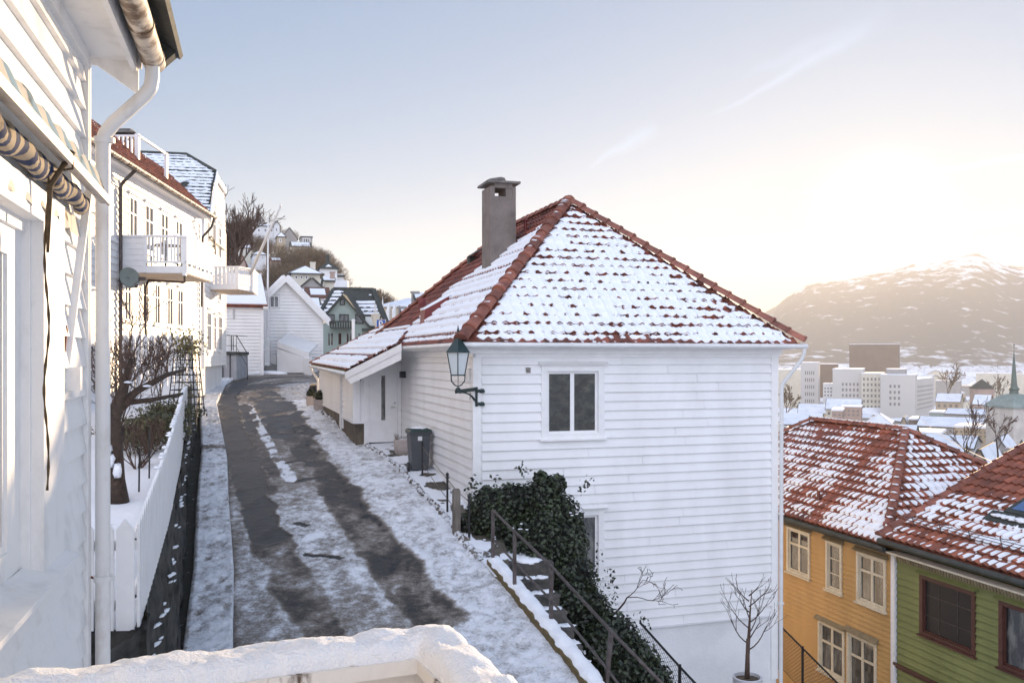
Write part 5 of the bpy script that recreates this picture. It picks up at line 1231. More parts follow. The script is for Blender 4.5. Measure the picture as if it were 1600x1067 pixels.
def gnarled():
    b=P(182,792,12.0); b.z=float(gz(b.x,b.y))-.05
    root=thing('garden_tree',b,'gnarled leafless old tree with a thick twisted trunk beside the near downpipe','tree')
    tm=MB(); cm=MB()
    tr=[b,b+Vector((-.03,0,.35)),P(176,655,12.0),P(192,610,12.0),P(205,560,12.1)]
    tm.tube(tr,[.17,.135,.105,.07,.03],10); tm.tube([P(176,655,12.0),P(162,640,11.9),P(150,600,11.9)],[.10,.07,.04],8)
    tm.tube([P(178,645,12.0),P(215,610,12.1),P(262,585,12.6),P(290,577,13.2)],[.07,.05,.035,.02],7)
    tm.tube([P(186,630,12.0),P(235,625,12.4),P(285,615,13)],[.05,.035,.02],6)
    for k in range(7): tm.blob(b+Vector((random.uniform(-.12,.12),random.uniform(-.1,.1),.1+k*.14)),(.10,.09,.13),k,8,6,.3)
    tm.build('trunk',M['bark'],root,smooth=True)
    rnd=random.Random(5)
    st=[P(205,560,12.1),P(192,610,12.0),P(150,600,11.9),P(262,585,12.6),P(215,610,12.1),P(240,598,12.4),P(176,655,12.0),P(200,590,12.05),P(182,620,12.0)]
    for i in range(17):
        s=st[i%len(st)]; d=Vector((rnd.uniform(-.5,.7),rnd.uniform(-.4,.4),rnd.uniform(.4,1)))
        branchy(cm,cm,s,d,rnd.uniform(.22,.42),.013,3,i+5,spread=.6,upb=.3,curl=.5,minr=.004,n_child=(3,4),ratio=.72)
    cm.build('crown',M['twig'],root)
    sm=MB(); 
    for k,(x,y) in enumerate(((172,720),(168,700),(184,735),(200,597),(230,603))): sm.blob(P(x,y,11.85),(.06,.05,.09 if k<3 else .015),k,8,5,.3)
    sm.build('trunk_snow',M['snow'],root,smooth=True)
gnarled()
def shrub(px,py,D,r,h,label,seed,cat='shrub',leafy=0,stems=9,group=None,mat_=None,leafm=None):
    b=P(px,py,D); b.z=float(gz(b.x,b.y))-.03 if D<30 else b.z
    root=thing('garden_shrub',b,label,cat,group); cm=MB(); rnd=random.Random(seed)
    for i in range(stems):
        a=rnd.uniform(0,6.28); d=Vector((math.cos(a)*r/h,math.sin(a)*r/h,rnd.uniform(.7,1.2)))
        branchy(cm,cm,b+Vector((math.cos(a)*.04,math.sin(a)*.04,0)),d,h*.5,.010,2 if stems>12 else 3,seed*31+i,spread=.5,upb=.3,curl=.35,minr=.004,n_child=(3,4),ratio=.62,segs=4)
    cm.build('stems',mat_ or M['twig'],root)
    if leafy: lm=MB(); leaves(lm,b+Z3*h*.55,(r,r,h*.5),leafy,.035,seed,.3); lm.build('foliage',leafm or M['shrub'],root)
shrub(215,720,14.5,.75,.95,'low wiry bush in the snow right of the gnarled trunk',1,stems=16)
shrub(244,660,21.5,.45,1.75,'bare upright shrub in front of the white zigzag fence',3,stems=7)
shrub(265,655,19.5,.75,.55,'brown leafy bush under the bare upright shrub',5,leafy=1500)
shrub(225,640,17.0,.9,.55,'dark leafy bush behind the gnarled trunk',7,leafy=1500)
shrub(222,700,16,.5,.7,'olive leaved bush below the fallen branches',8,leafy=900)
shrub(185,690,19,.8,1.9,'tall tangled bare shrub behind the near downpipe',9,stems=12)
def hedge_block():
    mb=MB(); c=P(250,632,18.0); mb.blob(c-Z3*.42,(.5,.3,.25),4,14,8,.25); leaves(mb,c-Z3*.42,(.55,.33,.27),900,.035,4,.8)
    o=mb.build('low_hedge',M['shrubgreen'],loc=c-Z3*.6); tag(o,'low dark hedge block with snow in the garden','hedge')
hedge_block()
for i,(px,y0,y1,D,lab) in enumerate(((233,668,750,13.4,'thin black garden stake nearer the picket fence'),(217,700,785,12.6,'thin black garden stake nearer the gnarled tree'))):
    mb=MB(); b=P(px,y1,D); b.z=float(gz(b.x,b.y))-.05; mb.tube([b,P(px+1,y0,D)],.012,6); o=mb.build('garden_stake',M['black'],loc=b); tag(o,lab,'stake','thin stakes in the snowy garden')
def obelisk():
    b=P(291,640,21.8); b.z=float(gz(b.x,b.y)); zt=(HY-545)/FPX*21.8; root=thing('trellis_tower',b,'black iron trellis tower with a climbing rose in the garden','trellis'); mb=MB(); h=zt-b.z; w=.33
    c=[b+Vector((sx*w,sy*w,0)) for sx,sy in ((-1,-1),(1,-1),(1,1),(-1,1))]; t=[b+Vector((sx*w*.62,sy*w*.62,h)) for sx,sy in ((-1,-1),(1,-1),(1,1),(-1,1))]
    for p,q in zip(c,t): mb.tube([p,q],.014,5)
    for k in range(9):
        f=k/8.5; r=[p+(q-p)*f for p,q in zip(c,t)]
        for i in range(4): mb.tube([r[i],r[(i+1)%4]],.010,4)
    for i in range(4):
        m0=(c[i]+c[(i+1)%4])/2; m1=(t[i]+t[(i+1)%4])/2; mb.tube([m0,m1],.009,4)
    mb.build('frame',M['black'],root)
    lm=MB(); leaves(lm,b+Z3*(h+.1),(.55,.45,.5),700,.035,4,.2); leaves(lm,b+Z3*(h*.5),(.4,.3,h*.5),250,.03,6,.4); lm.build('foliage',M['shrubyel'],root)
    cm=MB()
    for i in range(10): branchy(cm,cm,b+Z3*(h*.6)+Vector((random.uniform(-.2,.2),0,0)),Vector((random.uniform(-.6,.6),random.uniform(-.4,.4),1)),.5,.009,2,i,minr=.004)
    cm.build('stems',M['twig'],root)
M['shrubyel']=mat('yellowing_leaf',(.22,.19,.07),.6,tint=.5)
obelisk()
# ================================================================== ROW HOUSE (cream lit, left of the street)
RU=Vector((-.08,1,0)).normalized(); RN=Vector((RU.y,-RU.x,0)); RH=Frame(Vector((-9.13,0,0)),RU,RN)
def ru(px): return RH.uat(px)
def balusters(mb,F,u0,u1,w,z0,z1,step=.11,t=.03,horizontal=True):
    n=max(1,int(abs(u1-u0)/step))
    for i in range(n+1):
        u=u0+(u1-u0)*i/n; mb.fbox(F,u-t/2,u+t/2,w-t/2,w+t/2,z0,z1)
def row_house():
    ua,ub=22.0,34.1; root=thing('row_house',RH.p((ua+ub)/2,-3,-1.3),'long cream sunlit clapboard row house with a wooden balcony left of the street','house')
    ze=5.28; wb=MB(); wb.fbox(RH,ua-14,ub,-7,-.16,-2.5,ze); wb.build('wall',M['white'],root)
    ups=[(171,295,180,372),(200,293,215,372),(225,313,240,372),(250,331,263,373),(273,343,285,374)]
    los=[(193,455,205,494),(221,443,232,506),(240,442,250,507),(260,445,270,509),(276,449,286,511)]
    R1=[RH.rect(*r) for r in ups]; R1=[(a,b,3.25,4.80) for a,b,c,d in R1]
    R2=[RH.rect(*r) for r in los]; R2=[(a,b,1.02,2.42) for a,b,c,d in R2]
    cb=MB(); clap(cb,RH,-1.6,ze-.25,rect_span(ua-6,ub-.1),.20,[hole(r,.02) for r in R1+R2],out=.034); cb.build('cladding',M['white'],root)
    for i,r in enumerate(R1+R2): window(root,RH,r,M['trim'],cols=2,rows=1,casing=.075,sash=.035,transom=.66,proud=.03,hw=.07,recess=.012)
    tb=MB(); tb.fbox(RH,ub-.12,ub+.02,-.02,.05,-2,ze); tb.fbox(RH,ua-6,ub,.0,.06,ze-.25,ze); tb.fbox(RH,ua-6,ub+.2,-.02,.42,ze,ze+.05)
    for px in (187,): u=ru(px); tb.fbox(RH,u-.08,u+.08,0,.05,-2,ze)
    tb.fbox(RH,ua,ub,.0,.10,2.78,2.90) if False else None
    tb.build('wall_trim',M['trim'],root)
    # end wall facing the tall house
    eb=MB(); EF=Frame(RH.p(ub,0,0),-RN,-RU); eb.fbox(EF,0,.02,0,.01,-1,ze); 
    # roof
    e=RH.p(ua-8,.46,ze+.07); pl=Plane(e,RU,-RN+Z3*.95); L=ub-ua+8.2; rtop=2.6; poly=[(0,0),(L,0),(L,rtop),(0,rtop)]
    rb=MB(); tiles(rb,pl,poly,tw=.24,th=.34,amp=.045,step=.045,seed=11,nu=5,nv=2); rb.build('roof',M['tile_or'],root,smooth=True,auto=35)
    ub2=MB(); ub2.prism([pl.p(0,0,-.05),pl.p(L,0,-.05),pl.p(L,rtop,-.05),pl.p(0,rtop,-.05)],-pl.N*.06)
    q=[pl.p(0,rtop,-.05),pl.p(L,rtop,-.05),pl.p(L,rtop,-.05)-RN*7,pl.p(0,rtop,-.05)-RN*7]; ub2.add(q+[p-Z3*2 for p in q],[(0,1,2,3),(0,4,5,1),(1,5,6,2)]); ub2.build('roof_boarding',M['slate'],root)
    sb=MB(); roof_snow(sb,pl,poly,.24,.34,.045,.045,'patch',.03,.05,.05,31,thin=lambda U,V:.55-.35*sstep(1.2,2.2,V)); sb.build('roof_snow',M['snow'],root,smooth=True)
    # red dormer cheek + chimney + roof terrace
    gb=MB(); g0=RH.p(ua-7.8,.54,ze+.08); g1=RH.p(ub+.15,.54,ze+.05); gb.tube([g0,g1],.07,10)
    s=0
    while s<18: gb.tube([g1-RU*s,g1-RU*(s+.03)],.08,10); s+=.6
    gb.build('gutter',M['gutter_old'],root,smooth=True,auto=50)
    dp=RH.p(ub-.12,.5,ze); downpipe('downpipe',[RH.p(ub,.54,ze),RH.p(ub-.02,.45,ze-.35),RH.p(ub-.15,.14,ze-.75),RH.p(ub-.15,.12,1.9)],.045,M['steel'],root)
    u=ru(183); downpipe('downpipe',[RH.p(u,.50,ze),RH.p(u,.10,ze-.4),RH.p(u,.10,-1.2)],.05,M['steel'],root)
    # roof terrace balustrade
    T=Frame(P(178,250,28.5),Vector((1,.03,0)),Vector((0,-1,0))); z0=(HY-262)/FPX*28.5; z1=(HY-211)/FPX*28.5
    tb=MB(); x1=(217-178)/FPX*28.5
    tb.fbox(T,-1.5,x1,-.03,.03,z1-.06,z1); tb.fbox(T,-1.5,x1,-.03,.03,z0,z0+.06); balusters(tb,T,-1.5,x1-.1,0,z0,z1,.13,.05); tb.fbox(T,x1-.12,x1,-.06,.06,z0-1.6,z1+.03)
    S=Frame(T.p(x1,0,0),Vector((-.05,1,0)),Vector((1,.05,0))); tb.fbox(S,0,2.6,-.03,.03,z1-.06,z1); tb.fbox(S,0,2.6,-.03,.03,z0-.6,z0-.5); tb.fbox(S,2.5,2.6,-.05,.05,z0-2.0,z1); 
    ro=tb.build('roof_terrace_railing',M['trim'],root); S2=S
    fl=MB(); fl.fbox(T,-1.5,x1,-2.6,0,z0-.25,z0-.12); fl.build('terrace_floor',M['trim'],root)
    ch=MB(); c=P(198,216,31); w=.40; ch.box(c-Z3*.9,(w,w,1.9)); cz_=c.z; ch.box(c+Z3*.08,(.3,.3,.25)); co=ch.build('chimney',M['concrete'],root)
    k=MB(); k.add([c+Vector((sx*.42,sy*.36,.12)) for sx,sy in ((-1,-1),(1,-1),(1,1),(-1,1))]+[c+Vector((sx*.22,sy*.22,.22)) for sx,sy in ((-1,-1),(1,-1),(1,1),(-1,1))],[(3,2,1,0),(4,5,6,7),(0,1,5,4),(1,2,6,5),(2,3,7,6),(3,0,4,7)]); k.box(c+Z3*.25,(.42,.42,.06)); k.build('chimney_cap',M['stone_grey'],co)
    d=MB(); p=P(172,246,24.9); d.prism([P(150,246,24.6),P(172,258,25.6),P(196,288,26.3),P(172,285,25.8)],Vector((-.8,.6,.5))); d.build('dormer_cheek',M['tile_or'],root)
    # balcony
    y0=ru(190); Bz0,Bz1=2.42,3.47; w1=1.80; u1=RH.uat(190)+2.9
    bb=MB(); bb.fbox(RH,y0,u1,0,w1,2.42,2.62); bo=bb.build('balcony',M['trim'],root)
    un=MB(); 
    for i in range(12): un.fbox(RH,y0+.03,u1-.03,.02+i*.148,.02+i*.148+.138,2.395,2.419)
    un.build('balcony_soffit',M['soffit'],bo)
    BF=Frame(RH.p(y0,0,0),RN,-RU)   # front face towards viewer
    rr=MB(); clap(rr,BF,2.62,3.44,rect_span(0,.62),.16,[],out=.02,w=.0); rr.fbox(BF,0,.62,-.05,-.0,2.62,3.46); rr.fbox(BF,.60,.68,-.06,.03,2.42,3.47)
    rr.fbox(BF,.0,w1+.04,-.05,.05,3.44,3.50); rr.fbox(BF,.62,w1,-.03,.03,2.70,2.76); rr.fbox(BF,w1-.10,w1,-.08,.02,2.35,3.44); balusters(rr,BF,.70,w1-.12,0,2.74,3.45,.095,.045)
    OF=Frame(RH.p(y0,w1,0),RU,RN); Lb=u1-y0; rr.fbox(OF,-.02,Lb,-.05,.05,3.441,3.501); rr.fbox(OF,0,Lb,-.02,.03,2.42,2.62)
    n=6
    for i in range(n): a=Lb*i/n+.02; bq=Lb*(i+1)/n-.02; rr.fbox(OF,a,bq,-.02,.015,2.72,3.44)
    for i in range(n+1): rr.fbox(OF,Lb*i/n-.03,Lb*i/n+.03,-.03,.04,2.62,3.44)
    ro=rr.build('balcony_railing',M['trim'],bo)
    fn=MB(); fn.lathe(RH.p(y0+1.1,.9,2.62),[(.2,0),(.2,.02),(.03,.04),(.03,.68),(.42,.70),(.42,.73)],14); o=fn.build('balcony_table',M['bin']); tag(o,'small dark round table behind the wooden balcony balusters','table')
    for dx,lab in ((-.6,'dark chair at the wall side of the small round balcony table'),(.6,'dark chair at the outer side of the small round balcony table')):
        fn=MB(); c=RH.p(y0+1.0,.9+dx,2.62); fn.box(c+Z3*.42,(.4,.4,.04)); fn.box(c+Z3*.66+X3*(.19 if dx>0 else -.19),(.04,.4,.44))
        for sx in (-.17,.17):
            for sy in (-.17,.17): fn.box(c+Vector((sx,sy,.2)),(.035,.035,.41))
        o=fn.build('balcony_chair',M['bin']); tag(o,lab,'chair','chairs on the wooden balcony')
    dpz=MB(); a=RH.p(ru(222),.12,0); zt=RH.z(ru(222),436)
    downpipe('downpipe',[BF.p(w1-.18,-.5,2.40),BF.p(w1-.2,-.6,2.2),RH.p(ru(224),.14,RH.z(ru(224),438)),RH.p(ru(221),.12,RH.z(ru(222),452)),RH.p(ru(221),.12,-1.0)],.035,M['steel'],root)
M['soffit']=mat('warm_soffit_board',(.62,.50,.38),.6,var=.2,vscale=10)
row_house()
def dish():
    c=P(201,435,25.0); root=thing('satellite_dish',c,'grey green satellite dish on the cream row house wall','satellite dish'); mb=MB()
    ax=Vector((.75,-.62,.22)).normalized(); s=ax.cross(Z3).normalized(); u=s.cross(ax)
    mb.lathe(c,[(.30,.07),(.26,.045),(.18,.02),(.08,.004),(.01,0),(.01,-.015),(.08,-.01),(.18,.006),(.26,.032),(.30,.06)],22,(s,u,ax),cap=False); mb.build('reflector',M['dish'],root,smooth=True)
    k=MB(); k.tube([c-u*.26,c-u*.33+ax*.35],.012,5); k.box(c-u*.33+ax*.37,(.07,.07,.10)); k.tube([c,c-ax*.25,c-ax*.25+Vector((-.3,.2,.0))],.02,6); k.tube([c-Z3*.12,c-ax*.2-Z3*.12+Vector((-.3,.2,0))],.012,5); k.build('bracket',M['steel'],root)
    f=MB(); a=P(222,436,25.2); f.box(a,(.16,.12,.10)); f.tube([a,c-u*.25],.008,4); o=f.build('wall_floodlight',M['steel']); tag(o,'small floodlight on the pipe under the balcony','light')
M['dish']=mat('dish_grey_green',(.22,.25,.22),.5,var=.2)
dish()
def zigzag():
    a=P(196,600,25.0); b=P(302,600,25.6); zt=(HY-522)/FPX*25.2; zb=-1.6; L=(b-a).length; d=(b-a).normalized(); d.z=0; n=Vector((d.y,-d.x,0)); mb=MB(); s=0; w=.17
    while s<L:
        p=Vector((a.x+d.x*s,a.y+d.y*s,zb)); picket(mb,p,d,n,w-.008,zt-zb+ .0,tip=.11,t=.025); s+=w
    mb.beam(Vector((a.x,a.y+.04,zb+.4)),Vector((b.x,b.y+.04,zb+.4)),.04,.1)
    o=mb.build('zigzag_fence',M['trim']); tag(o,'tall white board fence with a zigzag top in front of the row house','fence')
    # wall strip right of it, at the house corner
zigzag()
def corner_bits():
    p=G(325,599); root=thing('glazed_planter',p,'tall blue glazed planter with a green plant at the street bend','planter'); mb=MB(); mb.lathe(p,[(.20,0),(.24,.1),(.34,.75),(.36,.8),(.30,.8)],14,cap=False); mb.build('pot',M['bluepot'],root,smooth=True,auto=40)
    lm=MB(); leaves(lm,p+Z3*1.0,(.38,.38,.28),350,.07,3,.2); o=lm.build('potted_plant',M['shrubyel']); tag(o,'yellow green leafy plant growing in the blue glazed planter','plant')
M['bluepot']=mat('blue_grey_glaze',(.10,.13,.20),.3,var=.3)
corner_bits()
# ================================================================== TALL GAMBREL HOUSE
GU=Vector((-.21,1,0)).normalized(); GN=Vector((GU.y,-GU.x,0)); GF=Frame(Vector((-.3443*38.3+.0,38.3,0)),GU,GN)
M['porchw']=mat('grey_render_wall',(.42,.43,.46),.9,var=.2,vscale=2)
def tall_house():
    root=thing('gambrel_house',GF.p(4,-3,-1.6),'tall white house with a snowy dark slate gambrel roof behind the row house','house')
    Lg=GF.uat(352); z0=-2.2; ze=(HY-338)/FPX*38.4; zk=8.35; zc=8.45
    prof=[(0,z0),(Lg,z0),(Lg,ze+.3),(Lg-.8,zk+.1),(Lg*.60,9.3),(Lg*.42,9.3),(1.9+1.6,zk),(.15,ze)]
    prof=[(0,z0),(Lg,z0),(Lg,ze+.4),(Lg-.7,zk+.2),(3.3,zk+.1),(.1,ze-.15)]
    wb=MB(); wb.prism([GF.p(u,-.18,z) for u,z in prof],-GN*9); wb.build('wall',M['white'],root)
    ups=[(318,305,321,345,1),(324,318,331,352,1),(333,330,340,362,1)]; rs=[(1.0,1.9,5.0,6.6),(2.9,4.3,4.9,7.0),(5.3,6.6,4.8,6.5)]
    lo=[(1.0,2.5,.2,2.1),(3.4,4.4,.3,2.0),(5.4,6.9,.25,2.1)]; mid=[(5.2,6.6,2.7,4.0)]
    span=lambda z:(0 if z<=ze else (z-ze)/(zk-ze)*3.3, Lg if z<=ze+.4 else Lg-(z-ze-.4)/(zk-ze-.4)*.7)
    cb=MB(); clap(cb,GF,-.4,zk+.16,span,.22,[hole(r,.02) for r in rs+lo+mid],out=.04); cb.build('cladding',M['white'],root)
    for r in rs+lo+mid: window(root,GF,r,M['trim'],cols=2,rows=1,casing=.10,sash=.04,transom=.66,proud=.04,hw=.09,recess=.012)
    # front (viewer side) wall lit corner strip
    EFr=Frame(GF.p(0,0,0),-GN,-GU); fb=MB(); clap(fb,EFr,-.4,ze-.2,rect_span(.1,3.2),.22,[],out=.024); fb.build('end_cladding',M['white'],root)
    tb=MB(); tb.fbox(GF,-.08,.1,-.1,.05,-.5,ze); tb.fbox(GF,Lg-.12,Lg+.04,-.1,.05,-.5,ze+.4); tb.build('wall_trim',M['trim'],root)
    # roof: steep lower slope, jerkinhead, shallower top
    ap=P(292,243,42.8)-GF.o; au,aw_=ap.dot(GU),ap.dot(GN); A2=GF.p(-.35,.28,ze+.0); El=GF.p(-.35,-9,ze+.0); Bk=GF.p(3.3,.1,zk+.22); Kl=GF.p(3.3,-9,zk+.22); Ap=GF.p(au,aw_,ap.z); Rl=GF.p(au,-9.5,ap.z); Bb=GF.p(Lg-.9,.1,zk+.25); Cb=GF.p(Lg-.1,.1,zk-.9)
    
    rb=MB(); rb.add([A2,El,Kl,Bk,Ap,Rl,Bb,Cb],[(0,3,2,1),(3,4,5,2),(3,6,4),(3,7,6)][:3]); 
    back=[Bb,Ap,Rl,Bb-GN*9]; rb.add(back,[(0,1,2,3)]); rb.build('roof',M['slate'],root)
    # slate courses in relief + snow
    def face(P0,P1,P2,P3,seed,th):
        U=(P1-P0); V=(P3-P0); pl=Plane(P0,U,V); pts=[P0,P1,P2,P3] if P3 is not None else [P0,P1,P2]; poly=[pl.uv(p) for p in pts]
        t=MB(); tiles(t,pl,poly,tw=.36,th=.34,amp=0,step=.05,nu=2,nv=2,seed=seed,mode='scallop'); s=MB()
        roof_snow(s,pl,poly,.36,.34,.0,.05,'heavy',.035,.07,.05,seed,thin=th); return t,s
    t1,s1=face(El,A2,Bk,Kl,3,lambda U,V:.05+0*U); t2,s2=face(Kl,Bk,Ap,Rl,5,lambda U,V:-.1+.9*sstep(1.6,2.6,V)+.8*sstep(1.2,.2,np.abs(U-8.6)-.2)*0)
    t1.v+=[];  o=t1.build('slate_covering',M['slate'],root); t2.build('slate_covering',M['slate'],root); s1.build('roof_snow',M['snow'],root,smooth=True); s2.build('roof_snow',M['snow'],root,smooth=True)
    bb=MB(); bb.prism([A2+Z3*.05,Bk+Z3*.05+GN*.05,Bk-Z3*.30+GN*.05+GU*.25,A2-Z3*.3+GU*.25],GN*.06); bb.prism([Bk-GN*.02,Bb-GN*.02,Bb-Z3*.25-GN*.02,Bk-Z3*.25-GN*.02],GN*.08); bb.build('barge_board',M['trim'],root)
    hp=MB(); hp.tube([Bk+Z3*.05,Ap+Z3*.05,Rl+Z3*.05],.09,6); hp.build('hip_flashing',M['slate'],root)
    # dormer
    d0=P(250,322,39.6); d1=P(276,322,39.6); dm=MB(); zt=(HY-294)/FPX*39.6; dm.prism([d0-Z3*.8,d1-Z3*.8,Vector((d1.x,d1.y,zt)),Vector((d0.x,d0.y,zt))],Vector((0,2.2,0))); do=dm.build('dormer',M['white'],root)
    dr=MB(); dr.prism([Vector((d0.x-.3,d0.y-.35,zt)),Vector((d1.x+.35,d1.y-.35,zt)),Vector((d1.x+.35,d1.y+2.2,zt+.75)),Vector((d0.x-.3,d0.y+2.2,zt+.75))],Z3*.10); dr.build('dormer_roof',M['slate'],do)
    ds=MB(); ds.prism([Vector((d0.x-.25,d0.y-.25,zt+.17)),Vector((d1.x+.25,d1.y-.25,zt+.17)),Vector((d1.x+.25,d1.y+2.1,zt+.90)),Vector((d0.x-.25,d0.y+2.1,zt+.90))],Z3*.05); ds.build('dormer_snow',M['snow'],do)
    # balcony over the street
    by=40.3; b0=Vector((-.3414*by,by,0)); BFr=Frame(b0,Vector((1,.0,0)),Vector((0,-1,0))); za,zb_,zc_=(HY-452)/FPX*by,(HY-444)/FPX*by,(HY-417)/FPX*by; w=(372-322)/FPX*by
    m=MB(); pts=[BFr.p(0,0,0),BFr.p(w,0,0),BFr.p(w+.30,-1.2,0),BFr.p(w-.1,-3.4,0),BFr.p(-1.2,-3.4,0)]; m.prism([p+Z3*za for p in pts],Z3*.22); bo=m.build('balcony',M['trim'],root)
    sf=MB(); c=sum(pts,Vector())/5
    for i in range(11): yv=-i*.30; sf.fbox(BFr,.02,w-.02,yv-.26,yv-.02,za-.03,za-.002)
    sf.build('balcony_soffit',M['soffit'],bo)
    r=MB()
    for a,b in zip(pts[:3],pts[1:4]):
        d=(b-a).normalized(); n=Vector((d.y,-d.x,0)); L=(b-a).length; k=max(2,int(L/.16)); F=Frame(a,d,n)
        for i in range(k): r.fbox(F,L*i/k+.01,L*(i+1)/k-.02,-.02,.01,za+.22,zc_-.04)
        r.fbox(F,-.02,L+.02,-.05,.05,zc_-.04,zc_+.03); r.fbox(F,-.03,.05,-.04,.03,za,zc_)
    r.build('balcony_railing',M['trim'],bo)
    # small awning box above the balcony
    aw=MB(); q=P(322,375,38.8); aw.beam(P(326,372,40.0),P(350,391,45.5),.22,.05); aw.build('balcony_awning',M['cream'],root); ab=MB(); ab.tube([P(322,385,39.5),P(322,374,39.7),P(330,370,40.2),P(336,378,41)],.04,6); ab.tube([P(336,378,41),P(337,398,41)],.035,6); ab.tube([P(324,392,40),P(338,383,41.5)],.03,6); ab.build('awning_arm',M['steel'],root)
    # entrance porch with iron railing
    PD=51.0; pf=Frame(P(335,0,PD),Vector((1,.05,0)),Vector((.05,-1,0))); pf.o.z=0; zf=(HY-551)/FPX*PD; zt=(HY-524)/FPX*PD; w=(369-335)/FPX*PD
    pm=MB(); pm.fbox(pf,0,w,-2.6,0,-2.6,zf-.12); po=pm.build('porch',M['porchw'],root); sl=MB(); sl.fbox(pf,-.08,w+.08,-2.6,.08,zf-.12,zf+.06); sl.build('porch_slab',M['slate'],po)
    ir=MB(); ir.tube([pf.p(0,0,zt),pf.p(w,0,zt),pf.p(w,-2.5,zt)],.02,5); ir.tube([pf.p(0,0,zf+.4),pf.p(w,0,zf+.4)],.015,4)
    for i in range(5): ir.tube([pf.p(w*i/4,0,zf),pf.p(w*i/4,0,zt)],.015,4)
    ir.tube([pf.p(w,0,zt),pf.p(w+.45,-.6,zt-1.0),pf.p(w+.5,-.6,-1.9)],.025,5); ir.tube([pf.p(w,-.0,zf+.3),pf.p(w+.42,-.6,zf-.7)],.015,4); ir.tube([pf.p(w-.75,.05,-1.8),pf.p(w-.75,.05,zf-.3)],.03,5); ir.tube([pf.p(w-.35,.05,-1.8),pf.p(w-.35,.05,zf-.1)],.03,5)
    ir.build('porch_railing',M['black'],po)
tall_house()
# ------------------------------------------------------------------ helper for houses further away
def HFr(x0,D0,x1,D1):
    if abs(D1-D0)<=1.01:      # square on to the street axis
        Dm=(D0+D1)/2; bx=((x0+x1)/2-800)/FPX; h=-(bx-(.05 if bx<0 else -.0))*(x1-x0)/FPX*Dm/2; D0,D1=Dm-h,Dm+h
    p=Vector(((x0-800)/FPX*D0,D0,0)); q=Vector(((x1-800)/FPX*D1,D1,0)); d=(q-p); L=d.length; d.normalize(); return Frame(p,d,Vector((d.y,-d.x,0))),L
def sh(label,x0,D0,x1,D1,yb,ye,yr,depth,wall,roof,kind='gable',wins=(),name='house',**kw):
    F,L=HFr(x0,D0,x1,D1); D=(D0+D1)/2; z=lambda y:(HY-y)/FPX*D
    return simple_house(name,F,L,depth,z(yb),z(ye),z(yr),M[wall],M[roof],label,kind,wins,snowm=M['snow'],**kw)
M['mint']=mat('mint_green_wall',(.34,.41,.37),.7,col2=(.29,.35,.32),vscale=.8)
M['white2']=mat('distant_white_wall',(.76,.76,.76),.7,var=.1,vscale=.5)
M['creamw']=mat('distant_cream_wall',(.66,.62,.52),.8,var=.12,vscale=.4)
M['ochre']=mat('distant_ochre_wall',(.50,.42,.31),.8,var=.15,vscale=.4)
M['pinkw']=mat('distant_rosy_wall',(.42,.31,.26),.8,var=.15,vscale=.4)
M['greyw']=mat('distant_grey_wall',(.34,.33,.32),.8,var=.15,vscale=.4)
M['brownr']=mat('brown_roof',(.16,.075,.05),.8,var=.3,vscale=1)
# white house with the red edged roof at the end of the street
e1=sh('white end of street house with a red edged snowy tiled roof',350,56,411,55,583,477,424,7,'white2','tile','side',[(362,480,369,501,2),(352,524,357,549,2),(359,523,367,550,2)],over=.25,snow_cov=.97)
cb=MB(); F_,L_=HFr(350,56,411,55); clap(cb,F_,-1.2,3.0,rect_span(0,L_-.1),.21,[F_.rect(362,480,369,501),F_.rect(350,523,367,550)],out=.055); o=cb.build('cladding',M['white'],e1)
tb=MB(); tb.fbox(F_,L_-.15,L_+.03,0,.06,-1.5,3.2); tb.fbox(F_,L_-.02,L_+.28,-.4,.30,3.0,3.2); tb.fbox(F_,-1,L_+.3,.02,.06,2.95,3.2); tb.build('wall_trim',M['trim'],e1)
e2=sh('white gable house behind the flagpole with a bell shaped roof slope',386,61,505,60,585,494,433,8,'white2','trim','gable',[(421,462,436,481,2)],over=.35,trimm=M['trim'],snow_cov=.96)
F_,L_=HFr(386,61,505,60); cb=MB(); ze_,zr_=(HY-494)/FPX*60.5,(HY-433)/FPX*60.5
clap(cb,F_,-1.3,zr_-.3,lambda z:(0 if z<ze_ else (z-ze_)/(zr_-ze_)*L_/2,L_ if z<ze_ else L_-(z-ze_)/(zr_-ze_)*L_/2),.22,[F_.rect(420,460,437,483)],out=.055); cb.build('cladding',M['white'],e2)
m_=MB(); a=P(433,536,57.5); b=P(483,553,57); m_.prism([a,b,b-Z3*.35,a-Z3*.35],Y3*.1); m_.prism([a-Z3*.25,b-Z3*.35,Vector((b.x,b.y,-1)),Vector((a.x,a.y,-1))],Y3*2.5)
m_.prism([a+Z3*.0,b+Z3*.0,b+Y3*2.6+Z3*.6,a+Y3*2.6+Z3*.6],Z3*.08); o=m_.build('lean_to_shed',M['white2']); tag(o,'low white lean-to shed in front of the white gable house','shed')
m_=MB(); a=P(398,542,58.5); b=P(432,556,58.3); m_.prism([a,b,b-Z3*.6,a-Z3*.6],Y3*.1); o=m_.build('stair_screen',M['trim']); tag(o,'sloping white stair panel left of the lean-to shed','stair panel')
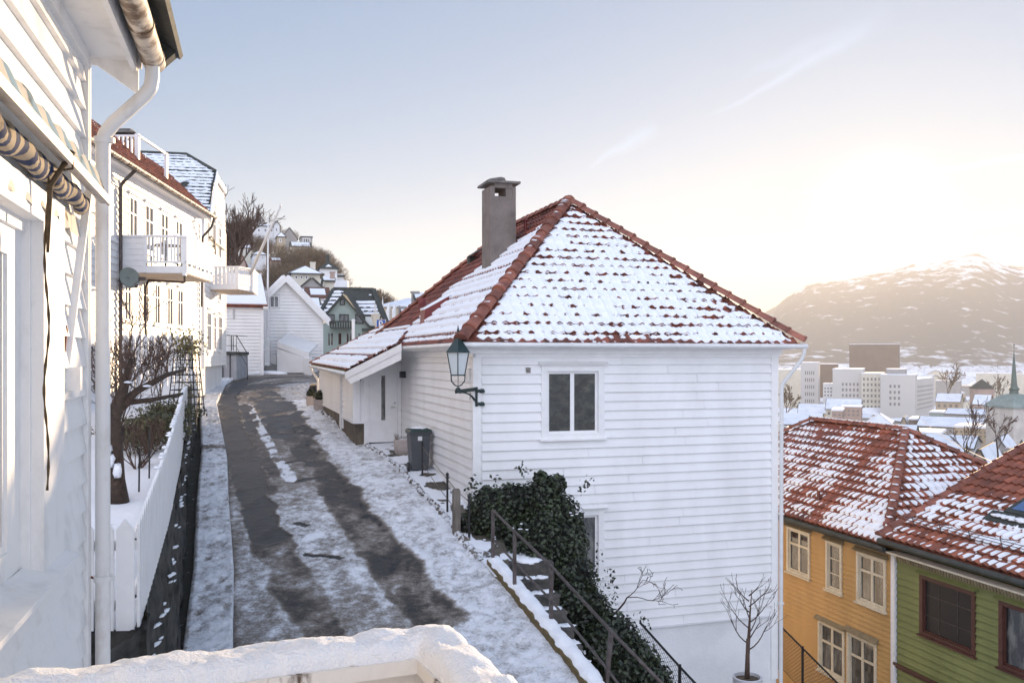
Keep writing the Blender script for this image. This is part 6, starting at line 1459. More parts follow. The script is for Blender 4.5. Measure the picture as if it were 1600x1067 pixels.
# picket fence across the end of the street
def end_fence():
    a=P(374,579,60.0); b=P(470,578,58.5); root=thing('picket_fence',(a+b)/2,'white picket fence across the end of the street','fence'); d=(b-a); L=d.length; d.normalize(); d=Vector((d.x,d.y,0)).normalized(); n=Vector((d.y,-d.x,0)); mb=MB(); s=0
    while s<L:
        p=a+d*s; p.z=-1.0
        if s<2.2: picket(mb,p,d,n,.07,1.05); s+=.16
        else: picket(mb,p,d,n,.13,1.08); s+=.155
    mb.build('picket_panel',M['trim'],root); r=MB(); 
    for zz in (.2,.75): r.beam(Vector((a.x,a.y+.05,-1+zz)),Vector((b.x,b.y+.05,-1+zz)),.04,.09)
    r.build('rail',M['trim'],root)
    bs=MB(); bs.beam(Vector((a.x,a.y+.1,-1.2)),Vector((b.x,b.y+.1,-1.2)),.2,.5); bs.build('plinth',M['stone'],root)
    a=P(470,580,58.5); b=P(487,583,54); mb=MB(); d=(b-a); L=d.length; d=Vector((d.x,d.y,0)).normalized(); n=Vector((d.y,-d.x,0)); s=0
    while s<L: p=a+d*s; p.z=-1.1; picket(mb,p,-d,n,.13,1.1); s+=.155
    o=mb.build('picket_fence',M['trim']); tag(o,'short white fence return beside the far end of the annex','fence')
    s=MB()
    for (x,y,D,rx) in ((385,582,56,.9),(400,582,57,1.1),(425,583,57,1.0),(377,574,57,.4)): s.blob(P(x,y,D)-Z3*.08,(rx,.5,.22),int(x),14,6,.25)
    o=s.build('snow_pile',M['snow'],smooth=True); tag(o,kind='stuff')
end_fence()
def poles():
    a=P(393,424,41.2); b=P(438,323,37.5); mb=MB(); mb.tube([a+(a-b).normalized()*.5,b],[.085,.045],8); mb.lathe(b,[(.02,0),(.05,.03),(.045,.09),(.01,.11)],8); o=mb.build('flagpole',M['gutter'],smooth=True,loc=a); tag(o,'long slanted white flagpole leaning out from the far balcony','flagpole')
    a=P(418,572,57.8); b=P(419,342,57.8); mb=MB(); mb.tube([a,b],[.09,.045],8); mb.lathe(b,[(.02,0),(.07,.03),(.07,.09),(.01,.12)],8); mb.box(a+Z3*.9,(.34,.28,1.7)); o=mb.build('flagpole',M['gutter'],loc=a); tag(o,'tall upright white flagpole in front of the white gable house','flagpole')
    # parking sign
    c=P(595.5,506.5,44); root=thing('parking_sign',Vector((c.x,c.y,-1.5)),'blue square parking sign with a white P above the annex roof','sign'); s=MB(); w=.23; s.box(c,(w*2,.03,w*2.0)); s.build('sign_board',M['blue_sign'],root)
    l=MB(); h=.15; x=c.x-.08; y=c.y-.02; l.box((x,y,c.z),(.055,.01,h*2)); pts=[]
    for i in range(9): t=math.pi/2-math.pi*i/8; pts.append((x+.06+.085*math.cos(t),c.z+.065+.085*math.sin(t)))
    for (p0,p1) in zip(pts[:-1],pts[1:]): l.beam(Vector((p0[0],y,p0[1])),Vector((p1[0],y,p1[1])),.01,.05)
    l.beam(Vector((x,y,c.z+.15)),Vector((x+.07,y,c.z+.15)),.01,.05); l.beam(Vector((x,y,c.z-.02)),Vector((x+.07,y,c.z-.02)),.01,.05); l.build('letter',M['sign_white'],root)
    bm=MB()
    for dx,dz,sx,sz in ((0,w-.012,2*w-.02,.012),(0,-w+.012,2*w-.02,.012),(w-.012,0,.012,2*w-.02),(-w+.012,0,.012,2*w-.02)): bm.box((c.x+dx,c.y-.018,c.z+dz),(sx,.006,sz))
    bm.build('sign_border',M['sign_white'],root); p=MB(); p.tube([Vector((c.x,c.y+.04,-1.5)),c+Z3*.3+Y3*.04],.03,6); p.build('pole',M['alu'],root)
    c=P(587,497,46); root=thing('street_lamp',Vector((c.x,c.y,-1.4)),'cream lantern street lamp beside the blue parking sign','street lamp'); l=MB(); l.lathe(c-Z3*.35,[(.13,0),(.24,.5),(.27,.52),(.06,.62)],6); l.build('lantern',M['creamw'],root)
    p=MB(); q=c+Z3*.3; p.tube([q,q+Vector((-.05,0,.25)),q+Vector((-.02,0,.45))],.02,5); p.tube([Vector((c.x,c.y,-1.4)),c-Z3*.35],.04,6); p.build('pole',M['creamw'],root)
    a=P(552,600,50); b=P(552,502,50); m=MB(); m.tube([a,b],.09,8); m.lathe(b,[(.1,0),(.12,.05),(.05,.12)],8); o=m.build('bollard_pole',M['trim'],smooth=True,auto=40); tag(o,'plain white pole in front of the mint green gable house','pole')
poles()
# mint green gable house with slate main roof
e3=sh('mint green gable house with black verges and a small dark balcony',500,77,592,75,598,514,459,6,'mint','slate','gable',[(532,466,539,476,1),(510,490,523,506,1),(529,490,537,502,1),(538,490,546,502,1),(554,490,569,506,1),(510,519,522,541,2),(527,519,535,540,1),(540,519,551,540,2),(557,519,565,540,1),(569,519,585,540,2)],over=.35,snowm_=None) if False else None
def mint_house():
    F,L=HFr(501,76,589,76); D=76; z=lambda y:(HY-y)/FPX*D
    root=thing('mint_gable_house',F.p(L/2,-3,z(600)),'mint green gable house with black verges and a small dark balcony','house')
    uc=F.uat(534.5); k=(z(462)-z(505))/(uc-F.uat(497))
    ue0,ue1=0,L; ze0=z(462)-k*uc; 
    b=MB(); b.prism([F.p(0,0,z(600)),F.p(L,0,z(600)),F.p(L,0,z(462)-k*(L-uc)),F.p(uc,0,z(462)),F.p(0,0,ze0)],Y3*8); b.build('wall',M['mint'],root)
    r=MB(); 
    for s,(ux,zx) in ((0,(-.35,z(462)-k*(uc+.35))),(1,(uc+2.35*1.0+.0,z(462)-k*2.35))):
        a=F.p(uc,.35,z(462)+.12); e=F.p(ux if s==0 else L*.92,.35,(zx if s==0 else z(462)-k*(L*.92-uc))+.12); r.prism([a,e,e-Z3*.22,a-Z3*.22],Y3*7)
    r.build('roof',M['slate'],root)
    # main slate roof behind, ridge parallel to the street front
    F2=Frame(F.p(0,-2.2,0),F.u,F.n); x0,x1=F.uat(487),F.uat(610); zr0=z(453); q=lambda px,py,dd:P(px,py,D+dd)
    c=[q(470,512,1.5),q(612,510,1.5),q(583,454,6.5),q(521,452,6.5)]
    m=MB(); m.add(c+[p-Z3*.2 for p in c],[(0,1,2,3),(4,7,6,5),(0,4,5,1),(1,5,6,2)]); m.add([q(583,454,6.5),q(612,510,1.5),q(600,560,1.5),q(583,560,6.5)],[(0,1,2,3)]); m.build('main_roof',M['slate'],root)
    pl=Plane(c[0],c[1]-c[0],c[3]-c[0]); poly=[pl.uv(p) for p in c]; s=MB(); roof_snow(s,pl,poly,.6,.62,0,.06,'rows',.05,.12,.06,9,thin=lambda U,V:.0+1.2*sstep(5.6,6.2,V)+.9*sstep(2.2,1.5,np.abs(U-(F.uat(548)-x0)*.0-4.6))*sstep(3.9,4.4,V)); s.build('roof_snow',M['snow'],root,smooth=True)
    vb=MB(); vb.beam(q(521,452,6.4),q(489,508,1.4),.3,.2); vb.beam(q(583,453,6.4),q(604,505,1.4),.45,.3); vb.beam(q(521,451,6.6),q(584,452,6.6),.3,.25); vb.build('verge',M['slate'],root)
    ch=MB(); ch.box(q(535,449,7),(1.1*1.0,.9,1.2)); ch.build('chimney',M['plaster'],root)
    for (x0_,y0_,x1_,y1_,cc) in ((531,467,539,477,1),(511,491,523,506,1),(530,491,545,503,2),(555,491,568,506,1),(511,519,522,541,2),(527,519,535,540,1),(540,519,551,540,2),(558,519,565,540,1),(569,519,585,540,2)):
        rr=F.rect(x0_,y0_,x1_,y1_); w=MB(); t=.09; w.fbox(F,rr[0],rr[1],0,.05,rr[2],rr[2]+t); w.fbox(F,rr[0],rr[1],0,.05,rr[3]-t,rr[3]); w.fbox(F,rr[0],rr[0]+t,0,.052,rr[2]+t,rr[3]-t); w.fbox(F,rr[1]-t,rr[1],0,.052,rr[2]+t,rr[3]-t)
        if cc==2: um=(rr[0]+rr[1])/2; w.fbox(F,um-.04,um+.04,0,.045,rr[2]+t,rr[3]-t)
        wo=w.build('window',M['slate'] if y0_<510 else M['mint'],root); p=MB(); p.add([F.p(rr[0],.01,rr[2]),F.p(rr[1],.01,rr[2]),F.p(rr[1],.01,rr[3]),F.p(rr[0],.01,rr[3])],[(0,1,2,3)]); p.build('pane',M['sky_glass'],wo)
    bm=MB(); rr=F.rect(516,502,551,512); bm.fbox(F,rr[0],rr[1],.02,.9,rr[2]-.08,rr[2]); bm.fbox(F,rr[0],rr[1],.86,.9,rr[3]-.1,rr[3]+.0)
    n=9
    for i in range(n+1): u=rr[0]+(rr[1]-rr[0])*i/n; bm.fbox(F,u-.07,u+.07,.86,.9,rr[2],rr[3])
    bm.build('balcony',M['slate'],root)
    dm=MB(); rr=F.rect(571,493,590,509); dm.fbox(F,rr[0]-.2,rr[1]+.3,-1.5,-.1,rr[2]-.3,rr[3]+.1); dm.fbox(F,rr[0]-.3,rr[1]+.5,-1.5,.3,rr[2]-.45,rr[2]-.25); dm.build('dormer',M['slate'],root)
    dg=MB(); dg.add([F.p(rr[0],-.08,rr[2]),F.p(rr[1],-.08,rr[2]),F.p(rr[1],-.08,rr[3]-.1),F.p(rr[0],-.08,rr[3]-.1)],[(0,1,2,3)]); dg.build('dormer_pane',M['frost'],root)
mint_house()
sh('dark slate roofed house left of the mint gable',462,84,500,84,560,498,463,8,'mint','slate','side',[],snow_cov=.9)
sh('small white box dormer house above the white gable roof',441,95,461,95,520,451,449,6,'white2','slate','flat',[(446,455,457,462,2)])
sh('cream hipped house with a snow covered pyramid roof',456,125,500,124,500,428,414,9,'creamw','slate','hip',[(461,431,465,436,1),(469,431,473,436,1),(477,431,481,436,1)],over=.6,chim=[(3.2,-5,.7,13.6,M['creamw'])])
sh('dark pointed roof below the cream hipped house',470,112,504,112,470,450,435,7,'greyw','slate','gable',[],snow_cov=.1)
sh('white house with a dark hipped roof and chimney left of the ridge shrubs',500,140,527,139,490,420,408,9,'white2','slate','hip',[],over=.3,snow_cov=.3,chim=[(1.4,-4,.5,16.2,M['slate'])])
sh('small low house with a rust red snowy roof',482,98,513,98,500,465,448,6,'white2','brownr','side',[],snow_cov=.6)
sh('grey roofed twin dormer house above the slate roof',460,100,483,100,500,462,452,5,'white2','slate','side',[(461,456,467,462,1),(469,456,477,462,1)],snow_cov=.9)
sh('pale green house squeezed behind the mint roof',508,118,522,118,500,440,432,6,'creamw','slate','side',[],chim=[(1.0,-1,.6,11.2,M['pinkw'])])
sh('white house with a box tower on the hillside ridge',528,150,537,150,500,433,430,5,'white2','slate','flat',[])
# church-like pale turret house
def turrets():
    root=thing('turreted_building',P(604,560,110),'pale yellow building with three pointed white turrets beyond the annex','building')
    F,L=HFr(592,112,628,110); z=lambda y:(HY-y)/FPX*111; b=MB(); b.fbox(F,0,L,-6,0,z(570),z(481)); b.build('wall',M['ochre'],root)
    t=MB()
    for px,yt,w in ((598,463,.14),(608,471,.24),(617,474,.24)):
        u=F.uat(px); t.fbox(F,u-w,u+w,-w,w*1.2,z(570),z(485)); p=[F.p(u-w,-w,z(485)),F.p(u+w,-w,z(485)),F.p(u+w,w*1.2,z(485)),F.p(u-w,w*1.2,z(485)),F.p(u,0,z(yt))]; t.add(p,[(0,1,4),(1,2,4),(2,3,4),(3,0,4)])
    t.build('turret',M['white2'],root)
    r=MB(); r.prism([F.p(-1.2,-1,z(478)),F.p(L+1,-1,z(480)),F.p(L+1,-7,z(462)),F.p(-1.2,-7,z(462))],Z3*.2); r.build('roof',M['snow_far'],root)
turrets()
sh('slate roofed house with a tall pale chimney behind the annex roof, upper one',648,66,706,66,560,470,457,7,'greyw','slate','side',[],snow_cov=.93,chim=[(.1,-2.6,.55,4.9,M['greyw'])],over=.05)
sh('lower slate roofed house with a pale gable end behind the annex roof',627,60,672,60,560,494,478,6,'greyw','slate','side',[],snow_cov=.93,chim=[(.1,-1.5,.5,3.35,M['greyw'])],over=.05)
# ================================================================== YELLOW AND GREEN HOUSES (lower right)
YU=Vector((-.271,.9625,0)).normalized(); YN=Vector((-.9625,-.271,0)); YF=Frame(Vector((9.0,21,0)),YU,YN); YI=-YN
def lower_houses():
    zE=-4.52; Ly=6.6
    root=thing('yellow_house',YF.p(3,-3,-11),'yellow clapboard house with a snow patched red hipped roof','house')
    b=MB(); b.fbox(YF,.02,Ly,-6.4,-.12,-13,zE+.05); b.build('wall',M['yellow'],root)
    W=[YF.rect(1231,826,1267,898),YF.rect(1292,846,1317,924),YF.rect(1340,866,1386,947),YF.rect(1280,975,1321,1055),YF.rect(1325,994,1371,1084)]
    cb=MB(); clap(cb,YF,-12,zE,rect_span(.05,Ly),.125,[hole(r,.02) for r in W],out=.032); cb.build('cladding',M['yellow'],root)
    kw=dict(casing=.075,sash=.05,proud=.05,hw=.10,recess=.03,head_mat=M['drip'])
    window(root,YF,W[0],M['cream'],cols=2,rows=1,transom=.66,**kw); window(root,YF,W[1],M['cream'],cols=1,rows=3,**kw); window(root,YF,W[2],M['cream'],cols=2,rows=1,transom=.66,**kw)
    window(root,YF,W[3],M['cream'],cols=2,rows=1,transom=.62,**kw); window(root,YF,W[4],M['cream'],cols=2,rows=1,transom=.62,**kw)
    tb=MB(); tb.fbox(YF,-.03,.10,-.02,.07,-13,zE); tb.build('wall_trim',M['trim'],root)
    zt=zE+.12; ov=.30; e0=YF.p(-.02,ov,zt); e1=YF.p(Ly+.4,ov,zt)
    ra=Vector((.4393*25.2,25.2,-.0814*25.2)); rb_=Vector((.3343*29.3,29.3,-.0729*29.3)); rb_.z=ra.z=-2.08
    bk0=YF.p(-.02,-6.9,zt); bk1=YF.p(Ly+.4,-6.9,zt)
    # far hip corner follows the ridge end
    t1=(rb_-YF.o).dot(YU)+3.3; e1=YF.p(t1,ov,zt); bk1=YF.p(t1,-6.9,zt)
    ub=MB(); ub.add([e0,e1,rb_,ra,bk0,bk1],[(0,3,2,1),(0,4,3),(4,5,2,3),(1,2,5),(0,1,5,4)]); ub.build('roof_boarding',M['tile'],root)
    T=MB(); S=MB(); pl=Plane(e0,YU,(ra-e0)); poly=[pl.uv(p) for p in (e0,e1,rb_,ra)]
    thin=lambda U,V:-.08+.75*np.exp(-((U-2.9-.28*V)/.33)**2)+.55*np.exp(-((U-4.6+.1*V)/.30)**2)*sstep(2.0,1,V)+.18*sstep(1.2,3.2,V)-.6*sstep(1.5,.2,V)*sstep(2.9,1.6,U)
    tiles(T,pl,poly,tw=.215,th=.30,amp=.045,step=.045,seed=5,nu=6); roof_snow(S,pl,poly,.215,.30,.045,.045,'patch',.034,.026,.03,5,thin=thin,edge=.18)
    pl2=Plane(bk0,e0-bk0,(ra-bk0)); poly2=[pl2.uv(p) for p in (bk0,e0,ra)]
    tiles(T,pl2,poly2,tw=.215,th=.30,amp=.045,step=.045,seed=6,nu=6); roof_snow(S,pl2,poly2,.215,.30,.045,.045,'patch',.034,.028,.035,6,thin=lambda U,V:.0+.4*fbm(U,V,3,2)-.2,edge=.18)
    pl3=Plane(bk1,bk0-bk1,(ra-bk0)); poly3=[pl3.uv(p) for p in (bk1,bk0,ra,rb_)]; tiles(T,pl3,poly3,tw=.215,th=.30,seed=7,nu=4)
    T.build('roof',M['tile_or'],root,smooth=True,auto=35); S.build('roof_snow',M['snow'],root,smooth=True)
    cp=MB(); caps(cp,e0,ra,.12,.36,3,lift=.045); caps(cp,rb_,ra,.11,.36,4,lift=.04); caps(cp,e1,rb_,.11,.36,5,lift=.04); caps(cp,bk0,ra,.11,.36,6,lift=.04); cp.build('ridge_caps',M['cap'],root,smooth=True,auto=40)
    s2=MB(); d=(ra-e0); n=int(d.length/.36)
    for i in range(n): s2.blob(e0+d*((i+.65)/n)+Vector((-.02,-.03,.145)),(.07,.11,.02),i,8,5,.35)
    d=(ra-rb_)
    for i in range(26): s2.blob(rb_+d*((i+.5)/26)+Z3*.145,(.05,.09,.02),i,7,4,.35)
    s2.build('ridge_snow',M['snow'],root,smooth=True)
    gb=MB(); gb.tube([e0-Z3*.07+YN*.05,e1-Z3*.07+YN*.05],.06,10); gb.fbox(YF,-.02,t1,.0,ov,zE-.06,zE+.0); gb.build('gutter',M['slate'],root)
    v=on_plane(1279,782,pl.o,pl.N); vm=MB(); vm.tube([v-Z3*.1,v+Z3*.28],.05,8); vm.build('vent_pipe',M['tile'],root)
    wn=MB(); p=YF.p(5.3,.3,-5.0); wn.prism([p,p+YU*1.2,p+YU*1.2+YN*1.0-Z3*.5,p+YN*1.0-Z3*.5],Z3*.1); wn.build('side_canopy',M['tile_or'],root)
    # green
    root=thing('green_house',YF.p(-3,-3,-11),'olive green clapboard house with dark red window frames','house')
    b=MB(); b.fbox(YF,-8,-.05,-6.4,-.12,-13,zE+.05); b.build('wall',M['green'],root)
    W=[YF.rect(1438,889,1526,1005),]; u0,u1=YF.uat(1526),YF.uat(1439); W=[(u0,u1,-6.22,-4.86)]; u1b=YF.uat(1563); W.append((u1b-1.35,u1b,-6.22,-4.86)); W.append((YF.uat(1500),YF.uat(1437),-9.6,-8.05)); 
    cb=MB(); clap(cb,YF,-12,zE,rect_span(-8,-.06),.16,[hole(r,.03) for r in W],out=.036); cb.build('cladding',M['green'],root)
    for i,r in enumerate(W): window(root,YF,r,M['brown'],cols=1,rows=1,casing=.10,sash=.03,proud=.05,hw=.06,recess=.03,head_mat=M['greenhead'],pane_mat=M['shade_pane'] if i==0 else M['sky_glass'])
    gm=MB(); u0,u1,z0,z1=W[0]
    for i in range(1,3): u=u0+(u1-u0)*i/3; gm.fbox(YF,u-.008,u+.008,-.02,-.012,z0+.1,z1-.1)
    for i in range(1,3): z=z0+(z1-z0)*i/3; gm.fbox(YF,u0+.1,u1-.1,-.02,-.013,z-.008,z+.008)
    gm.build('window_lattice',M['steel'],root)
    tb=MB(); tb.fbox(YF,-8.2,-.06,.02,.10,zE-.16,zE-.04); tb.fbox(YF,-8.2,-.02,.0,.30,zE-.04,zE); tb.build('eave_board',M['cream'],root)
    dn=MB(); 
    for i in range(90): dn.fbox(YF,-.2-i*.085,-.2-i*.085+.05,.10,.125,zE-.20,zE-.10)
    dn.build('dentil_trim',M['drip'],root)
    bd=MB(); bd.fbox(YF,-8,-.06,.0,.05,-7.25,-7.15); bd.fbox(YF,-8,-.0,.05,.09,-7.18,-7.12); bd.build('string_course',M['brown'],root)
    zt=zE+.36; g0=YF.p(.10,.34,zt-.05); slope=.47
    pl=Plane(g0,-YU,YI+Z3*slope); Lg=8.5; Hh=5.2; poly=[(0,0),(Lg,0),(Lg,Hh),(0,Hh)]
    T=MB(); tiles(T,pl,poly,tw=.22,th=.33,amp=.045,step=.045,seed=15,nu=7); T.build('roof',M['tile_or'],root,smooth=True,auto=35)
    S=MB(); roof_snow(S,pl,poly,.22,.33,.045,.045,'patch',.034,.026,.03,15,thin=lambda U,V:.10+.9*sstep(1.7,2.5,V-.18*U)+.35*sstep(.75,.35,V)-.25*sstep(1,3,U)+.8*np.exp(-((V-.62)/.16)**2)*.5,edge=.1); S.build('roof_snow',M['snow'],root,smooth=True)
    u=MB(); u.prism([pl.p(0,0,-.04),pl.p(Lg,0,-.04),pl.p(Lg,Hh,-.04),pl.p(0,Hh,-.04)],-pl.N*.12); q=[pl.p(0,Hh,-.04),pl.p(Lg,Hh,-.04)]; u.add([q[0],q[1],q[1]+YI*5-Z3*2.3,q[0]+YI*5-Z3*2.3],[(0,1,2,3)]); u.build('roof_boarding',M['tile'],root)
    C=MB(); caps(C,pl.p(-.02,.0),pl.p(-.02,Hh),.115,.38,8,lift=.03); C.build('verge_caps',M['cap'],root,smooth=True,auto=40)
    gb=MB(); gb.tube([g0-Z3*.08+YN*.06,g0-Z3*.08+YN*.06-YU*8.5],.065,10); gb.build('gutter',M['slate'],root)
    # skylight
    sp=on_plane(1577,806,pl.o,pl.N); su,sv=pl.uv(sp); k=MB()
    k.prism([pl.p(su-.05,sv-.05,.02),pl.p(su+1.2,sv-.05,.02),pl.p(su+1.2,sv+1.0,.02),pl.p(su-.05,sv+1.0,.02)],pl.N*.13); ko=k.build('skylight',M['slate'],root)
    g=MB(); g.add([pl.p(su+.07,sv+.06,.16),pl.p(su+1.1,sv+.06,.16),pl.p(su+1.1,sv+.9,.16),pl.p(su+.07,sv+.9,.16)],[(0,1,2,3)]); g.build('skylight_glass',M['skyglass'],ko)
    l=MB(); l.prism([pl.p(su-.35,sv-.40,.05),pl.p(su+1.3,sv-.40,.05),pl.p(su+1.3,sv-.05,.09),pl.p(su-.35,sv-.05,.09)],pl.N*.03); l.build('skylight_flashing',M['slate'],ko)
    sn=MB(); 
    for i in range(7): sn.blob(pl.p(su-.1+i*.12,sv-.2+.04*math.sin(i*3),.11),(.13,.12,.035),i,9,5,.3)
    sn.build('skylight_snow',M['snow'],ko,smooth=True)
    # snow guard rail on the roof
    w=MB()
    for dz in (.10,.18,.26): w.tube([pl.p(.2,.62,dz),pl.p(8,.62,dz)],.008,4)
    for i in range(10): w.tube([pl.p(.5+i*.85,.60,.0),pl.p(.5+i*.85,.64,.30)],.010,4); w.tube([pl.p(.5+i*.85,1.0,.04),pl.p(.5+i*.85,.64,.28)],.008,4)
    w.build('snow_guard',M['steel'],root)
M['greenhead']=mat('olive_header_board',(.22,.24,.08),.6,var=.2,vscale=5)
M['shade_pane']=mat('dark_screened_pane',(.030,.028,.028),.45,col2=(.018,.017,.018),vscale=40,spec=.3)
M['skyglass']=mat('skylight_glass',(.05,.12,.28),.03,spec=1.0,var=.05)
lower_houses()
# ================================================================== TERRAIN
_D=np.array([0,8,15,25,40,60,100,150,250,400,700,1000,2000,2600.]); _r=np.array([-.9,-.35,-.28,-.2,-.12,0,.1,.3,.62,1.0])
_T=np.array([
[-4,-5.2,-5.6,-5.6,-5.8,-6.5,-8,-9,-11,-14],
[-3.5,-5,-5.2,-5.2,-5.4,-6,-7.6,-9,-11,-14],
[-3.5,-4.4,-4.5,-4.5,-4.6,-5.8,-7.4,-9.8,-12,-16],
[-2.2,-3.2,-3.4,-3.4,-3.6,-5.5,-8.0,-12,-15,-20],
[-1.8,-2.4,-2.6,-2.7,-2.9,-5,-10,-16,-20,-26],
[-1,-1.8,-1.9,-1.9,-2.0,-4,-13,-20,-26,-32],
[8,1.5,0,-1,-3.5,-8,-18,-30,-34,-38],
[24,12,7,3,-2,-12,-26,-42,-44,-44],
[58,38,24,10,1,-16,-38,-46,-46,-46],
[88,66,50,24,2,-24,-45,-46,-46,-46],
[90,50,25,0,-22,-44,-46,-46,-46,-46],
[60,20,0,-20,-40,-46,-46,-46,-46,-46],
[-20,-30,-40,-46,-46,-46,-46,-46,-46,-46],
[-40,-46,-46,-46,-46,-46,-46,-46,-46,-46]],float)
def TZ(x,y):
    x=np.asarray(x,float); y=np.asarray(y,float); yy=np.clip(y,0,2599); r=np.clip(x/(yy+6),-.899,.999)
    i=np.clip(np.searchsorted(_D,yy,'right')-1,0,len(_D)-2); j=np.clip(np.searchsorted(_r,r,'right')-1,0,len(_r)-2)
    a=(yy-_D[i])/(_D[i+1]-_D[i]); b=(r-_r[j])/(_r[j+1]-_r[j]); 
    return (_T[i,j]*(1-a)+_T[i+1,j]*a)*(1-b)+(_T[i,j+1]*(1-a)+_T[i+1,j+1]*a)*b
M['ground']=mat('snowy_ground',(.66,.69,.74),.9,col2=(.15,.12,.08),vscale=.09,bump=0,lo=.36,hi=.46,detail=10)
def terrain():
    ys=np.concatenate([np.linspace(-30,0,6),ygrid(1,2600,.022)[1:]]); 
    rs=np.concatenate([np.linspace(-.9,-.45,14)[:-1],np.linspace(-.45,.65,110),np.linspace(.65,1.0,8)[1:]])
    Yg,Rg=np.meshgrid(ys,rs,indexing='ij'); Xg=Rg*(np.clip(Yg,0,None)+6)*1.0; Xg=Xg*np.where(Yg<0,1+(-Yg)/8,1)
    Z=TZ(Xg,Yg)+np.clip((Yg-60)/200,0,1)*2.5*(fbm(Xg*.03,Yg*.03,4,4)-.5)*np.where(Xg/(Yg+6)>.05,.2,1)
    o=grid_mesh('ground',Xg,Yg,Z,M['ground']); tag(o,kind='structure')
    # the flat valley floor right out to the horizon
    mb=MB(); mb.add([(-9000,-300,-47),(9000,-300,-47),(9000,9000,-47),(-9000,9000,-47)],[(0,1,2,3)]); o=mb.build('valley_floor',M['ground']); tag(o,kind='structure')
terrain()
# ------------------------------------------------------------------ mountain
def mountain():
    px=np.array([700,850,1000,1100,1150,1180,1198,1215,1232,1250,1262,1275,1292,1310,1335,1352,1366,1380,1400,1425,1450,1465,1475,1490,1502,1512,1520,1530,1545,1562,1578,1590,1605,1640,1700,1800,1950,2200])
    py=np.array([556,540,522,507,499,494,487,476,463,453,446,443,441,440,434,431,428,425,419,413,411,409,405,401,400,397,396,397,402,408,414,417,416,422,430,442,470,520])
    b=np.linspace(700,2200,420); ph=np.interp(b,px,py)-1.3*(fbm(b*.09,b*0,3,4)-.5)*2
    v=np.concatenate([np.linspace(0,1,70),[1.06,1.15,1.3]])
    Bg,Vg=np.meshgrid(b,v,indexing='ij'); D=2300+Vg*1700
    zc=(HY-ph)/FPX*4000; prof=np.where(Vg<=1,np.clip(Vg,0,1)**1.25,1-(Vg-1)*1.5)
    X=(Bg-800)/FPX*D; Z=-47+(zc[:,None]+47)*prof
    spur=(fbm(Bg*.012+Vg*1.2,Vg*1.8,5,5)-.5)*150*np.sin(np.pi*np.clip(Vg,0,1))**1.0+(fbm(Bg*.06,Vg*8,15,5)-.5)*40*np.sin(np.pi*np.clip(Vg,0,1))
    rough=(fbm(Bg*.5,Vg*30,25,3)-.5)*9*np.clip(Vg,0,1)
    Y=D+spur*1.0; Z=Z+spur*.25*np.clip(1-Vg,0,1)*1.5+rough
    o=grid_mesh('mountain',X,Y,Z,M['mountain']); tag(o,kind='structure')
def mountain_mat():
    m=mat('forest_and_snow_slope',(.82,.84,.88),.9,col2=(.055,.045,.03),vscale=.016,detail=15,lo=.60,hi=.74)
    nt=m.node_tree; N=nt.nodes; L=nt.links; b=N['Principled BSDF']; cr=b.inputs['Base Color'].links[0].from_node
    no=cr.inputs['Fac'].links[0].from_socket; ge=N.new('ShaderNodeNewGeometry'); sx=N.new('ShaderNodeSeparateXYZ'); L.new(ge.outputs['Position'],sx.inputs[0])
    mr=N.new('ShaderNodeMapRange'); mr.inputs['From Min'].default_value=250; mr.inputs['From Max'].default_value=430; mr.inputs['To Min'].default_value=0; mr.inputs['To Max'].default_value=.22; L.new(sx.outputs['Z'],mr.inputs['Value'])
    m2=N.new('ShaderNodeMapRange'); m2.inputs['From Min'].default_value=60; m2.inputs['From Max'].default_value=-40; m2.inputs['To Min'].default_value=0; m2.inputs['To Max'].default_value=.14; L.new(sx.outputs['Z'],m2.inputs['Value'])
    a=N.new('ShaderNodeMath'); a.operation='ADD'; L.new(no,a.inputs[0]); L.new(mr.outputs[0],a.inputs[1]); c=N.new('ShaderNodeMath'); c.operation='ADD'; L.new(a.outputs[0],c.inputs[0]); L.new(m2.outputs[0],c.inputs[1]); L.new(c.outputs[0],cr.inputs['Fac'])
    return m
M['mountain']=mountain_mat()
mountain()
# ------------------------------------------------------------------ big bare tree and hillside
bare_tree('street_tree',P(372,470,78),3.5,.30,5,31,'large leafless deciduous tree rising behind the end of the street',d=Vector((.02,0,1)),spread=.50,upb=.25,curl=.22,ratio=.70,minr=.022,sides=7,n_child=(3,5),taper=.7,trunk_mat=M['bark'],crown_mat=M['twig'],segs=5)
bare_tree('street_tree',P(352,460,86),3.0,.2,5,37,'smaller leafless tree half hidden by the gambrel house',spread=.5,upb=.25,curl=.22,ratio=.7,minr=.022,n_child=(3,4),taper=.7,trunk_mat=M['bark'],crown_mat=M['twig'])
def hill_house(x0,x1,yb,ye,yr,D,wall,roof,kind,label,wins=(),**kw): return sh(label,x0,D,x1,D+kw.pop('turn',0),yb+10,ye,yr,kw.pop('depth',10),wall,roof,kind,wins,win_mat=M['white2'],**kw)
hill_house(386,421,385,360,331,330,'greyw','slate','gable','grey roofed gable villa at the very top of the hillside',[(394,362,399,370,1),(403,362,408,370,1)],snow_cov=.25,wc=.3)
hill_house(396,431,380,354,349,300,'white2','slate','side','wide white villa with a long snowy roof below the top gable',[(402,357,407,363,1),(412,357,417,363,1),(422,357,427,363,1)],wc=.3,snow_cov=.5,depth=7)
hill_house(428,437,378,352,346,290,'white2','slate','gable','narrow sunlit white gable on the hillside beside the slanted flagpole',[(430,356,434,362,1)],wc=.25,depth=6,snow_cov=.8)
hill_house(433,446,386,370,362,280,'ochre','slate','hip','small sunlit ochre villa below the narrow white gable',[(436,373,440,379,1)],wc=.25,depth=6,snow_cov=.8)
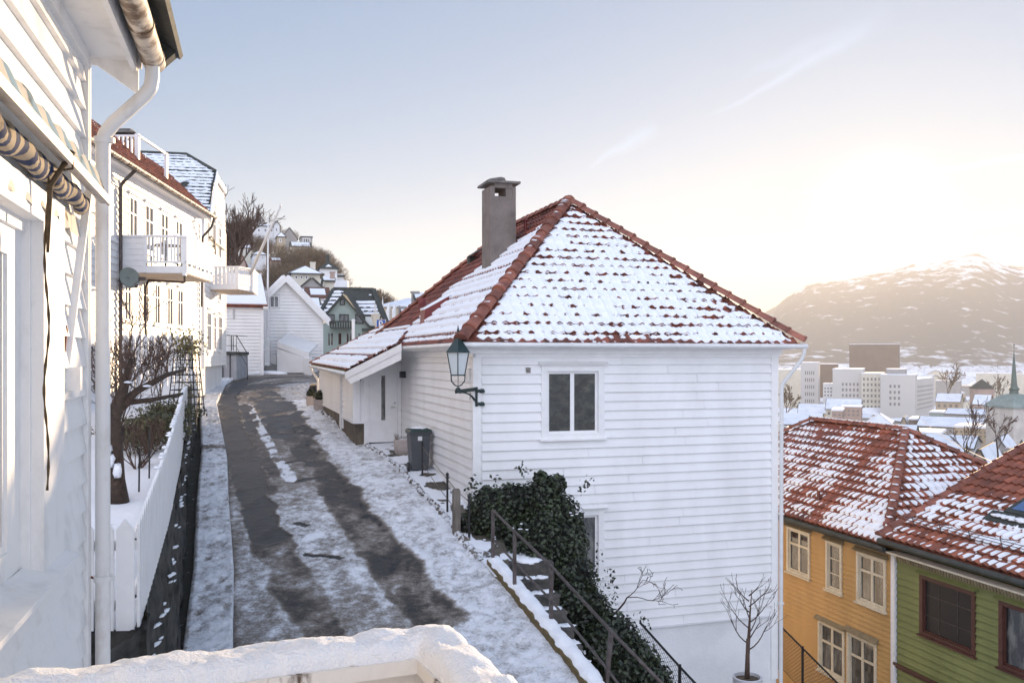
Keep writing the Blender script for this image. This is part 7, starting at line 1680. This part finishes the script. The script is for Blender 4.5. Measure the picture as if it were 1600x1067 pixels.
hill_house(440,464,385,372,356,300,'greyw','slate','gable','snowy roofed gable house left of the glass fronted villa',[],depth=12,snow_cov=.95)
hill_house(470,488,382,371,369,310,'greyw','slate','flat','dark flat roofed villa with a glass front at the edge of the hill',[(473,372,485,380,3)],wc=.3,depth=8)
hill_house(455,486,396,386,376,290,'creamw','slate','side','long low snowy roof on the hillside above the bushes',[],depth=10)
hill_house(372,392,405,388,381,250,'creamw','brownr','side','cream house with a rusty roof seen through the branches of the big tree',[(376,390,380,396,1),(384,390,388,396,1)],wc=.25,depth=8)
hill_house(396,416,412,398,391,240,'white2','slate','hip','white hip roofed house behind the branches left of the flagpole',[(400,400,404,405,1),(408,400,412,405,1)],wc=.25,depth=8)
hill_house(372,384,424,412,400,170,'pinkw','brownr','gable','small orange brown gable seen under the big tree',[],depth=6,snow_cov=.3)
hill_house(424,440,420,408,402,235,'pinkw','brownr','side','rust coloured house below the ochre villa beside the upright flagpole',[],depth=6,snow_cov=.7)
def bush_source(seed):
    root=thing('hill_bush',(0,0,-500),'x','bush'); cm=MB(); rnd=random.Random(seed); tm=MB()
    for i in range(7):
        a=rnd.uniform(0,6.28); d=Vector((math.cos(a)*.5,math.sin(a)*.5,1)); branchy(tm,cm,Vector((math.cos(a)*.6,math.sin(a)*.6,-500)),d,2.3,.10,2,seed*9+i,spread=.5,upb=.25,curl=.3,minr=.03,n_child=(3,4),sides=4,segs=3,ratio=.7)
    for i in range(1700):
        v=Vector((rnd.gauss(0,1),rnd.gauss(0,1),rnd.gauss(0,1))).normalized()*rnd.uniform(.35,1.05); p=Vector((v.x*2.9,v.y*2.9,-500+2.9+v.z*2.6)); d=(Vector((v.x,v.y,abs(v.z)+.4))+Vector((rnd.uniform(-.5,.5),rnd.uniform(-.5,.5),rnd.uniform(-.3,.5)))).normalized(); s=d.orthogonal().normalized()*.035; cm.tint=rnd.random(); cm.add([p-s,p+s,p+d*rnd.uniform(.4,.9)],[(0,1,2)])
    tm.build('trunk',M['bark'],root); cm.build('crown',M['twig_far'],root); return reg(root)
bsrc=[bush_source(s) for s in (1,2,3)]
def hill_bushes():
    rnd=random.Random(17); first=[True]*3; spots=[]
    for (x,y,D,s) in ((436,428,225,1.4),(448,418,235,1.5),(460,412,240,1.6),(474,408,245,1.6),(488,408,250,1.5),(500,412,250,1.4),(512,420,245,1.4),(522,430,240,1.3),(530,442,235,1.1),(445,440,215,1.3),(458,436,215,1.4),(472,436,215,1.4),(486,438,215,1.3),(500,440,215,1.3),(514,446,215,1.2),(430,440,215,1.2),(468,398,270,1.2),(482,396,275,1.1),(495,398,280,1.1),(507,404,280,1.1),(518,412,275,1.0),(440,405,260,1.1),(428,408,260,1.0),
        (360,392,330,1.8),(372,388,340,1.8),(384,392,330,1.6),(366,405,300,1.5),(380,408,300,1.5),(394,412,280,1.4),(410,416,260,1.3),(355,410,290,1.5),(356,425,200,1.3),(420,432,220,1.2),
        (588,470,150,.8),(596,474,150,.8),(604,478,150,.75),(610,484,150,.6),(548,462,170,.9),(556,466,160,.8),(565,470,150,.8),(574,472,150,.8),(632,492,220,.9),(640,496,220,.9),(648,500,220,.8),(624,490,230,.9),
        (400,378,290,1.0),(412,381,288,1.0),(424,384,284,1.0),(392,374,320,1.1),(434,390,270,1.0),(406,390,270,1.1),(448,366,330,.8),(458,368,335,.8),(432,358,350,.8),(382,352,380,1.0),(372,362,380,1.1),(390,345,400,.8)):
        spots.append((x,y,D,s))
    for i,(x,y,D,s) in enumerate(spots):
        k=i%3; p=P(x,y,D); p.z-=3.2*s; src=bsrc[k]
        lab,g=(('brown leafless scrub covering the steep hillside above the street end roofs','bare bushes on the hillside') if i<33 or i>=44 else ('small leafless scrub behind the mint green house roofs','bare bushes behind the slate roofs'))
        if first[k]:
            src.location=p; src.scale=(s,s,s); src.rotation_euler=(0,0,i); src['label']=lab; src['group']=g; first[k]=False; WL[src.name]=p
        else: copy_tree(src,p,i*1.3,s,lab,g)
        src2=None
# shift bush meshes so that their own origin is at the base
for b_ in bsrc:
    b_.location=(0,0,0)
hill_bushes()
0 and bare_tree('hill_tree',P(512,400,262),3.4,.15,4,61,'slender leafless tree on the hill edge right of the glass fronted villa','tree',minr=.05,spread=.35,crown_mat=M['twig_far'])
bare_tree('hill_tree',P(590,482,140),1.7,.08,4,66,'leafless tree behind the ridge right of the mint house chimney','tree',minr=.03,spread=.5,crown_mat=M['twig_far'])
# ================================================================== CITY (right, in the haze)
def city(label,x0,x1,yt,D,depth,wall,roof='snow_far',kind='flat',yr=None,rows=0,cols=0,wy=None,wxr=None,turn=0,winm=None,name='office_block',cat='office building',wsz=(.5,.5),**kw):
    F,L=HFr(x0,D,x1,D+turn); Dm=D+turn/2; z=lambda y:(HY-y)/FPX*Dm
    root=simple_house(name,F,L,depth,-47,z(yt),z(yr or yt),M[wall],M[roof] if kind=='flat' else M[roof],label,kind,(),snowm=M['snow_far'],cat=cat,over=kw.pop('over',.3),**kw)
    if rows:
        y0,y1=wy; xa,xb=wxr or (x0+1,x1-1); u0,u1=F.uat(xa),F.uat(xb); zt,zb_=z(y0),z(y1); src=None; cu=(u1-u0)/cols; rz=(zt-zb_)/rows
        for i in range(rows):
            for j in range(cols):
                cx=u0+cu*(j+.5); cz2=zt-rz*(i+.5); loc=F.p(cx,.08,cz2)
                if src is None:
                    m=MB(); w,h=cu*wsz[0]/2,rz*wsz[1]/2; m.add([F.p(cx-w,.08,cz2-h),F.p(cx+w,.08,cz2-h),F.p(cx+w,.08,cz2+h),F.p(cx-w,.08,cz2+h),F.p(cx-w,-.05,cz2-h),F.p(cx+w,-.05,cz2-h),F.p(cx+w,-.05,cz2+h),F.p(cx-w,-.05,cz2+h)],[(0,1,2,3),(0,4,5,1),(2,6,7,3)])
                    src=m.build('window',winm or M['citywin'],root); src0=(cx,cz2)
                else:
                    c=src.copy(); COL.objects.link(c); c.parent=root; c.location=F.u*(cx-src0[0])+Vector((0,0,cz2-src0[1]))
    return root
M['citywin']=mat('office_window',(.22,.21,.20),.3,var=.2,vscale=.3)
M['tower']=mat('brown_tower_cladding',(.20,.15,.115),.8,var=.15,vscale=.1)
M['bluew']=mat('pale_office_wall',(.57,.55,.52),.8,var=.06,vscale=.05)
city('dark brown windowless tower block rising behind the white offices',1327,1403,538,820,40,'tower',name='tower_block')
city('low plant room on top of the brown tower block',1342,1388,535.5,825,20,'tower',name='tower_block') if False else None
city('white office block with grouped windows left of the brown tower',1251,1279,567,640,40,'bluew',rows=5,cols=5,wy=(577,632),wxr=(1257,1273))
city('wide pale office block with a shadowed band between the two window groups',1215,1252,578,700,40,'creamw')
city('brown roofed slab seen between the two white office blocks',1278,1308,569,720,30,'tower')
city('low white office block with a thin window strip next to the four storey front',1286,1302,600,625,20,'white2',rows=3,cols=3,wy=(604,620))
city('white four storey office with rows of square windows in front of the brown tower',1301,1348,577,600,40,'bluew',rows=3,cols=5,wy=(596,622),wxr=(1314,1343))
city('cream office wing with six rows of small windows',1346,1378,584,590,40,'creamw',rows=6,cols=5,wy=(588,640))
city('large white office with an ochre upper storey right of the cream wing',1376,1430,586,570,20,'bluew',rows=4,cols=3,wy=(599,636),wxr=(1388,1408))
city('recessed side of the large white office with long pale window bands',1426,1460,592,575,20,'bluew',turn=60,rows=6,cols=1,wy=(600,640),winm=M['stripewin'] if 'stripewin' in M else None,wsz=(.9,.35))
city('ochre attic storey on top of the large white office',1378,1456,585.5,571,14,'ochre',name='roof_storey',cat='roof storey') if False else None
city('small plant house on the roof of the large white office',1385,1414,577,585,16,'greyw',name='roof_house',cat='roof house')
hs=[('long snowy roof hall in front of the white offices',1290,1345,640,625,330,'creamw','side'),('brown brick warehouse under the snowy roof hall',1315,1345,640,636,320,'pinkw','flat'),
('dark gable house with a snowy ridge left of the brick warehouse',1247,1290,646,633,350,'ochre','side'),('broad low snowy roof nearest the corner of the white clapboard house',1216,1285,660,648,300,'creamw','side'),
('pale house with a wide snowy hip roof below the cream office wing',1352,1392,662,648,280,'bluew','hip'),('small pointed gable house right of the snowy hip roof',1404,1420,668,652,270,'ochre','gable'),
('brown block between the offices and the long market roof',1420,1440,664,656,265,'tower','flat'),('long low hall with a very wide snowy roof left of the church tower',1432,1556,668,655,250,'greyw','side'),
('green topped pavilion behind the long low hall',1452,1480,650,645,330,'mint','flat'),('terraced grey building with stacked snowy roofs beside the church tower',1476,1556,648,641,310,'greyw','side'),
('ochre station like building with a pointed turret',1462,1500,628,616,420,'ochre','side'),('brick house with a snowy half hipped roof left of the church tower',1520,1545,632,618,380,'pinkw','side'),
('far pale warehouse below the mountain foot on the right',1525,1600,590,584,900,'creamw','flat'),('distant grey shed row right of the large white office',1462,1500,600,595,800,'greyw','flat'),
('far low pale block left of the brown tower',1216,1250,584,580,900,'bluew','flat'),('dark low roof with a snow line right of the yellow roof ridge',1440,1520,700,686,150,'greyw','side'),
('grey ridge roofed house below the overhead cable',1430,1500,718,700,130,'greyw','side'),('rosy gable wall house behind the green house verge',1512,1548,738,702,95,'pinkw','gable'),
('pale block with a snowy roof in front of the long low hall',1425,1470,690,678,200,'creamw','flat'),('small blue grey house behind the yellow roof corner',1216,1245,690,672,160,'greyw','gable'),
('snowy shed roof left of the chimney house behind the yellow roof',1222,1262,664,652,220,'white2','side'),('brick chimney house behind the yellow roof ridge',1300,1316,664,642,260,'pinkw','flat'),
('white two storey house behind the yellow roof ridge end',1340,1375,680,664,210,'white2','side'),('low pale green house right of the yellow ridge end',1392,1428,684,668,190,'creamw','side'),
('narrow grey house below the church tower wall',1546,1572,700,684,170,'greyw','gable'),('brown hall below the terraced snowy roofs',1490,1552,676,669,215,'ochre','flat')]
for i,(lab,x0,x1,ye,yr,D,wl,kd) in enumerate(hs):
    kw=dict(rows=0)
    w=(x1-x0)
    if kd=='flat': city(lab,x0,x1,yr,D,12,wl,name='town_building',cat='building',rows=2 if D<350 else 0,cols=max(2,w//7),wy=(yr+3,yr+15),wsz=(.5,.45))
    else: city(lab,x0,x1,ye,D,14 if kd!='gable' else 10,wl,'slate',kd,yr=yr,name='town_house',cat='house',rows=1,cols=max(2,w//8),wy=(ye+2,ye+10),wsz=(.45,.6),snow_cov=.97)
def town_fill():
    rnd=random.Random(77); zs=['bluew','creamw','ochre','pinkw','greyw','white2']; srcs=[]
    for k in range(5):
        F=Frame((0,0,0),X3,-Y3); root=simple_house('town_house',F,14+k*3,11,0,7+k%3*2,11+k%3*2,M[zs[k]],M['slate'],'x',kind=['side','gable','hip','side','flat'][k],snowm=M['snow_far'],group='distant town houses',over=.4,snow_cov=.97)
        w=MB(); root.location=(0,0,0)
        for c in COL.objects: pass
        srcs.append(reg(root))
    # meshes were built relative to the base of the source
    used=[False]*5; n=0; lab='small snow roofed house in the hazy town between the offices and the mountain foot'
    for i in range(150):
        D=rnd.choice([rnd.uniform(330,560),rnd.uniform(560,1000),rnd.uniform(900,2000)]); px=rnd.uniform(1205,1640)
        k=rnd.randrange(5); p=P(px,560,D); p.z=-46.5; s=rnd.uniform(.8,1.3)*(1 if D<900 else 1.7); rz=rnd.uniform(-.6,.6)
        if not used[k]: srcs[k].location=p; srcs[k].rotation_euler=(0,0,rz); srcs[k].scale=(s,)*3; srcs[k]['label']=lab; used[k]=True
        else: copy_tree(srcs[k],p,rz,s,lab,'distant town houses')
town_fill()
M['spire']=mat('dark_copper_spire',(.13,.17,.145),.6,var=.2,vscale=1)
def church():
    D=200.0; c=P(1585,640,D); root=thing('church_tower',Vector((c.x,c.y,-47)),'pale stone church tower with a green copper cap and slender spire','church tower')
    z=lambda y:(HY-y)/FPX*D; hw=28/FPX*D; b=MB(); b.box((c.x,c.y,(z(636)-47)/2),(2*hw,2*hw,z(636)+47),(Vector((.97,.24,0)),Vector((-.24,.97,0)),Z3)); b.build('tower_wall',M['stonewall_pale'],root)
    ax=(Vector((.97,.24,0)),Vector((-.24,.97,0)),Z3); r=MB(); q=lambda h,y:[Vector((c.x,c.y,z(y)))+ax[0]*sx*h+ax[1]*sy*h for sx,sy in ((-1,-1),(1,-1),(1,1),(-1,1))]
    r.wedge(q(hw+.4,636.5),q(hw+.5,634)); r.wedge(q(hw+.45,634),q(hw*.80,625)); r.wedge(q(hw*.80,625),q(hw*.5,618)); r.wedge(q(hw*.5,618),q(hw*.22,615)); r.build('copper_cap',M['copper'],root)
    s=MB(); s.lathe((c.x-.1,c.y,0),[(1.0,z(616)),(.9,z(610)),(1.25,z(608)),(.75,z(604)),(.62,z(598)),(.38,z(575)),(.06,z(548)),(.05,z(537))],8); s.lathe((c.x-.1,c.y,z(541)),[(.02,0),(.28,.25),(.02,.5)],8); s.build('spire',M['spire'],root,smooth=False)
    w=MB(); F=Frame(Vector((c.x,c.y,0))-ax[1]*(hw+.03),ax[0],-ax[1]); a=.62; zz=z(656); w.prism([F.p(t[0],0,t[1]) for t in [(.0-a+.9,zz-1.0),(a+.9,zz-1.0),(a+.9,zz+.3),(.45+.9,zz+.7),(0+.9,zz+.85),(-.45+.9,zz+.7),(-a+.9,zz+.3)]],F.n*.06); w.build('louvre_window',M['citywin'],root)
    b=MB(); b.box((c.x+16,c.y+4,-33),(24,16,30)); b.build('nave',M['stonewall_pale'],root)
    t=thing('turret_house',P(1534,640,400),'small brick turret house with a pointed pyramid roof left of the church spire','building'); D=400; zz=lambda y:(HY-y)/FPX*D; c=P(1534,600,D); b=MB(); h=3.6; b.box((c.x,c.y,(zz(607)-47)/2),(2*h,2*h,zz(607)+47)); b.build('wall',M['pinkw'],t); r=MB(); q=[Vector((c.x+sx*4,c.y+sy*4,zz(607))) for sx,sy in ((-1,-1),(1,-1),(1,1),(-1,1))]+[Vector((c.x,c.y,zz(592)))]; r.add(q,[(0,1,4),(1,2,4),(2,3,4),(3,0,4)]); r.build('roof',M['slate'],t)
    p=thing('pointed_roof_house',P(1596,720,60),'dark pointed roof tip peeping over the green house verge','building'); r=MB(); q=[P(1588,702,60),P(1606,702,60),P(1606,702,64),P(1588,702,64),P(1596,686,62)]; r.add(q,[(0,1,4),(1,2,4),(2,3,4),(3,0,4)]); r.build('roof',M['slate'],p); w=MB(); w.box(P(1597,730,62),(.7,3.5,2.4)); w.build('wall',M['greyw'],p)
church()
bare_tree('town_tree',P(1512,735,70),2.3,.09,4,81,'leafless tree in front of the rosy gable house',minr=.02,spread=.5,n_child=(3,4)).location.z+=0
bare_tree('town_tree',P(1560,725,68),2.0,.08,4,83,'leafless tree below the church tower',minr=.02,spread=.55,n_child=(3,4))
bare_tree('town_tree',P(1228,668,330),7,.3,4,85,'rosy leafless tree by the left white office block',minr=.12,spread=.55,crown_mat=M['twig_far'])
bare_tree('town_tree',P(1482,640,430),9,.35,4,87,'tall leafless tree right of the large white office',minr=.12,spread=.5,crown_mat=M['twig_far'])
bare_tree('town_tree',P(1562,640,460),7,.3,4,89,'round leafless tree just left of the church spire',minr=.12,spread=.6,crown_mat=M['twig_far'])
m_=MB(); a=P(1440,655,150); b=P(1600,740,60); pts=[a+(b-a)*t-Z3*3*t*(1-t) for t in np.linspace(0,1,20)]; m_.tube(pts,.05,4); o=m_.build('overhead_cable',M['alu']); tag(o,'thin overhead cable sloping down towards the green house','cable')
m_=MB(); a=P(120,318,9); a=RH.p(23.2,.1,3.75); b=GF.p(1.2,.1,4.3); m_.tube([a+(b-a)*t-Z3*.5*t*(1-t) for t in np.linspace(0,1,12)],.012,4); o=m_.build('wall_cable',M['steel']); tag(o,'thin cable running along the upper windows of the cream row house','cable')
def suburb():
    rnd=random.Random(99); mb=MB()
    for i in range(1500):
        v=rnd.random()**1.4*.16; px=rnd.uniform(1190,1660); D=2150+v*1700; x=(px-800)/FPX*D; z=-47+max(0,(D-2300)/1700)**1.25*520*.9; s=rnd.uniform(5,11)
        mb.box((x,D,z+s*.45),(s*1.3,s,s*.9)); 
    o=mb.build('suburb',M['snow_far']); tag(o,'pale far suburb along the mountain foot','suburb',kind='stuff')
suburb()
# ================================================================== LIGHT, AIR, CAMERA
AZ,EL=R(22.5),R(8.1)
sd_=Vector((math.sin(AZ)*math.cos(EL),math.cos(AZ)*math.cos(EL),math.sin(EL)))
sl=bpy.data.lights.new('sun','SUN'); sl.energy=SUN_E; sl.angle=R(.5); sl.color=SUN_C; so=bpy.data.objects.new('sun',sl); COL.objects.link(so); so.rotation_euler=(-sd_).to_track_quat('-Z','Y').to_euler()
w=bpy.data.worlds.new('World'); SC.world=w; w.use_nodes=True; nt=w.node_tree; N=nt.nodes; L=nt.links
for n in list(N): N.remove(n)
out=N.new('ShaderNodeOutputWorld'); bg=N.new('ShaderNodeBackground'); sky=N.new('ShaderNodeTexSky'); sky.sky_type='NISHITA'; sky.sun_disc=False; sky.sun_elevation=EL; sky.sun_rotation=AZ; sky.altitude=60; sky.air_density=1.0; sky.dust_density=SKY_DUST; sky.ozone_density=SKY_OZ
# thin streaks of high cloud (contrails)
tc=N.new('ShaderNodeTexCoord'); 
def streak(az0,el0,az1,el1,wd,amt,seed):
    """a soft line of cloud between two sky directions"""
    d0=Vector((math.sin(az0)*math.cos(el0),math.cos(az0)*math.cos(el0),math.sin(el0))); d1=Vector((math.sin(az1)*math.cos(el1),math.cos(az1)*math.cos(el1),math.sin(el1)))
    n=d0.cross(d1).normalized(); mid=(d0+d1).normalized(); along=n.cross(mid).normalized(); half=math.acos(max(-1,min(1,d0.dot(d1))))/2
    def dot(v): k=N.new('ShaderNodeVectorMath'); k.operation='DOT_PRODUCT'; L.new(tc.outputs['Generated'],k.inputs[0]); k.inputs[1].default_value=v; return k.outputs['Value']
    def mth(op,a,b=None,c=None):
        k=N.new('ShaderNodeMath'); k.operation=op
        for i,x in enumerate((a,b,c)):
            if x is None: continue
            if isinstance(x,(int,float)): k.inputs[i].default_value=x
            else: L.new(x,k.inputs[i])
        return k.outputs[0]
    no=N.new('ShaderNodeTexNoise'); no.inputs['Scale'].default_value=14+seed; no.inputs['Detail'].default_value=7; L.new(tc.outputs['Generated'],no.inputs['Vector'])
    a=mth('ABSOLUTE',mth('ADD',dot(n),mth('MULTIPLY',mth('SUBTRACT',no.outputs['Fac'],.5),wd*1.4)))
    t=mth('DIVIDE',dot(along),math.sin(half)); tw=mth('MULTIPLY_ADD',t,.5,.5)          # 0..1 along
    wdt=mth('MULTIPLY_ADD',tw,wd*.9,wd*.25)
    s=mth('SUBTRACT',1.0,mth('DIVIDE',a,wdt)); s.node.use_clamp=True
    e=mth('SUBTRACT',1.0,mth('POWER',mth('ABSOLUTE',t),3.0)); e.node.use_clamp=True
    f=mth('GREATER_THAN',dot(mid),.2)
    return mth('MULTIPLY',mth('MULTIPLY',mth('POWER',s,1.3),e),mth('MULTIPLY',f,amt))
def azel(px,py): x=(px-800)/FPX; z=(HY-py)/FPX; return math.atan(x),math.atan2(z,math.hypot(x,1))
fs=[]
for (x0,y0,x1,y1,wd,am,sd) in ((985,392,1700,328,.0075,.85,1),(1230,305,1650,238,.004,.45,3),(1100,185,1370,40,.010,.20,5),(915,265,1030,195,.012,.22,7),(1150,130,1400,10,.02,.10,9)):
    fs.append(streak(*azel(x0,y0),*azel(x1,y1),wd,am,sd))
tot=fs[0]
for f in fs[1:]: k=N.new('ShaderNodeMath'); k.operation='ADD'; k.use_clamp=True; L.new(tot,k.inputs[0]); L.new(f,k.inputs[1]); tot=k.outputs[0]
br=N.new('ShaderNodeVectorMath'); br.operation='SCALE'; br.inputs['Scale'].default_value=4.5; L.new(sky.outputs[0],br.inputs[0])
ad=N.new('ShaderNodeVectorMath'); ad.operation='ADD'; ad.inputs[1].default_value=CLOUD_ADD; L.new(br.outputs[0],ad.inputs[0])
mx=N.new('ShaderNodeMix'); mx.data_type='RGBA'; L.new(tot,mx.inputs['Factor']); L.new(sky.outputs[0],mx.inputs['A']); L.new(ad.outputs[0],mx.inputs['B'])
gm_=N.new('ShaderNodeGamma'); gm_.inputs['Gamma'].default_value=SKY_G; L.new(mx.outputs['Result'],gm_.inputs['Color']); au_=N.new('ShaderNodeVectorMath'); au_.operation='DOT_PRODUCT'; au_.inputs[1].default_value=sd_; L.new(tc.outputs['Generated'],au_.inputs[0]); ap_=N.new('ShaderNodeMath'); ap_.operation='POWER'; ap_.inputs[1].default_value=1600; L.new(au_.outputs['Value'],ap_.inputs[0]); sc_=N.new('ShaderNodeVectorMath'); sc_.operation='SCALE'; sc_.inputs['Scale'].default_value=SKY_K; hs_=N.new('ShaderNodeHueSaturation'); hs_.inputs['Saturation'].default_value=SKY_SAT; L.new(gm_.outputs[0],hs_.inputs['Color']); L.new(hs_.outputs[0],sc_.inputs[0]); 
# brightened sky opposite the sun, added as fill for the shaded walls
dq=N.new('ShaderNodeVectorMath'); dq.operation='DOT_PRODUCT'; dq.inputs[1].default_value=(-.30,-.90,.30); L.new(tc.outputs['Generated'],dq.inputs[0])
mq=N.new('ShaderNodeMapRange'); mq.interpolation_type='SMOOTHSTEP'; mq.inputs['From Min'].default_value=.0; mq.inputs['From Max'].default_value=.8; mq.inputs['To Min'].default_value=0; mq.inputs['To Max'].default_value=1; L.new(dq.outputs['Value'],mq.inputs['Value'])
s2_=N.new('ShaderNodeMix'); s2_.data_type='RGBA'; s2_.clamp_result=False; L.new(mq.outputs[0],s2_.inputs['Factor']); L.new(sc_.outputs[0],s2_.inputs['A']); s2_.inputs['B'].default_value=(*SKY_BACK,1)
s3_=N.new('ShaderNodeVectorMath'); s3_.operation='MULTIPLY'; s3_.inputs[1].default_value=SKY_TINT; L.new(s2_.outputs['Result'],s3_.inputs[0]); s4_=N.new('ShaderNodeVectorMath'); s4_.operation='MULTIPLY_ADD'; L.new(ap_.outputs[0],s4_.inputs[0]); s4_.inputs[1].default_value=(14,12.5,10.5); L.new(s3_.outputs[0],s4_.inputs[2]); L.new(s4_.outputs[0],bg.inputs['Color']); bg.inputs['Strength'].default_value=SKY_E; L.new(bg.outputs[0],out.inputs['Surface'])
if HAZE>0:
    hm=bpy.data.materials.new('haze'); hm.use_nodes=True; hn=hm.node_tree; 
    for n in list(hn.nodes): hn.nodes.remove(n)
    ho=hn.nodes.new('ShaderNodeOutputMaterial'); pv=hn.nodes.new('ShaderNodeVolumePrincipled'); pv.inputs['Color'].default_value=HAZE_C; pv.inputs['Density'].default_value=HAZE; pv.inputs['Anisotropy'].default_value=HAZE_G; hn.links.new(pv.outputs[0],ho.inputs['Volume'])
    hb=MB(); hb.box((0,2350,228),(9000*1.0,5300,552)); 
    hb.v=[(x*1.0,y,z) for x,y,z in hb.v]; ho_=hb.build('haze',hm); tag(ho_,kind='stuff')
    # the valley floor and ground must be wholly inside the box
cam=bpy.data.cameras.new('camera'); co_=bpy.data.objects.new('camera',cam); COL.objects.link(co_); co_.location=(0,0,0); co_.rotation_euler=(R(90),0,0); cam.lens=31.5; cam.sensor_width=36; cam.shift_y=24.5/1600; cam.clip_start=.05; cam.clip_end=20000; SC.camera=co_
vs=SC.view_settings; vs.view_transform='Standard'; vs.look='None'; vs.exposure=EXPO; vs.gamma=1; vs.use_curve_mapping=False
cy=SC.cycles; cy.use_denoising=True; cy.max_bounces=7; cy.diffuse_bounces=4; cy.volume_bounces=1; cy.transparent_max_bounces=6; cy.sample_clamp_indirect=6
